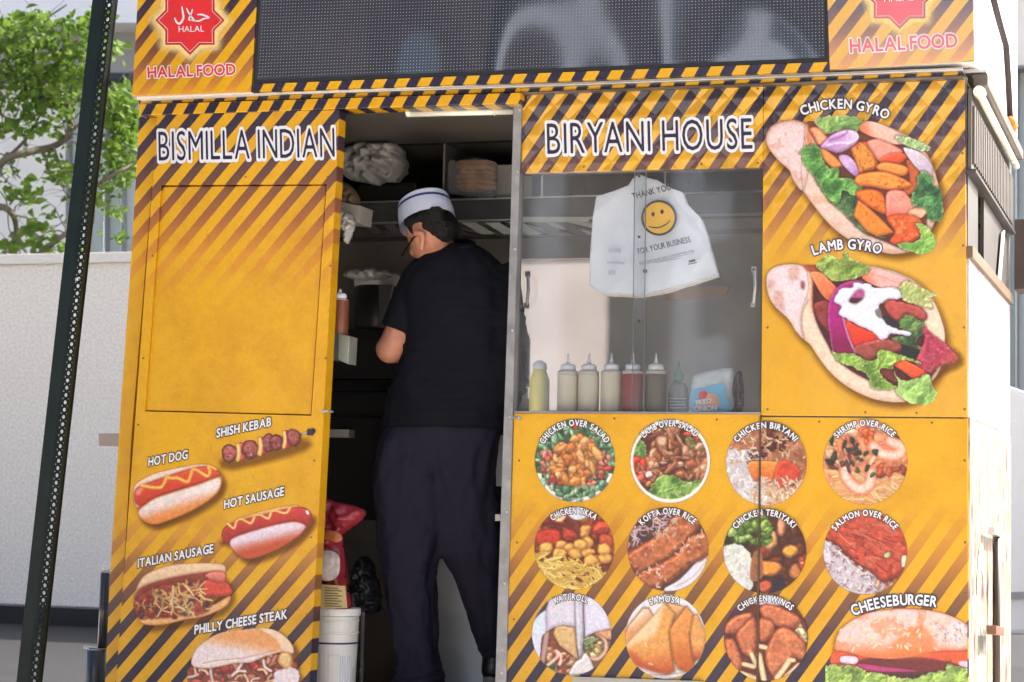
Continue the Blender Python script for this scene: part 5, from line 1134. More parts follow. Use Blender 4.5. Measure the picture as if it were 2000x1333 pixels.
# ------------------------------------------------------------------ service window
def glassmat(name, dust, rough=.04, tint=(.92, .94, .95)):
    m, ns, ln, pb = newmat(name); ns.remove(pb)
    tr_ = N(ns, 'ShaderNodeBsdfTransparent'); tr_.inputs[0].default_value = tint+(1,)
    gl = N(ns, 'ShaderNodeBsdfGlossy'); gl.inputs['Roughness'].default_value = rough; df_ = N(ns, 'ShaderNodeBsdfDiffuse'); df_.inputs[0].default_value = (.62, .61, .6, 1)
    lw = N(ns, 'ShaderNodeLayerWeight'); lw.inputs[0].default_value = .5; pw = N(ns, 'ShaderNodeMath', operation='POWER'); ln.new(lw.outputs['Facing'], pw.inputs[0]); pw.inputs[1].default_value = 5; fr = N(ns, 'ShaderNodeMath', operation='MULTIPLY_ADD'); ln.new(pw.outputs[0], fr.inputs[0]); fr.inputs[1].default_value = .92; fr.inputs[2].default_value = .045; m1 = N(ns, 'ShaderNodeMixShader'); ln.new(fr.outputs[0], m1.inputs[0]); ln.new(tr_.outputs[0], m1.inputs[1]); ln.new(gl.outputs[0], m1.inputs[2])
    g = N(ns, 'ShaderNodeNewGeometry'); n = N(ns, 'ShaderNodeTexNoise'); n.inputs['Scale'].default_value = 5; n.inputs['Detail'].default_value = 10; n.inputs['Roughness'].default_value = .7; ln.new(g.outputs['Position'], n.inputs['Vector'])
    r = N(ns, 'ShaderNodeMapRange'); r.inputs[1].default_value = .3; r.inputs[2].default_value = .75; r.inputs[3].default_value = dust*.4; r.inputs[4].default_value = dust*1.8; ln.new(n.outputs[0], r.inputs[0])
    m2 = N(ns, 'ShaderNodeMixShader'); ln.new(r.outputs[0], m2.inputs[0]); ln.new(m1.outputs[0], m2.inputs[1]); ln.new(df_.outputs[0], m2.inputs[2]); ln.new(m2.outputs[0], ns['Material Output'].inputs[0]); return m
PANE = glassmat('scratched_acrylic', .038)
slab('window_pane', [(1019, 339), (1262, 333), (1257, 804.5), (1006, 804)], .020, .004, PANE, cart)
slab('window_pane', [(1240, 333.5), (1489.5, 328), (1484, 806), (1234, 804.5)], .006, .004, PANE, cart)
slab('pane_edge', [(1261, 333), (1262.3, 333), (1257.3, 804.5), (1256, 804.5)], .003, .004, mat('edge_grey', (96, 96, 98), rough=.3), cart)
slab('pane_edge', [(1239, 333), (1240.2, 333), (1234.4, 804.5), (1233.2, 804.5)], .001, .004, mat('edge_grey', (96, 96, 98)), cart)
slab('window_frame', [(1018, 335), (1491, 324), (1491, 330.5), (1018, 341)], .028, .03, mat('dark_trim', (70, 66, 66), rough=.5, metal=.4), cart)
slab('sill', [(1004, 803.5), (1486, 805.5), (1486, 809.3), (1004, 807.2)], -.006, .06, STEEL, cart)
for pts, w_ in (([(1100, 540), (1105, 560), (1090, 600)], .0007),): pass
hm = mat('handle_grey', (96, 96, 98), rough=.35, metal=.7); hm2 = mat('handle_steel', (150, 150, 150), rough=.3, metal=.7)
for (x, ya, yb, hmm) in ((1030, 536, 597, hm), (1472.5, 527, 595, hm2)):
    yy = .014 if x < 1200 else .002
    h_ = mk('window_handle', *bag(tube([P(x, ya, yy), P(x+1, ya+3, yy-.03), P(x+2, (ya+yb)/2, yy-.036), P(x-1, yb-3, yy-.03), P(x-2, yb, yy)], .0052, 8), slabv([(x-5, ya-6), (x+5, ya-6), (x+5, ya+5), (x-5, ya+5)], yy-.003, .004), slabv([(x-7, yb-5), (x+3, yb-5), (x+3, yb+6), (x-7, yb+6)], yy-.003, .004)), hmm, cart, smooth=False)
# bolts of the overlap
for y in (344, 463, 627): mk('bolt', *lathe(tuple(P(1248, y, .003)), [(.005, .002), (.004, -.002), (.001, -.003)], 8, 'y'), mat('dark_bolt', (70, 66, 64), rough=.4, metal=.6), cart)

# ------------------------------------------------------------------ inside: walls, shelves, hood
YBK = 1.44
INW = mat('inner_steel_wall', (198, 193, 185), rough=.5, metal=.15, var=.2, scale=2.5, bump=.15, bscale=12)
h0 = [(1016, 505), (1192, 505), (1190, 802), (1012, 802)]
xA, xB = float(P(1014, 650, YBK)[0]), float(P(1191, 650, YBK)[0]); zA, zB = zof(1100, 802, YBK), zof(1100, 505, YBK)
box('back_wall', XL, xA, YBK, YBK+.03, ZF, ZR-.013, INW, cart); box('back_wall', xB, XR-.03, YBK, YBK+.03, ZF, ZR-.013, INW, cart)
box('back_wall', xA, xB, YBK, YBK+.03, ZF, zA, INW, cart); box('back_wall', xA, xB, YBK, YBK+.03, zB, ZR-.013, INW, cart)
def frosted():
    m, ns, ln, pb = newmat('frosted_rear_pane'); ns.remove(pb); t = N(ns, 'ShaderNodeBsdfTranslucent'); g = N(ns, 'ShaderNodeTexCoord'); n = N(ns, 'ShaderNodeTexNoise'); n.inputs['Scale'].default_value = 3; n.inputs['Detail'].default_value = 6; ln.new(g.outputs['Object'], n.inputs['Vector'])
    mx = N(ns, 'ShaderNodeMix', data_type='RGBA'); mx.inputs[6].default_value = (.50, .46, .44, 1); mx.inputs[7].default_value = (.74, .70, .68, 1); ln.new(n.outputs[0], mx.inputs[0]); ln.new(mx.outputs[2], t.inputs[0])
    d = N(ns, 'ShaderNodeBsdfDiffuse'); d.inputs[0].default_value = (.5, .47, .45, 1); ms = N(ns, 'ShaderNodeMixShader'); ms.inputs[0].default_value = .3; ln.new(t.outputs[0], ms.inputs[1]); ln.new(d.outputs[0], ms.inputs[2]); ln.new(ms.outputs[0], ns['Material Output'].inputs[0]); return m
box('rear_pane', xA+.002, xB-.002, YBK+.012, YBK+.018, zA+.002, zB-.002, frosted(), cart)
box('side_wall', XL+.005, XL+.025, .045, DEP-.06, ZF, ZR-.013, INW, cart)
# service counter inside the window
box('counter', float(P(1022, 800, .1)[0]), XR-.04, .034, .42, zof(1250, 803, .08)-.03, zof(1250, 803, .08)-.004, STEEL, cart, bevel=.003)
box('counter_front', float(P(1022, 800, .1)[0]), XR-.04, .036, .05, ZF, zof(1250, 803, .08)-.031, DARK, cart)
# upper cupboard along the back
YC_ = .86
SH = mat('shelf_steel', (112, 108, 102), rough=.5, metal=.2, var=.2, scale=4, stretch=(.3, 1, 1))
x0c, x1c = XL+.03, XR-.04
def row(name, ya, yb, Y, th, m, xa=x0c, xb=x1c, par=cart, bevel=.0):
    return box(name, xa, xb, Y, Y+th, zof(880, yb, Y), zof(880, ya, Y), m, par, bevel)
row('shelf_lip', 392, 430, YC_, .02, mat('lip_steel', (76, 76, 76), rough=.45, metal=.2, var=.2), bevel=.002)
row('shelf_edge', 389, 392, YC_-.004, .03, BRIGHT); row('hood_edge', 430.5, 433.5, YC_-.004, .03, BRIGHT)
box('shelf', x0c, x1c, YC_+.02, YBK-.005, zof(880, 393, YC_)-.01, zof(880, 391, YC_), SH, cart)
row('cupboard_top', 150, 276, YC_, .02, SH, xb=float(P(866, 300, YC_)[0]))
row('cupboard_top', 150, 258, YC_, .02, mat('pale_inner_panel', (128, 122, 108), rough=.5, var=.1, scale=3), xa=float(P(868, 300, YC_)[0]))
row('cupboard_rim', 276.5, 280, YC_-.01, .03, DARK)
for x in (868, 1060, 1300): box('divider', float(P(x, 330, YC_)[0])-.004, float(P(x, 330, YC_)[0])+.004, YC_-.005, YBK-.01, zof(880, 390.5, YC_), zof(880, 281, YC_), BRIGHT, cart)
box('cupboard_back', x0c, x1c, YBK-.03, YBK-.01, zof(880, 390, YC_)+.002, zof(880, 281, YC_), DARK, cart)
# hood filters: slanting baffles under the cupboard
z1, z0_ = zof(880, 434, YC_), zof(880, 462, YC_+.35)
bf = mat('lit_baffle', (206, 212, 200), rough=.35, var=.1);  # pale copy for the lit baffles, their brightness put into the colour
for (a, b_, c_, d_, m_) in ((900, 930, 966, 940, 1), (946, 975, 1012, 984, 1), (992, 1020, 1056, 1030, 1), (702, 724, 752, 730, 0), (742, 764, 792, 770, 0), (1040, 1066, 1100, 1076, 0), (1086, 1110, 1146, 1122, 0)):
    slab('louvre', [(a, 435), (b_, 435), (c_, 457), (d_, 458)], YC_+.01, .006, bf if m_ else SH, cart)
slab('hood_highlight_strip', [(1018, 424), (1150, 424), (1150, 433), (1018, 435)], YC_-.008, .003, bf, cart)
for k in range(9):
    xx = float(P(700, 440, YC_)[0])+k*.115
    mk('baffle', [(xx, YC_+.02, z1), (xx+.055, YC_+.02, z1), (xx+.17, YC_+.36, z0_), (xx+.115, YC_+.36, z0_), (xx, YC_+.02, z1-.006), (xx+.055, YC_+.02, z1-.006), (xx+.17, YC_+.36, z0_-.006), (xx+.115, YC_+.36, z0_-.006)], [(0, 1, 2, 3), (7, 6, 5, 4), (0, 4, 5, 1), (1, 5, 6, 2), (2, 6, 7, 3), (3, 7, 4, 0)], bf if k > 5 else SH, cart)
box('hood_back', x0c, x1c, YC_+.365, YC_+.38, z0_-.01, z1, DSTEEL, cart)
# cooking line under it, all black
GR = mat('grill_black', (26, 27, 29), rough=.45, var=.25, scale=5)
xg1 = float(P(955, 700, .84)[0])
row('griddle', 640, 742, .84, .5, GR, xb=xg1, bevel=.006); row('griddle_edge', 743, 764, .82, .5, mat('black_steel', (30, 30, 33), rough=.35, metal=.4), xb=xg1, bevel=.003); row('oven_front', 765, 1020, .86, .5, GR, xb=xg1, bevel=.004)
row('oven_rail', 813, 817, .84, .02, mat('black_steel', (30, 30, 33)), xb=xg1)
row('drawer_front', 841, 857, .8, .06, mat('pale_drawer', (214, 210, 200), rough=.4, metal=.3), xb=float(P(681, 850, .8)[0]), bevel=.003)
CAB = mat('grey_cabinet_steel', (206, 212, 218), rough=.5, metal=0, var=.2, scale=4, bump=.1)
xc0, xc1 = float(P(836, 1200, .8)[0]), float(P(972, 1200, .8)[0])
box('low_cabinet', xc0, xc1+.5, .8, 1.3, ZF, zof(880, 1090, .8), CAB, cart, bevel=.005)
box('low_cabinet_lip', xc0, xc1+.5, .785, .799, zof(880, 1118, .8), zof(880, 1092, .8), CAB, cart, bevel=.002)
slab('card_panel', [(712, 1192), (775, 1192), (775, 1345), (708, 1345)], .75, .02, mat('brown_floor_panel', (96, 84, 76), rough=.7, var=.15), cart)
slab('switch_box', [(967, 850), (985, 850), (985, 950), (969, 950)], .5, .05, mat('grey_box', (92, 92, 96), rough=.5), cart)
slab('socket', [(967, 1005), (977, 1005), (977, 1018), (967, 1018)], .5, .02, mat('cream_plastic', (206, 200, 184), rough=.4), cart)
slab('control_plate', [(854, 1001), (864, 1001), (868, 1014), (853, 1015)], .85, .01, mat('pale_plate', (176, 196, 190), rough=.4), cart)
# tube lamp over the door, unlit
LT = mat('lamp_white', (232, 230, 212), rough=.3, var=.03)
tl = mk('lamp_housing', *slabv([(800, 211), (1003, 205), (1003, 213), (800, 220)], .06, .05), LT, cart)
mk('lamp_tube', *tube([P(803, 223, .05), P(1003, 218, .05)], .0105, 12), mat('lamp_glass', (238, 238, 224), rough=.2), cart, smooth=True)
mk('lamp_cap', *tube([P(796, 217, .06), P(805, 217, .06)], .021, 12), LT, cart); mk('lamp_clip', *tube([P(966, 210, .04), P(966, 226, .04)], .003, 6), LT, cart)

# ------------------------------------------------------------------ things in the window
def thing(name, loc, label, cat, group=None): return empty(name, tuple(float(a) for a in loc), label, cat, group)
CNT = zof(1250, 803, .08)-.004
def squeeze(x, Y, z, w_, h_, nozzle, liquid, label, fill=.86, cap=None, nz=None, group='squeeze bottles on the counter', clearc=(214, 208, 200)):
    c = (x, Y, z); t = thing('squeeze_bottle', c, label, 'bottle', group); r = w_/2
    mk('bottle_body', *lathe(c, [(r*.92, 0), (r, .006), (r, h_*fill), (r*.99, h_*fill+.001)], 22), liquid, t, smooth=True)
    cm = mat('clear_plastic', clearc, rough=.3, trans=.25)
    mk('bottle_shoulder', *lathe(c, [(r*.985, h_*fill+.0012), (r*.98, h_*.965), (r*.9, h_*.99), (r*.72, h_)], 22), cm, t, smooth=True)
    n_ = nz or mat('cap_white', (222, 222, 224), rough=.4)
    mk('cap', *lathe(c, [(r*.72, h_+.0002), (r*.73, h_+.014), (r*.6, h_+.019), (r*.22, h_+.022), (r*.16, h_+.024)], 20), n_, t, smooth=True)
    mk('nozzle', *lathe(c, [(r*.2, h_+.0242), (r*.13, h_+.036), (r*.07, h_+nozzle)], 12), n_, t, smooth=True)
    return t
CRM = mat('cream_sauce', (214, 200, 176), rough=.35, var=.05); RDS = mat('red_sauce', (150, 54, 50), rough=.35, var=.08); OLV = mat('olive_sauce', (112, 102, 84), rough=.35, var=.12); BRS = mat('brown_sauce', (122, 70, 48), rough=.35, var=.15)
for (px, m, lb, ff) in ((1108, CRM, 'white sauce squeeze bottle, leftmost of the row behind the window', .87), (1149, CRM, 'white sauce squeeze bottle, second in the row behind the window', .87), (1193, CRM, 'white sauce squeeze bottle next to the red sauce bottle', .93), (1235, RDS, 'squeeze bottle full of red sauce behind the window', .9), (1280, OLV, 'squeeze bottle of murky olive brown sauce behind the window', .9)):
    p = P(px, 803, .10); wz = zof(px, 724, .10)-CNT
    squeeze(float(p[0]), .10, CNT, .0675, wz, .055, m, lb, ff)
p = P(1325, 803, .12); c = (float(p[0]), .12, CNT); t = thing('sauce_bottle', c, 'dark sauce bottle with a bright green pointed cap', 'bottle'); hh = zof(1325, 745, .12)-CNT
mk('bottle_body', *lathe(c, [(.03, 0), (.033, .005), (.033, hh*.6), (.027, hh*.82), (.014, hh*1.0)], 20), mat('smoky_plastic', (96, 92, 84), rough=.15, var=.1), t, smooth=True)
mk('label_band', *lathe(c, [(.0335, .012), (.0337, .014), (.0337, hh*.38), (.0335, hh*.4)], 20), mat('dark_label', (44, 40, 50), rough=.4), t)
for k in range(4): mk('label_print', *slabv([(1307, 778+k*6), (1340, 778+k*6), (1340, 780+k*6), (1307, 780+k*6)], .0845, .001), mat('grey_print', (150, 146, 150)), t)
GC = mat('green_cap', (38, 106, 52), rough=.35, var=.08); mk('cap', *lathe(c, [(.0155, hh), (.0165, hh+.004), (.0165, hh+.022), (.009, hh+.034), (.006, hh+.05), (.0022, hh+.066)], 16), GC, t, smooth=True)
# yellow tub behind, seen through the hazy pane
p = P(1060, 790, .40); c = (float(p[0]), .36, CNT); t = thing('mustard_jar', c, 'yellow mustard jar at the left end of the counter', 'jar'); hh = zof(1060, 722, .36)-CNT
mk('jar_body', *lathe(c, [(.03, 0), (.034, .006), (.034, hh*.75), (.026, hh*.9), (.02, hh)], 20), mat('mustard', (240, 224, 110), rough=.35), t, smooth=True)
mk('lid', *lathe(c, [(.024, hh), (.025, hh+.004), (.022, hh+.02), (.008, hh+.03)], 16), mat('cap_white', (222, 222, 224)), t, smooth=True)
# crisp fried onion pouch
def pouch(name, pts, Y, depth, m, par, seed=1, nx=26, ny=26, wr=.12):
    """pillow of film measured by its outline"""
    p = np.array(pts, float); x0, y0 = p.min(0); x1, y1 = p.max(0); q = spline(p, 5); st_ = max((x1-x0)/nx, (y1-y0)/ny); A = Art(x0-st_, y0-st_, x1+st_, y1+st_, st_, seed)
    d = A.sdf(q, ALLW); gy, gx = np.gradient(d, A.step); o_ = np.clip(-d, 0, st_*1.5); A.X = A.X+gx*o_; A.Y = A.Y+gy*o_; mx = d.max(); k = np.clip(d/mx, 0, 1); h = np.sqrt(np.clip(1-(1-np.minimum(k*1.6, 1))**2, 0, 1)); n_ = vnoise(A.X, A.Y, (x1-x0)/7, seed, 4)-.5
    V, F = [], []; idx = {}
    H_, W_ = d.shape; step = A.step
    def addv(j, i, s):
        key = (j, i, s)
        if key not in idx:
            x, y = A.X[j, i], A.Y[j, i]; w = P(x, y, Y); w = w+np.array([0, -s*h[j, i]*depth*(1+wr*6*n_[j, i]), 0]); idx[key] = len(V); V.append(w)
        return idx[key]
    for j in range(H_-1):
        for i in range(W_-1):
            if max(d[j, i], d[j+1, i], d[j, i+1], d[j+1, i+1]) > step*.15:
                F.append((addv(j, i, 1), addv(j+1, i, 1), addv(j+1, i+1, 1), addv(j, i+1, 1))); F.append((addv(j, i, -1), addv(j, i+1, -1), addv(j+1, i+1, -1), addv(j+1, i, -1)))
    return mk(name, V, F, m, par, smooth=True)
FILM = mat('clear_film', (206, 210, 212), rough=.12, var=.15, scale=40, alpha=.55, spec=.9, bump=.5, bscale=30)
t = thing('snack_pouch', tuple(P(1390, 803, .10)), 'clear and blue pouch of fried onions standing on the counter', 'pouch')
pouch('pouch_body', [(1350, 803), (1352, 745), (1360, 732), (1400, 722), (1432, 722), (1430, 760), (1428, 803)], .10, .02, FILM, t, 3)
pouch('blue_label', [(1351, 804), (1352, 764), (1380, 756), (1412, 748), (1420, 780), (1424, 804)], .082, .006, mat('blue_label', (90, 172, 206), rough=.3, var=.05), t, 5, wr=.03)
pouch('onion_print', [(1362, 800), (1366, 776), (1386, 768), (1404, 778), (1398, 802)], .0735, .003, mat('onion_brown', (216, 150, 110), rough=.4, var=.2, scale=40), t, 6, wr=.03)
flat('emblem', [(1364, 768), (1376, 762), (1382, 770), (1378, 778), (1366, 780)], .069, mat('badge_red', (206, 44, 48)), t)
lettering('lettering', 'FRIED', straight((1360, 792), (1390, 787), 9, .0685), INKW, t, .03); lettering('lettering', 'ONION', straight((1356, 804), (1400, 802), 10, .0685), INKW, t, .04)
t = thing('black_tool', tuple(P(1440, 803, .2)), 'shiny black wrapped bundle behind the fried onion pouch', 'bundle')
pouch('wrap', [(1416, 803), (1422, 770), (1434, 735), (1446, 725), (1452, 745), (1450, 803)], .2, .02, mat('black_film', (34, 36, 42), rough=.2, spec=.8, bump=.6, bscale=25), t, 9)

# carrier bags hung behind the panes
bg_ = thing('carrier_bags', tuple(P(1275, 578, .12)), 'bundle of white plastic carrier bags with a yellow smiling face hanging in the window', 'bags')
BAGM = mat('bag_white', (222, 224, 232), rough=.4, var=.04, scale=10, bump=.35, bscale=9)
out = [(1235, 350), (1248, 340), (1266, 348), (1284, 352), (1306, 366), (1334, 376), (1340, 396), (1370, 428), (1382, 462), (1392, 500), (1401, 534), (1356, 549), (1344, 552), (1300, 566), (1250, 575), (1178, 572), (1152, 555), (1153, 500), (1158, 425), (1165, 384), (1200, 373), (1228, 362)]
def sheet(name, pts, Y, th, m, par, seed, amp=.006):
    p = np.array(pts, float); A = Art(p[:, 0].min()-4, p[:, 1].min()-4, p[:, 0].max()+4, p[:, 1].max()+4, 3, seed); d = A.sdf(p, ALLW); V, F, idx = [], [], {}
    gy, gx = np.gradient(d, A.step); o_ = np.clip(-d, 0, 5); A.X = A.X+gx*o_; A.Y = A.Y+gy*o_
    n_ = vnoise(A.X, A.Y, 60, seed, 4)-.5
    f = np.zeros_like(A.X)
    for (ax, ay, bx, by, am) in ((1290, 360, 1350, 450, 1.6), (1335, 395, 1402, 540, 1.3), (1205, 380, 1245, 575, -1.2), (1345, 440, 1300, 560, 1.1), (1160, 420, 1215, 372, 1.2), (1300, 365, 1385, 470, -1.4), (1180, 575, 1250, 520, .9), (1270, 350, 1230, 420, 1), (1395, 520, 1290, 565, -.9), (1330, 560, 1395, 470, 1.2)):
        L_ = math.hypot(bx-ax, by-ay); e = np.abs(((A.X-ax)*(by-ay)-(A.Y-ay)*(bx-ax))/L_); t_ = ((A.X-ax)*(bx-ax)+(A.Y-ay)*(by-ay))/L_**2; f += am*np.exp(-e/16)*ss(-.25, .1, t_)*ss(1.25, .9, t_)
    def av(j, i):
        if (j, i) not in idx: idx[(j, i)] = len(V); V.append(P(A.X[j, i], A.Y[j, i], Y-amp*(n_[j, i]*2.2+f[j, i]*.75)))
        return idx[(j, i)]
    for j in range(d.shape[0]-1):
        for i in range(d.shape[1]-1):
            if max(d[j, i], d[j+1, i+1], d[j+1, i], d[j, i+1]) > 0.6: F.append((av(j, i), av(j+1, i), av(j+1, i+1), av(j, i+1)))
    n = len(V); cnt = {}
    for g in F:
        for a, b in zip(g, g[1:]+g[:1]): cnt[(a, b)] = 1
    V2 = V+[v+np.array([0, th, 0]) for v in V]; F2 = list(F)+[tuple(i+n for i in g[::-1]) for g in F]+[(b, a, a+n, b+n) for (a, b) in cnt if (b, a) not in cnt]
    return mk(name, V2, F2, m, par, smooth=True)
cx_, cy_ = 1275, 470
slab('cardboard_strip', [(1300, 562), (1425, 560), (1418, 575), (1340, 585), (1300, 585)], 1.2, .01, mat('cardboard', (210, 160, 110), rough=.7), cart)
sheet('bag_layer', [(cx_+(x-cx_)*1.0+4, cy_+(y-cy_)*1.0+7) for x, y in out], .100, .012, mat('bag_cream', (220, 206, 196), rough=.5), bg_, 8)
sheet('bag_layer', [(x+3 if x > 1275 else x-1, y+3) for x, y in out], .080, .006, mat('bag_white', (222, 224, 232)), bg_, 4)
sheet('bag_layer', out, .066, .004, BAGM, bg_, 2)
YBG = .044
sm = flat('face_ring', [(1287+35*math.sin(t), 426-35*math.cos(t)) for t in np.arange(0, 6.28, .2)], YBG, mat('print_black', (46, 40, 40), rough=.5), bg_)
flat('face_disc', [(1287+30.5*math.sin(t), 426-30.5*math.cos(t)) for t in np.arange(0, 6.28, .2)], YBG-.0012, mat('print_yellow', (240, 182, 30), rough=.5, var=.08, scale=20), sm)
for x, y in ((1275.5, 419), (1293, 414)): flat('face_eye', [(x+3.4*math.sin(t), y-4.6*math.cos(t)) for t in np.arange(0, 6.28, .5)], YBG-.0024, mat('print_black', (46, 40, 40)), sm)
strokes('face_mouth', [([(1266, 442), (1276, 445), (1290, 444), (1303, 437), (1309, 430)], 2.6)], YBG-.0026, mat('print_black', (46, 40, 40)), sm)
GP = mat('print_grey', (70, 66, 72), rough=.5)
lettering('lettering', 'THANK YOU', straight((1236, 390), (1311, 371), 12, YBG), GP, bg_, .03, .17); lettering('lettering', 'FOR YOUR BUSINESS', straight((1247, 497), (1349, 473), 11, YBG), GP, bg_, .03, .17)
lettering('lettering', 'PLEASE REUSE OR RECYCLE AT A PARTICIPATING STORE', straight((1249, 517), (1356, 492), 4, YBG), GP, bg_, .02)
strokes('print_line', [([(1249, 519), (1300, 507), (1357, 494)], 1)], YBG, GP, bg_); strokes('print_line', [([(1279, 514), (1310, 508), (1330, 504)], 1)], YBG, GP, bg_)
for q in ([(1345, 509), (1358, 506), (1358, 511), (1345, 514)], [(1344, 516), (1361, 512), (1361, 514), (1344, 518)]): flat('print_block', q, YBG, GP, bg_)
PB = mat('print_pale', (186, 186, 196), rough=.5)
for q in ([(1189, 486), (1213, 486), (1213, 494), (1189, 494)], [(1185, 510), (1218, 512), (1220, 517), (1185, 515)], [(1188, 528), (1202, 528), (1202, 537), (1188, 537)]): flat('print_block', q, YBG, PB, bg_)
flat('print_block', [(1260+4.5*math.sin(t), 530-4.5*math.cos(t)) for t in np.arange(0, 6.28, .6)], YBG, GP, bg_)
# ------------------------------------------------------------------ things inside the doorway
SHZ = zof(880, 391, YC_)
t = thing('stuffed_bag', tuple(P(735, 388, YC_+.05)), 'crumpled translucent plastic bag on the upper shelf at the left', 'plastic bag')
pouch('bag', [(672, 300), (690, 284), (735, 279), (775, 281), (788, 305), (789, 330), (772, 355), (745, 356), (735, 362), (715, 358), (685, 352), (670, 335)], YC_-.02, .10, mat('crumpled_film', (190, 190, 186), rough=.3, var=.35, scale=18, bump=1.2, bscale=22, spec=.8), t, 21, 40, 40, wr=.25)
t = thing('black_tray', tuple(P(750, 390, YC_+.05)), 'black plastic tray under the crumpled bag on the shelf', 'tray')
box('tray', float(P(690, 380, YC_)[0]), float(P(808, 380, YC_)[0]), YC_+.03, YC_+.3, SHZ+.001, zof(760, 358, YC_+.03), DARK, t, bevel=.01)
t = thing('bread_bag', tuple(P(925, 388, YC_+.05)), 'clear bag of flat bread on the upper shelf at the right', 'bread bag')
for k in range(6):
    y = 322+k*9; pouch('flatbread', [(895+k % 3, y), (905, y-7), (940, y-9), (966, y-5), (968, y+2), (940, y+6), (903, y+6)], YC_+.02, .05, mat('flat_bread', (176, 122, 70), rough=.7, var=.35, scale=20), t, 30+k, 20, 10)
pouch('bread_film', [(876, 322), (884, 312), (900, 318), (925, 308), (950, 312), (968, 318), (970, 350), (966, 384), (930, 386), (890, 380), (875, 372)], YC_-.045, .012, mat('thin_film', (190, 190, 190), rough=.1, alpha=.18, spec=1, bump=1, bscale=20), t, 41, 34, 34, wr=.3)
t = thing('storage_tub', tuple(P(985, 388, YC_+.05)), 'pale translucent tub at the right end of the upper shelf', 'tub')
slab('tub', [(969, 322), (1040, 320), (1040, 388), (967, 388)], YC_+.03, .25, mat('tub_plastic', (156, 154, 148), rough=.4), t, bevel=.008)
# paper dispenser and bags on the left jamb
t = thing('paper_dispenser', tuple(P(680, 475, .3)), 'grey cardboard box with loose plastic bags on the left wall inside', 'box')
slab('box', [(650, 392), (704, 402), (700, 436), (648, 432)], .30, .12, mat('grey_card', (150, 148, 142), rough=.7), t, bevel=.003)
pouch('loose_bag', [(655, 420), (672, 412), (690, 425), (692, 445), (684, 468), (676, 476), (668, 452), (656, 440)], .27, .03, mat('crumpled_film', (190, 190, 186)), t, 51, 26, 26, wr=.3)
slab('strip', [(650, 432), (694, 434), (690, 442), (649, 442)], .29, .01, mat('dark_card', (60, 58, 56)), t)
t = thing('paper_bag', tuple(P(680, 398, .3)), 'brown paper bag standing on the grey box inside the door', 'paper bag')
pouch('bag', [(655, 398), (660, 366), (672, 356), (690, 368), (700, 385), (698, 402)], .34, .04, mat('brown_paper', (96, 80, 58), rough=.8, var=.2, bump=.8, bscale=18), t, 52, 20, 20, wr=.2)
# black bin with foil lids
t = thing('container_stack', tuple(P(715, 640, .7)), 'black container with a white rimmed lid left of the man', 'container')
c = P(712, 640, .75); cz0 = zof(712, 641, .75)
hc = zof(712, 556, .75)-cz0; rr = abs(P(756, 560, .75)[0]-P(676, 560, .75)[0])/2
cc = (float(P(718, 600, .75)[0]), .84, cz0)
mk('container', *lathe(cc, [(rr*.9, 0), (rr, .01), (rr*.98, hc)], 28), mat('black_bin', (30, 30, 32), rough=.4), t, smooth=True); mk('lid_rim', *lathe(cc, [(rr*1.02, hc), (rr*1.07, hc+.004), (rr*1.07, hc+.04), (rr*.98, hc+.046)], 28), mat('lid_white', (236, 234, 230), rough=.4), t, smooth=True)
pouch('lid_film', [(674, 542), (680, 530), (694, 526), (712, 531), (728, 524), (742, 531), (754, 527), (762, 540), (720, 548)], .70, .05, mat('crumpled_film', (190, 190, 186)), t, 55, 26, 14, wr=.3)
t = thing('steel_scraper', tuple(P(750, 640, .7)), 'grey steel sheet leaning beside the black container', 'steel sheet')
slab('sheet', [(739, 556), (768, 556), (750, 640), (741, 641)], .66, .01, mat('grey_sheet', (108, 106, 102), rough=.4, metal=.4), t, bevel=.002)
# brown sauce bottle in its holder
hz = zof(660, 655, .12)
t = squeeze(float(P(662, 655, .12)[0]), .12, hz, .062, zof(662, 585, .12)-hz, .022, BRS, 'squeeze bottle of brown sauce in the steel holder by the door', .95, group='squeeze bottles on the counter')
del t['group']
t = thing('bottle_holder', tuple(P(664, 708, .12)), 'small steel holder fixed inside the door edge under the brown bottle', 'holder')
slab('holder', [(642, 652), (660, 651), (660, 703), (642, 704)], .085, .08, mat('holder_steel', (120, 126, 118), rough=.35, metal=.5), t, bevel=.002); slab('holder_flap', [(661, 651), (683, 658), (680, 712), (660, 703)], .082, .07, mat('holder_steel_bright', (168, 172, 160), rough=.3, metal=.4), t, bevel=.002)
# white bucket and the rice sack on it
YBU = .09
xbk = (float(P(608, 1200, YBU+.12)[0])+float(P(701, 1200, YBU+.12)[0]))/2; rb = abs(float(P(701, 1200, YBU+.12)[0])-float(P(608, 1200, YBU+.12)[0]))/2/1.07
zt = zof(660, 1192, YBU); c = (xbk, YBU+.12, ZF)
H_ = zt-ZF
t = thing('bucket', c, 'white plastic bucket with a blue line just inside the door', 'bucket')
mk('bucket_body', *lathe(c, [(rb*.9, 0), (rb*.985, H_-.085), (rb*1.02, H_-.083), (rb*1.02, H_-.079), (rb*.99, H_-.077), (rb*.995, H_-.045), (rb*1.03, H_-.043), (rb*1.03, H_-.039), (rb*1.0, H_-.037), (rb*1.0, H_-.026), (rb*1.05, H_-.0255)], 32), mat('bucket_white', (216, 216, 210), rough=.4, var=.04), t, smooth=False)
mk('lid', *lathe(c, [(rb*1.07, H_-.024), (rb*1.08, H_-.006), (rb*1.06, H_), (rb*.9, H_+.002)], 32), mat('lid_white2', (222, 222, 220), rough=.4), t)
mk('blue_line', *lathe(c, [(rb*.985, H_-.118), (rb*.988, H_-.117), (rb*.988, H_-.113), (rb*.985, H_-.112)], 32), mat('blue_line', (50, 50, 110), rough=.4), t)
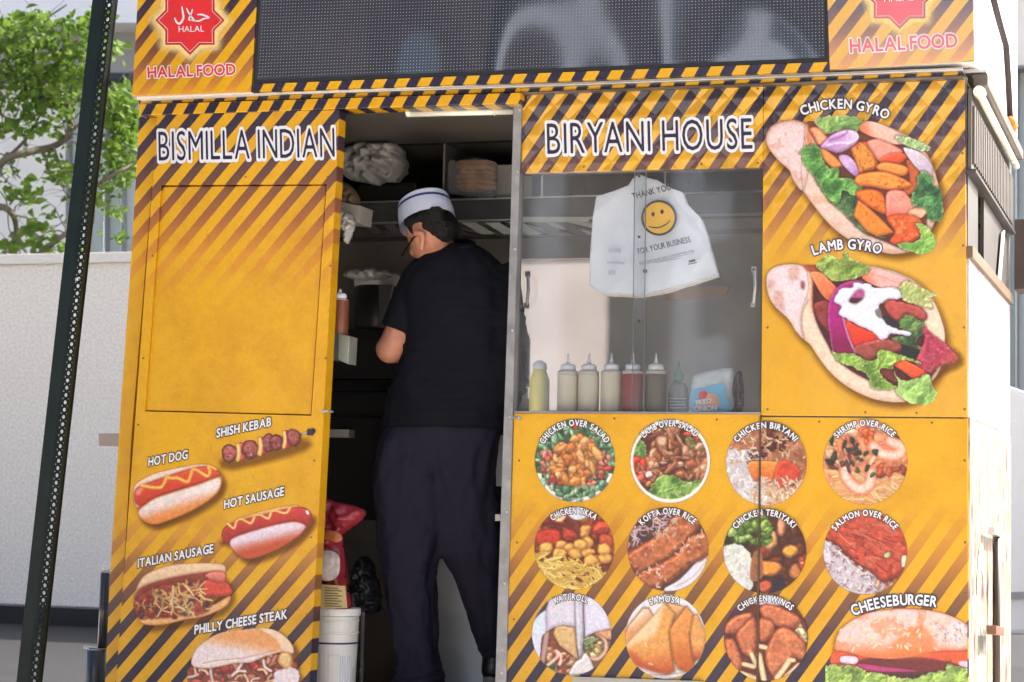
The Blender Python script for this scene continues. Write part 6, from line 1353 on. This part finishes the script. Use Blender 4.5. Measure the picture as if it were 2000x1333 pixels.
for k in range(5): slab('label_print', [(664+k*4.4, 1282), (666+k*4.4, 1281), (665+k*4.4, 1333), (663+k*4.4, 1333)], YBU-.01, .001, mat('pale_print', (170, 176, 196)), t)
lettering('lettering', 'NOT REF', straight((641, 1283), (662, 1282), 4, YBU-.012), mat('pale_print', (170, 176, 196)), t)
t = thing('rice_sack', (xbk, YBU+.1, ZF+H_+.002), 'red printed sack with a twisted top standing on the white bucket', 'sack')
sm_ = mat('sack_red', (138, 40, 50), rough=.35, var=.3, scale=8, bump=.8, bscale=14)
pouch('sack', [(606, 1190), (610, 1120), (622, 1060), (618, 1010), (612, 985), (640, 975), (655, 980), (690, 988), (712, 998), (706, 1016), (684, 1034), (670, 1046), (672, 1080), (676, 1140), (681, 1190)], YBU+.08, .05, sm_, t, 61, 30, 50, wr=.25)
pouch('sack_picture', [(618, 1126), (622, 1086), (636, 1076), (652, 1078), (663, 1090), (662, 1120), (648, 1134), (630, 1134)], YBU-.015, .008, mat('rice_picture', (176, 166, 160), rough=.5, var=.4, scale=24), t, 62, 20, 20)
slab('sack_label', [(614, 1141), (674, 1145), (678, 1188), (612, 1190)], YBU-.012, .003, mat('sack_label_cream', (176, 158, 108), rough=.6, var=.1), t)
for k in range(8): slab('label_print', [(634, 1148+k*5), (660+(k*7) % 14, 1149+k*5), (660+(k*7) % 14, 1150.4+k*5), (634, 1149.4+k*5)], YBU-.0138, .001, mat('print_black', (46, 40, 40)), t)
pouch('sack_stripe', [(624, 1050), (634, 1036), (660, 1040), (668, 1052), (660, 1060), (640, 1056)], YBU-.012, .006, mat('sack_gold', (170, 96, 50), rough=.4, var=.3, scale=20), t, 63, 16, 12)
t = thing('black_bag', tuple(P(715, 1190, .55)), 'shiny black plastic bag slumped behind the red sack', 'plastic bag')
pouch('bag', [(684, 1195), (688, 1130), (700, 1095), (716, 1088), (732, 1120), (740, 1195)], .55, .06, mat('black_bag_film', (30, 32, 38), rough=.42, spec=.5, bump=.5, bscale=9), t, 71, 26, 30, wr=.3)
t = thing('clear_sheet', tuple(P(708, 1330, .35)), 'thin clear plastic guard standing beside the white bucket', 'guard')
slab('sheet', [(706, 1195), (712, 1195), (708, 1345), (702, 1345)], .3, .004, mat('guard_edge', (120, 120, 124), rough=.2, alpha=.4), t)

# ------------------------------------------------------------------ right side of the cart
def slabx(name, pts, X, th, m, par, bevel=0):
    f = [PX(x, y, X) for x, y in pts]; n = len(f); b_ = [p-np.array([th, 0, 0]) for p in f]
    return mk(name, f+b_, [tuple(range(n))[::-1], tuple(range(n, 2*n))]+[(i, (i+1) % n, n+(i+1) % n, n+i) for i in range(n)], m, par, bevel=bevel)
XS = XR+.004
def zy(name, y0, y1, z0, z1, m, X=XS, th=.012, bevel=0): return box(name, X-th, X, y0, y1, z0, z1, m, cart, bevel)
zS = float(PX(1890, 490, XS)[2]); zW = float(PX(1890, 325, XS)[2]); zM = float(PX(1893, 815, XS)[2])
def pastel(name, cols, sc_, sat=1):
    m, ns, ln, pb = newmat(name); tc = N(ns, 'ShaderNodeTexCoord'); mp = N(ns, 'ShaderNodeMapping'); mp.inputs['Scale'].default_value = (1, 1.6, 1.1); ln.new(tc.outputs['Object'], mp.inputs[0])
    n = N(ns, 'ShaderNodeTexNoise'); n.inputs['Scale'].default_value = sc_; n.inputs['Detail'].default_value = 6; ln.new(mp.outputs[0], n.inputs['Vector']); cr = N(ns, 'ShaderNodeValToRGB'); el = cr.color_ramp.elements
    while len(el) > 1: el.remove(el[0])
    for i, c in enumerate(cols):
        t = .3+.4*i/(len(cols)-1); e = el[0] if i == 0 else el.new(t); e.position = t; e.color = L4(c)
    ln.new(n.outputs[0], cr.inputs[0]); ln.new(cr.outputs[0], pb.inputs['Base Color']); pb.inputs['Roughness'].default_value = .35; return m
PAS = pastel('faded_menu_print', [(120, 98, 100), (164, 156, 160), (170, 168, 176), (184, 182, 184), (160, 148, 122)], 3.5)
PAS2 = pastel('faded_food_print', [(78, 54, 56), (146, 124, 124), (152, 132, 88), (174, 168, 168), (86, 100, 74), (134, 114, 130)], 5)
zy('side_panel', .012, DEP, zM, zS, PAS); zy('side_panel', .010, DEP+.005, .36, zM-.004, PAS2, X=XS+.004)
for y, z in ((.35, .98), (.95, .98)):
    mk('faded_arch', [(XS+.0065, y+.14*math.cos(t)*(1 if k == 0 else .6), z+.16*math.sin(t)*(1 if k == 0 else .45)) for k in (0, 1) for t in np.linspace(0, math.pi, 10)], [(i, i+1, i+11, i+10) for i in range(9)], mat('faded_white_print', (190, 190, 194), rough=.4), cart)
box('side_sill', XS-.05, XS+.012, .004, DEP, zS-.018, zS+.02, mat('tan_sill', (104, 84, 64), rough=.5, var=.15, scale=14), cart, bevel=.004)
zy('side_post', DEP-.05, DEP, zS+.021, zW+.25, BRIGHT)
SG = glassmat('side_glass', .2)
for y0, y1, m in ((.03, .34, mat('side_grey_shutter', (76, 73, 70), rough=.5, metal=.1, var=.12)), (.35, .53, mat('black_gap', (16, 16, 18))), (.54, 1.42, mat('side_grey_shutter', (132, 128, 124)))): zy('side_shutter', y0, y1, zS+.021, zW-.012, m, X=XS-.03 if y0 == .35 else XS-.006)
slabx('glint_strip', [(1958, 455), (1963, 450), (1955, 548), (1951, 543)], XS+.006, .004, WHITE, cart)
# ribbed flap with raised lettering-like marks, under the side awning lamp
ribs = []
yy = .02
m_r = mat('ribbed_steel', (92, 86, 80), rough=.5, metal=.1, var=.18, scale=8)
zt_ = ZR-.06
zy('ribbed_flap', .012, DEP-.02, zW, zt_, m_r, X=XS+.006, bevel=.002)
for k in range(24):
    y = .03+k*.061; tag(box('rib', XS+.0062, XS+.014, y, y+.028, zW+.02, zt_-.05, m_r, cart, bevel=.002))
box('side_rail', XS-.02, XS+.02, .004, DEP, zW-.011, zW-.001, mat('dark_trim', (70, 66, 66)), cart)
# lamp under the box overhang
lx = XS+.028
mk('lamp_tube', *tube([(lx, .05, ZR-.075), (lx, 1.42, ZR-.075)], .012, 12), LT, cart, smooth=True)
mk('lamp_housing', *bag((boxv(lx-.02, lx+.024, .03, 1.44, ZR-.05, ZR-.012), BOXF)), m_r, cart, bevel=.004); mk('lamp_cap', *tube([(lx, .01, ZR-.07), (lx, .055, ZR-.07)], .018, 12), LT, cart)
box('bracket', XS-.02, lx+.02, .02, .06, ZR-.010, zb0-.002, BRIGHT, cart)
# strap on the white sign box and its awning arm
sxp = XB1+.004
strap = [PX(1938, -10, sxp+.01), PX(1951, 40, sxp+.01), PX(1965, 90, sxp+.012), PX(1969, 150, sxp+.012), PX(1973, 235, sxp+.012)]
mk('strap', *tube(strap, .011, 8, flat=.6), mat('black_strap', (46, 36, 40), rough=.6), cart, smooth=True)
mk('strap_end', *tube([PX(1973, 235, sxp+.014), PX(1976, 246, sxp+.014), PX(1978, 262, sxp+.014)], [.016, .022, .008], 8), mat('orange_cord', (206, 130, 40), rough=.6), cart, smooth=True)
slabx('box_seam', [(1960, 60), (1963, 66), (1984, 330), (1981, 325)], XB1+.002, .002, mat('dark_trim', (70, 66, 66)), cart)
# tall latch bar and lock on the side
mk('latch_bar', *tube([PX(1946, 1040, XS+.03), PX(1946, 1420, XS+.03)], .013, 10), mat('dark_bar', (74, 66, 60), rough=.4, metal=.6), cart, smooth=True)
slabx('latch_plate', [(1942, 1030), (1964, 1040), (1964, 1052), (1942, 1044)], XS+.045, .02, BRIGHT, cart)
slabx('lock', [(1946, 1222), (1962, 1226), (1962, 1242), (1946, 1240)], XS+.06, .03, mat('rusty_lock', (120, 84, 70), rough=.5, metal=.4), cart, bevel=.003)
# dark box on the rear corner
box('corner_box', XS+.01, XS+.30, 1.56, 1.74, float(P(1980, 566, 1.56)[2]), float(P(1980, 428, 1.56)[2]), mat('dark_brown_box', (70, 58, 54), rough=.5, var=.15), cart, bevel=.006)
mk('hook', *tube([P(1970, 590, 1.5), P(1976, 594, 1.5), P(1979, 590, 1.5)], .003, 6), BRIGHT, cart)
# left end: bracket arm and jack
slab('bracket_arm', [(192, 847), (236, 847), (236, 873), (192, 872)], .25, .06, mat('dull_bracket', (146, 136, 130), rough=.5, metal=.3), cart, bevel=.003)
JK = mat('black_jack', (26, 26, 30), rough=.3, coat=.3)
mk('jack_tube', *tube([P(206, 1120, .2), P(200, 1266, .2)], .0175, 16), JK, cart, smooth=True); mk('jack_collar', *tube([P(164, 1264, .2), P(212, 1269, .2)], .0045, 8), BRIGHT, cart)
mk('jack_body', *tube([P(189, 1270, .2), P(186, 1420, .2)], .036, 18), JK, cart, smooth=True)
mk('jack_ring', *tube([P(210+8*math.cos(t), 1106+9*math.sin(t), .2) for t in np.arange(-1.2, 4.2, .4)], .0035, 6), BRIGHT, cart); mk('jack_cap', *tube([P(199, 1118, .2), P(215, 1119, .2)], .006, 8), BRIGHT, cart)

# ------------------------------------------------------------------ leaning sign post in front, left
YP = -.45
ps = empty('sign_post', (0, 0, 0), 'dark green perforated metal sign post leaning at the left of the cart', 'post')
pt, pb_ = P(206.5, 0, YP), P(58.5, 1333, YP); ax = Vector(pt-pb_).normalized(); base_ = Vector(pb_)+ax*((0-pb_[2])/ax.z)
ps.location = base_; wd = float(np.linalg.norm(P(229.5, 0, YP)-P(183.5, 0, YP)))*1.0
sx = Vector((ax.z, 0, -ax.x)).normalized(); dy_ = Vector((0, 1, 0))
prof = [(-.6, .012), (-.55, .006), (-.50, -.010), (.08, -.026), (.22, -.028)]; prof2 = [(.48, -.028), (.46, -.016), (.44, -.004), (.44, .006), (.42, .012)]
pitch_ = float(np.linalg.norm(P(100, 900, YP)-P(98.4, 914.2, YP))); Lp = 3.5
GRN = mat('green_black_enamel', (14, 26, 24), rough=.5, var=.3, scale=10, spec=.15, bump=.15, bscale=50)
def strip(pr, th=.003):
    V, F = [], []
    for s in (0, 1):
        for d_ in (0, th):
            for (u, w_) in pr: V.append(base_+ax*(s*Lp)+sx*(u*wd)+dy_*(w_+d_))
    n = len(pr)
    for d_ in (0, 1):
        for i in range(n-1): a = d_*n+i; F.append((a, a+1, a+1+2*n, a+2*n))
    for i in (0, n-1): F.append((i, n+i, 3*n+i, 2*n+i))
    return V, F
fl = [strip(prof), strip(prof2)]
V, F = [], []; nrow = int(Lp/pitch_); hr = wd*.075
for r_ in range(nrow):
    c = base_+ax*((r_+.5)*pitch_)+sx*(.35*wd)
    sq = []
    for d_ in (0, .004):
        k = len(V)
        for t in range(12):
            a = t*math.pi/6; V.append(c+sx*(hr*math.cos(a))+ax*(hr*math.sin(a))+dy_*(-.028+d_))
        for t in range(12):
            a = t*math.pi/6; cs, sn = math.cos(a), math.sin(a); m_ = max(abs(cs), abs(sn)); V.append(c+sx*(wd*.13*cs/m_)+ax*(pitch_*.5*sn/m_)+dy_*(-.028+d_))
        for t in range(12): F.append((k+t, k+(t+1) % 12, k+12+(t+1) % 12, k+12+t))
        sq.append(k)
    for t in range(12): F.append((sq[0]+t, sq[1]+t, sq[1]+(t+1) % 12, sq[0]+(t+1) % 12))
mk('channel', *bag(*fl), GRN, ps); tag(mk('perforated_web', V, F, GRN, ps))
rv = base_+ax*((547-1333)/-1*0); pr_ = P(160, 548, YP-.0)
mk('bolt', *lathe((float(pr_[0]), YP-.034, float(pr_[2])), [(.006, .012), (.006, 0), (.003, -.003)], 8, 'y'), BRIGHT, ps)

# ------------------------------------------------------------------ the man at the griddle
man = empty('person', tuple(float(a) for a in (P(820, 1350, .5)[0], .5, ZF)), 'man in white paper cap and black shirt working in the doorway, seen from behind', 'person')
def Q(x, y, Y): return Vector(P(x, y, Y))
def capsule(a, ra, b, rb, seg=14):
    a, b = Vector(a), Vector(b); d = (b-a); L = d.length; t = d/L if L > 1e-6 else Vector((0, 0, 1)); pts, R = [], []
    for k in range(5): an = math.pi/2*(1-k/5); pts.append(a-t*ra*math.sin(an)*.999); R.append(max(.002, ra*math.cos(an)))
    for k in range(3): pts.append(a+d*(k/2)); R.append(ra+(rb-ra)*k/2)
    for k in range(1, 6): an = math.pi/2*k/5; pts.append(b+t*rb*math.sin(an)*.999); R.append(max(.002, rb*math.cos(an)))
    return tube(pts, R, seg)
def ellipsoid(c, r, rot=None, seg=20):
    V, F = lathe((0, 0, 0), [(math.sin(math.pi*k/12), -math.cos(math.pi*k/12)) for k in range(1, 12)], seg)
    M3 = rot or Matrix.Identity(3); return [Vector(c)+M3 @ Vector((v[0]*r[0], v[1]*r[1], v[2]*r[2])) for v in V], F
def remeshed(name, parts, vox, m, par, smooth_it=4):
    V, F = bag(*parts); base = wloc(par); me = bpy.data.meshes.new('tmp'); me.from_pydata([tuple(Vector(v)-base) for v in V], [], F)
    bm = bmesh.new(); bm.from_mesh(me); bmesh.ops.recalc_face_normals(bm, faces=bm.faces); bm.to_mesh(me); bm.free()
    o = bpy.data.objects.new('tmp', me); COL.objects.link(o); r = o.modifiers.new('r', 'REMESH'); r.mode = 'VOXEL'; r.voxel_size = vox; s = o.modifiers.new('s', 'SMOOTH'); s.iterations = smooth_it; s.factor = .5
    dg = bpy.context.evaluated_depsgraph_get(); me2 = bpy.data.meshes.new_from_object(o.evaluated_get(dg)); bpy.data.objects.remove(o)
    me2.name = name; me2.materials.clear(); me2.materials.append(m); me2.shade_smooth(); q = bpy.data.objects.new(name, me2); COL.objects.link(q); q.parent = par; return q
SKIN = mat('skin', (206, 142, 116), rough=.5, var=.1, scale=20, bump=.15, bscale=120)
pts_ = []
cap = capsule
# head bowed to the left and away
hd = Q(838, 455, .46); fd = Vector((-.62, .55, -.55)).normalized(); upv = (Vector((-.35, .25, 1))-fd*Vector((-.35, .25, 1)).dot(fd)).normalized(); sd = fd.cross(upv)
def Hd(f, u, s): return hd+fd*f+upv*u+sd*s
pts_ += [ellipsoid(hd, (.078, .096, .088), Matrix.Rotation(.6, 3, 'Z')), cap(Hd(.03, -.03, 0), .064, Hd(.055, -.085, 0), .040), cap(Hd(.082, -.02, 0), .012, Hd(.107, -.045, 0), .015), cap(Hd(.075, -.02, .03), .024, Hd(.07, -.03, -.03), .024), cap(Hd(.085, -.075, .012), .012, Hd(.085, -.075, -.012), .012)]
for s in (1, -1): pts_ += [cap(Hd(.0, .006, s*.078), .012, Hd(-.010, -.035, s*.076), .010)]
ear = Q(821, 470, .385)
pts_ += [cap(Q(812, 454, .362), .010, Q(825, 457, .355), .011), cap(Q(827, 461, .354), .010, Q(824, 488, .366), .008), cap(Q(814, 458, .37), .012, Q(818, 484, .375), .010)]
pts_ += [cap(Q(850, 478, .47), .055, Q(886, 525, .50), .062)]
# trunk, arms, legs
pts_ += [cap(Q(850, 560, .5), .085, Q(960, 560, .5), .085), cap(Q(900, 600, .5), .12, Q(900, 800, .5), .11), cap(Q(840, 850, .5), .1, Q(910, 850, .5), .1)]
pts_ += [cap(Q(815, 560, .46), .05, Q(769, 670, .43), .050), cap(Q(762, 682, .43), .052, Q(800, 690, .66), .036), cap(Q(800, 690, .66), .032, Q(815, 688, .70), .026)]
pts_ += [cap(Q(975, 560, .52), .05, Q(975, 690, .60), .042), cap(Q(975, 690, .60), .038, Q(945, 700, .76), .028)]
pts_ += [cap(Q(805, 900, .5), .08, Q(800, 1110, .49), .058), cap(Q(800, 1110, .49), .056, Q(818, 1320, .50), .042), cap(Q(905, 900, .54), .08, Q(935, 1100, .6), .055), cap(Q(935, 1100, .6), .052, Q(962, 1270, .72), .038)]
def hand(w, d, n_, side):
    """palm from wrist w towards d with five bent fingers; n_ = back of the hand"""
    d = d.normalized(); s = d.cross(n_).normalized()*side; o = [cap(w, .024, w+d*.05, .022)]
    for k, (u, L) in enumerate(((-.03, .062), (-.01, .075), (.011, .07), (.03, .055))):
        a = w+d*.065+s*u*.9; b_ = a+d*L*.5-n_*.01; c_ = b_+d*L*.3-n_*.03; o += [cap(w+d*.02+s*u*.6, .0125, a, .0095), cap(a, .0095, b_, .0085), cap(b_, .0085, c_, .0075)]
    a = w+d*.015+s*(-.032); b_ = a+d*.03+s*(-.022)-n_*.008; o += [cap(w, .014, a, .012), cap(a, .012, b_, .0105), cap(b_, .0105, b_+d*.03-n_*.008, .009)]
    return o
pts_ += hand(Q(815, 688, .70), Vector((.25, 1, .05)), Vector((0, 0, 1)), 1) + hand(Q(945, 700, .76), Vector((-.25, 1, .05)), Vector((0, 0, 1)), -1)
body = remeshed('body', pts_, .0065, SKIN, man, 4)
def cloth(name, rings, m, nz=.004, seed=1, seg=56, sub=5, closed=(True, True), exp_=2.3, folds=()):
    """rings: (y px, left px, right px, Y centre, half depth[, y skew px])"""
    R = []
    for i in range(len(rings)-1):
        a, b_ = np.array(rings[i], float), np.array(rings[i+1], float)
        pa = np.array(rings[max(0, i-1)], float); pb2 = np.array(rings[min(len(rings)-1, i+2)], float)
        for k in range(sub):
            t = k/sub; R.append(.5*(2*a+(b_-pa)*t+(2*pa-5*a+4*b_-pb2)*t*t+(3*a-pa-3*b_+pb2)*t**3))
    R.append(np.array(rings[-1], float)); V, F = [], []
    for j, r in enumerate(R):
        y, l, rr_, Yc, Yr = r[:5]; sk = r[5] if len(r) > 5 else 0
        A_, B_ = P(l, y+sk/2, Yc), P(rr_, y-sk/2, Yc); c = (A_+B_)/2; h = (B_-A_)/2
        for k in range(seg):
            an = 2*math.pi*k/seg; co, si = math.cos(an), math.sin(an); co = math.copysign(abs(co)**(2/exp_), co); si = math.copysign(abs(si)**(2/exp_), si)
            v = c+h*co+np.array([0, Yr*si, 0])
            n1 = float(vnoise(np.array([[an*9+y*.012]]), np.array([[y*.06+an*1.5]]), 2.2, seed, 3)[0, 0])-.5
            fo = 0
            for (fy, slope, amp, wv) in folds: fo += amp*math.exp(-((y-fy)/wv)**2)*math.sin((y-fy)*.35+an*slope)
            q = 1+(n1*nz*5+fo)/max(.05, np.linalg.norm(h)); V.append(c+(v-c)*q)
    n = len(R)
    for j in range(n-1):
        for k in range(seg): a = j*seg+k; b_ = j*seg+(k+1) % seg; F.append((a, a+seg, b_+seg, b_))
    if closed[0]: F.append(tuple(range(seg)))
    if closed[1]: F.append(tuple(range((n-1)*seg, n*seg))[::-1])
    return V, F
SHIRT = mat('black_shirt', (20, 22, 31), rough=.9, var=.15, scale=12, bump=.35, bscale=14, spec=.2); TRO = mat('dark_trousers', (40, 38, 52), rough=.9, var=.12, scale=10, bump=.35, bscale=12, spec=.2)
sh1 = cloth('t', [(478, 868, 924, .50, .06), (486, 852, 940, .50, .075), (500, 828, 962, .50, .10), (518, 806, 980, .50, .12), (545, 790, 998, .50, .135), (580, 783, 1012, .50, .145), (620, 786, 1022, .50, .15), (665, 792, 1026, .50, .15), (700, 788, 1028, .50, .15), (745, 774, 1026, .50, .148), (790, 762, 1012, .50, .145), (828, 752, 998, .50, .145), (838, 756, 996, .50, .135)], SHIRT, nz=.008, seed=3, closed=(True, True), folds=((760, 2, .009, 26), (690, 3, .007, 30), (800, 1, .009, 18), (600, 2, .006, 40)))
sl_ = tube([Q(838, 528, .49), Q(818, 550, .47), Q(797, 590, .45), Q(780, 630, .435), Q(773, 646, .43)], [.066, .068, .062, .058, .058], 20)
sl2 = tube([Q(965, 528, .51), Q(980, 555, .52), Q(990, 600, .54), Q(985, 650, .58)], [.066, .068, .06, .053], 20)
remeshed('shirt', [(sh1[0], sh1[1]), sl_, sl2], .0075, SHIRT, man, 2)
mk('collar', *tube([Q(860+32*math.cos(t)+32, 484+6*math.sin(t)+(-6 if math.cos(t) > 0 else 4), .50-.075*math.sin(t)) for t in np.arange(0, 6.5, .4)], .011, 8, cap=False), SHIRT, man, smooth=True)
hips = [(826, 758, 985, .5, .125), (850, 752, 978, .5, .135), (880, 756, 968, .51, .135), (910, 775, 950, .51, .12), (935, 810, 920, .52, .07)]
lgl = [(835, 760, 880, .49, .10), (870, 744, 874, .49, .125), (920, 736, 872, .49, .13), (965, 734, 870, .49, .125), (1010, 738, 868, .49, .115), (1050, 743, 862, .49, .105), (1100, 749, 852, .49, .095), (1150, 757, 849, .49, .09), (1200, 766, 849, .50, .085), (1250, 773, 852, .5, .08), (1290, 777, 855, .5, .08), (1312, 774, 860, .5, .083), (1330, 772, 862, .5, .082), (1346, 776, 860, .5, .08)]
lgr = [(835, 860, 982, .52, .10), (870, 856, 980, .52, .125), (920, 850, 976, .53, .13), (965, 852, 974, .53, .125), (1010, 850, 974, .54, .115), (1060, 862, 976, .56, .105), (1095, 874, 978, .58, .1), (1120, 890, 980, .6, .095), (1150, 902, 983, .62, .09), (1200, 916, 986, .66, .08), (1240, 930, 988, .69, .075), (1272, 942, 990, .72, .07), (1284, 945, 988, .73, .065)]
remeshed('trousers', [cloth('t', hips, TRO, seed=7, closed=(True, True), nz=.006), cloth('t', lgl, TRO, seed=8, nz=.006, folds=((1318, 3, .005, 22), (1120, 2, .003, 40))), cloth('t', lgr, TRO, seed=9, nz=.006, folds=((1260, 3, .004, 20),))], .0075, TRO, man, 2)
SHO = mat('black_shoe', (22, 22, 24), rough=.4, bump=.3)
def shoe(heel, toe, par):
    h, t = Vector(heel), Vector(toe); a = remeshed('shoe', [cap(h+Vector((0, 0, .045)), .04, t+Vector((0, 0, .028)), .034), cap(h+Vector((0, 0, .05)), .042, h+Vector((0, .02, .1)), .045)], .008, SHO, par, 3)
    d = (t-h).normalized(); s = d.cross(Vector((0, 0, 1))).normalized(); V = []
    for z in (0, .018):
        for k in range(16): an = k*math.pi/8; V.append((h+t)/2+d*(math.cos(an)*((t-h).length/2+.045))+s*math.sin(an)*.043+Vector((0, 0, z)))
    mk('sole', V, [tuple(range(16)), tuple(range(16, 32))[::-1]]+[(i, 16+i, 16+(i+1) % 16, (i+1) % 16) for i in range(16)], mat('sole_grey', (120, 118, 116), rough=.7), a)
bf_ = P(818, 1350, .5); shoe((bf_[0], .48, ZF+.001), (bf_[0]-.04, .66, ZF+.001), man)
br_ = P(966, 1300, .72); shoe((br_[0], .70, ZF+.03), (br_[0]+.0, .86-.06, ZF+.001), man)
# hair, cap, glasses
HAIR = mat('black_hair', (24, 21, 22), rough=.6, var=.3, scale=60, bump=1, bscale=90, stretch=(1, 1, 3))
ha = remeshed('hair', [cap(Q(800, 434, .41), .022, Q(850, 422, .395), .036), cap(Q(802, 444, .40), .012, Q(806, 456, .385), .007), ellipsoid(Q(854, 442, .465), (.074, .086, .062)), cap(Q(872, 444, .46), .042, Q(880, 450, .49), .040), cap(Q(838, 444, .395), .030, Q(866, 448, .40), .038), cap(Q(812, 442, .41), .012, Q(816, 452, .402), .009), cap(Q(850, 452, .40), .024, Q(872, 460, .42), .026)], .006, HAIR, man, 2)
t_ = bpy.data.textures.new('h', 'CLOUDS'); t_.noise_scale = .015; dm = ha.modifiers.new('d', 'DISPLACE'); dm.texture = t_; dm.strength = .008
def ringpts(l, r, near_up, Yr, Yc, n=28, lift=(0, 0)):
    A_, B_ = P(l[0], l[1], Yc), P(r[0], r[1], Yc); c = (A_+B_)/2; h = (B_-A_)/2; o = []
    for k in range(n):
        an = 2*math.pi*k/n; co, si = math.cos(an), math.sin(an); o.append(c+h*co+np.array([0, Yr*si, -near_up*si]))
    return o
cr_ = [ringpts((783, 455), (888, 421), .034, .088, .455), ringpts((780, 432), (884, 402), .032, .086, .458), ringpts((779.5, 420), (879, 390), .031, .084, .46), ringpts((779.8, 412), (875.5, 379), .029, .084, .46), ringpts((783, 408.5), (873, 377), .027, .080, .461), ringpts((806, 402), (856, 384), .014, .045, .466)]
V = [p for r in cr_ for p in r]; n = 28; F = [(j*n+k, j*n+(k+1) % n, (j+1)*n+(k+1) % n, (j+1)*n+k) for j in range(5) for k in range(n)]+[tuple(range(5*n, 6*n))]
cp = mk('cap', V, F, mat('paper_cap', (204, 214, 240), rough=.6, var=.03, bump=.2, bscale=18), man, smooth=False)
r0, r1 = ringpts((778.6, 423), (880.4, 392.5), .031, .0856, .46), ringpts((778.6, 418), (878.8, 387.5), .030, .0852, .46)
mk('cap_stripe', r0+r1, [(k, (k+1) % n, n+(k+1) % n, n+k) for k in range(n)], mat('blue_stripe', (38, 56, 120), rough=.5), cp)
GLM = mat('black_frame_glasses', (26, 24, 26), rough=.3)
mk('glasses', *bag(tube([Q(822, 456, .352), Q(806, 466, .368), Q(786, 499, .40)], .0034, 6), tube([Q(786, 499, .40), Q(784, 500, .44), Q(785, 498, .50)], .003, 6)), GLM, man)
0 and mk('moustache', *tube([Q(793, 508, .42), Q(797, 512, .44), Q(801, 512, .45)], [.006, .009, .005], 8), mat('grey_hair', (150, 148, 146), rough=.8, bump=.8, bscale=90), man)
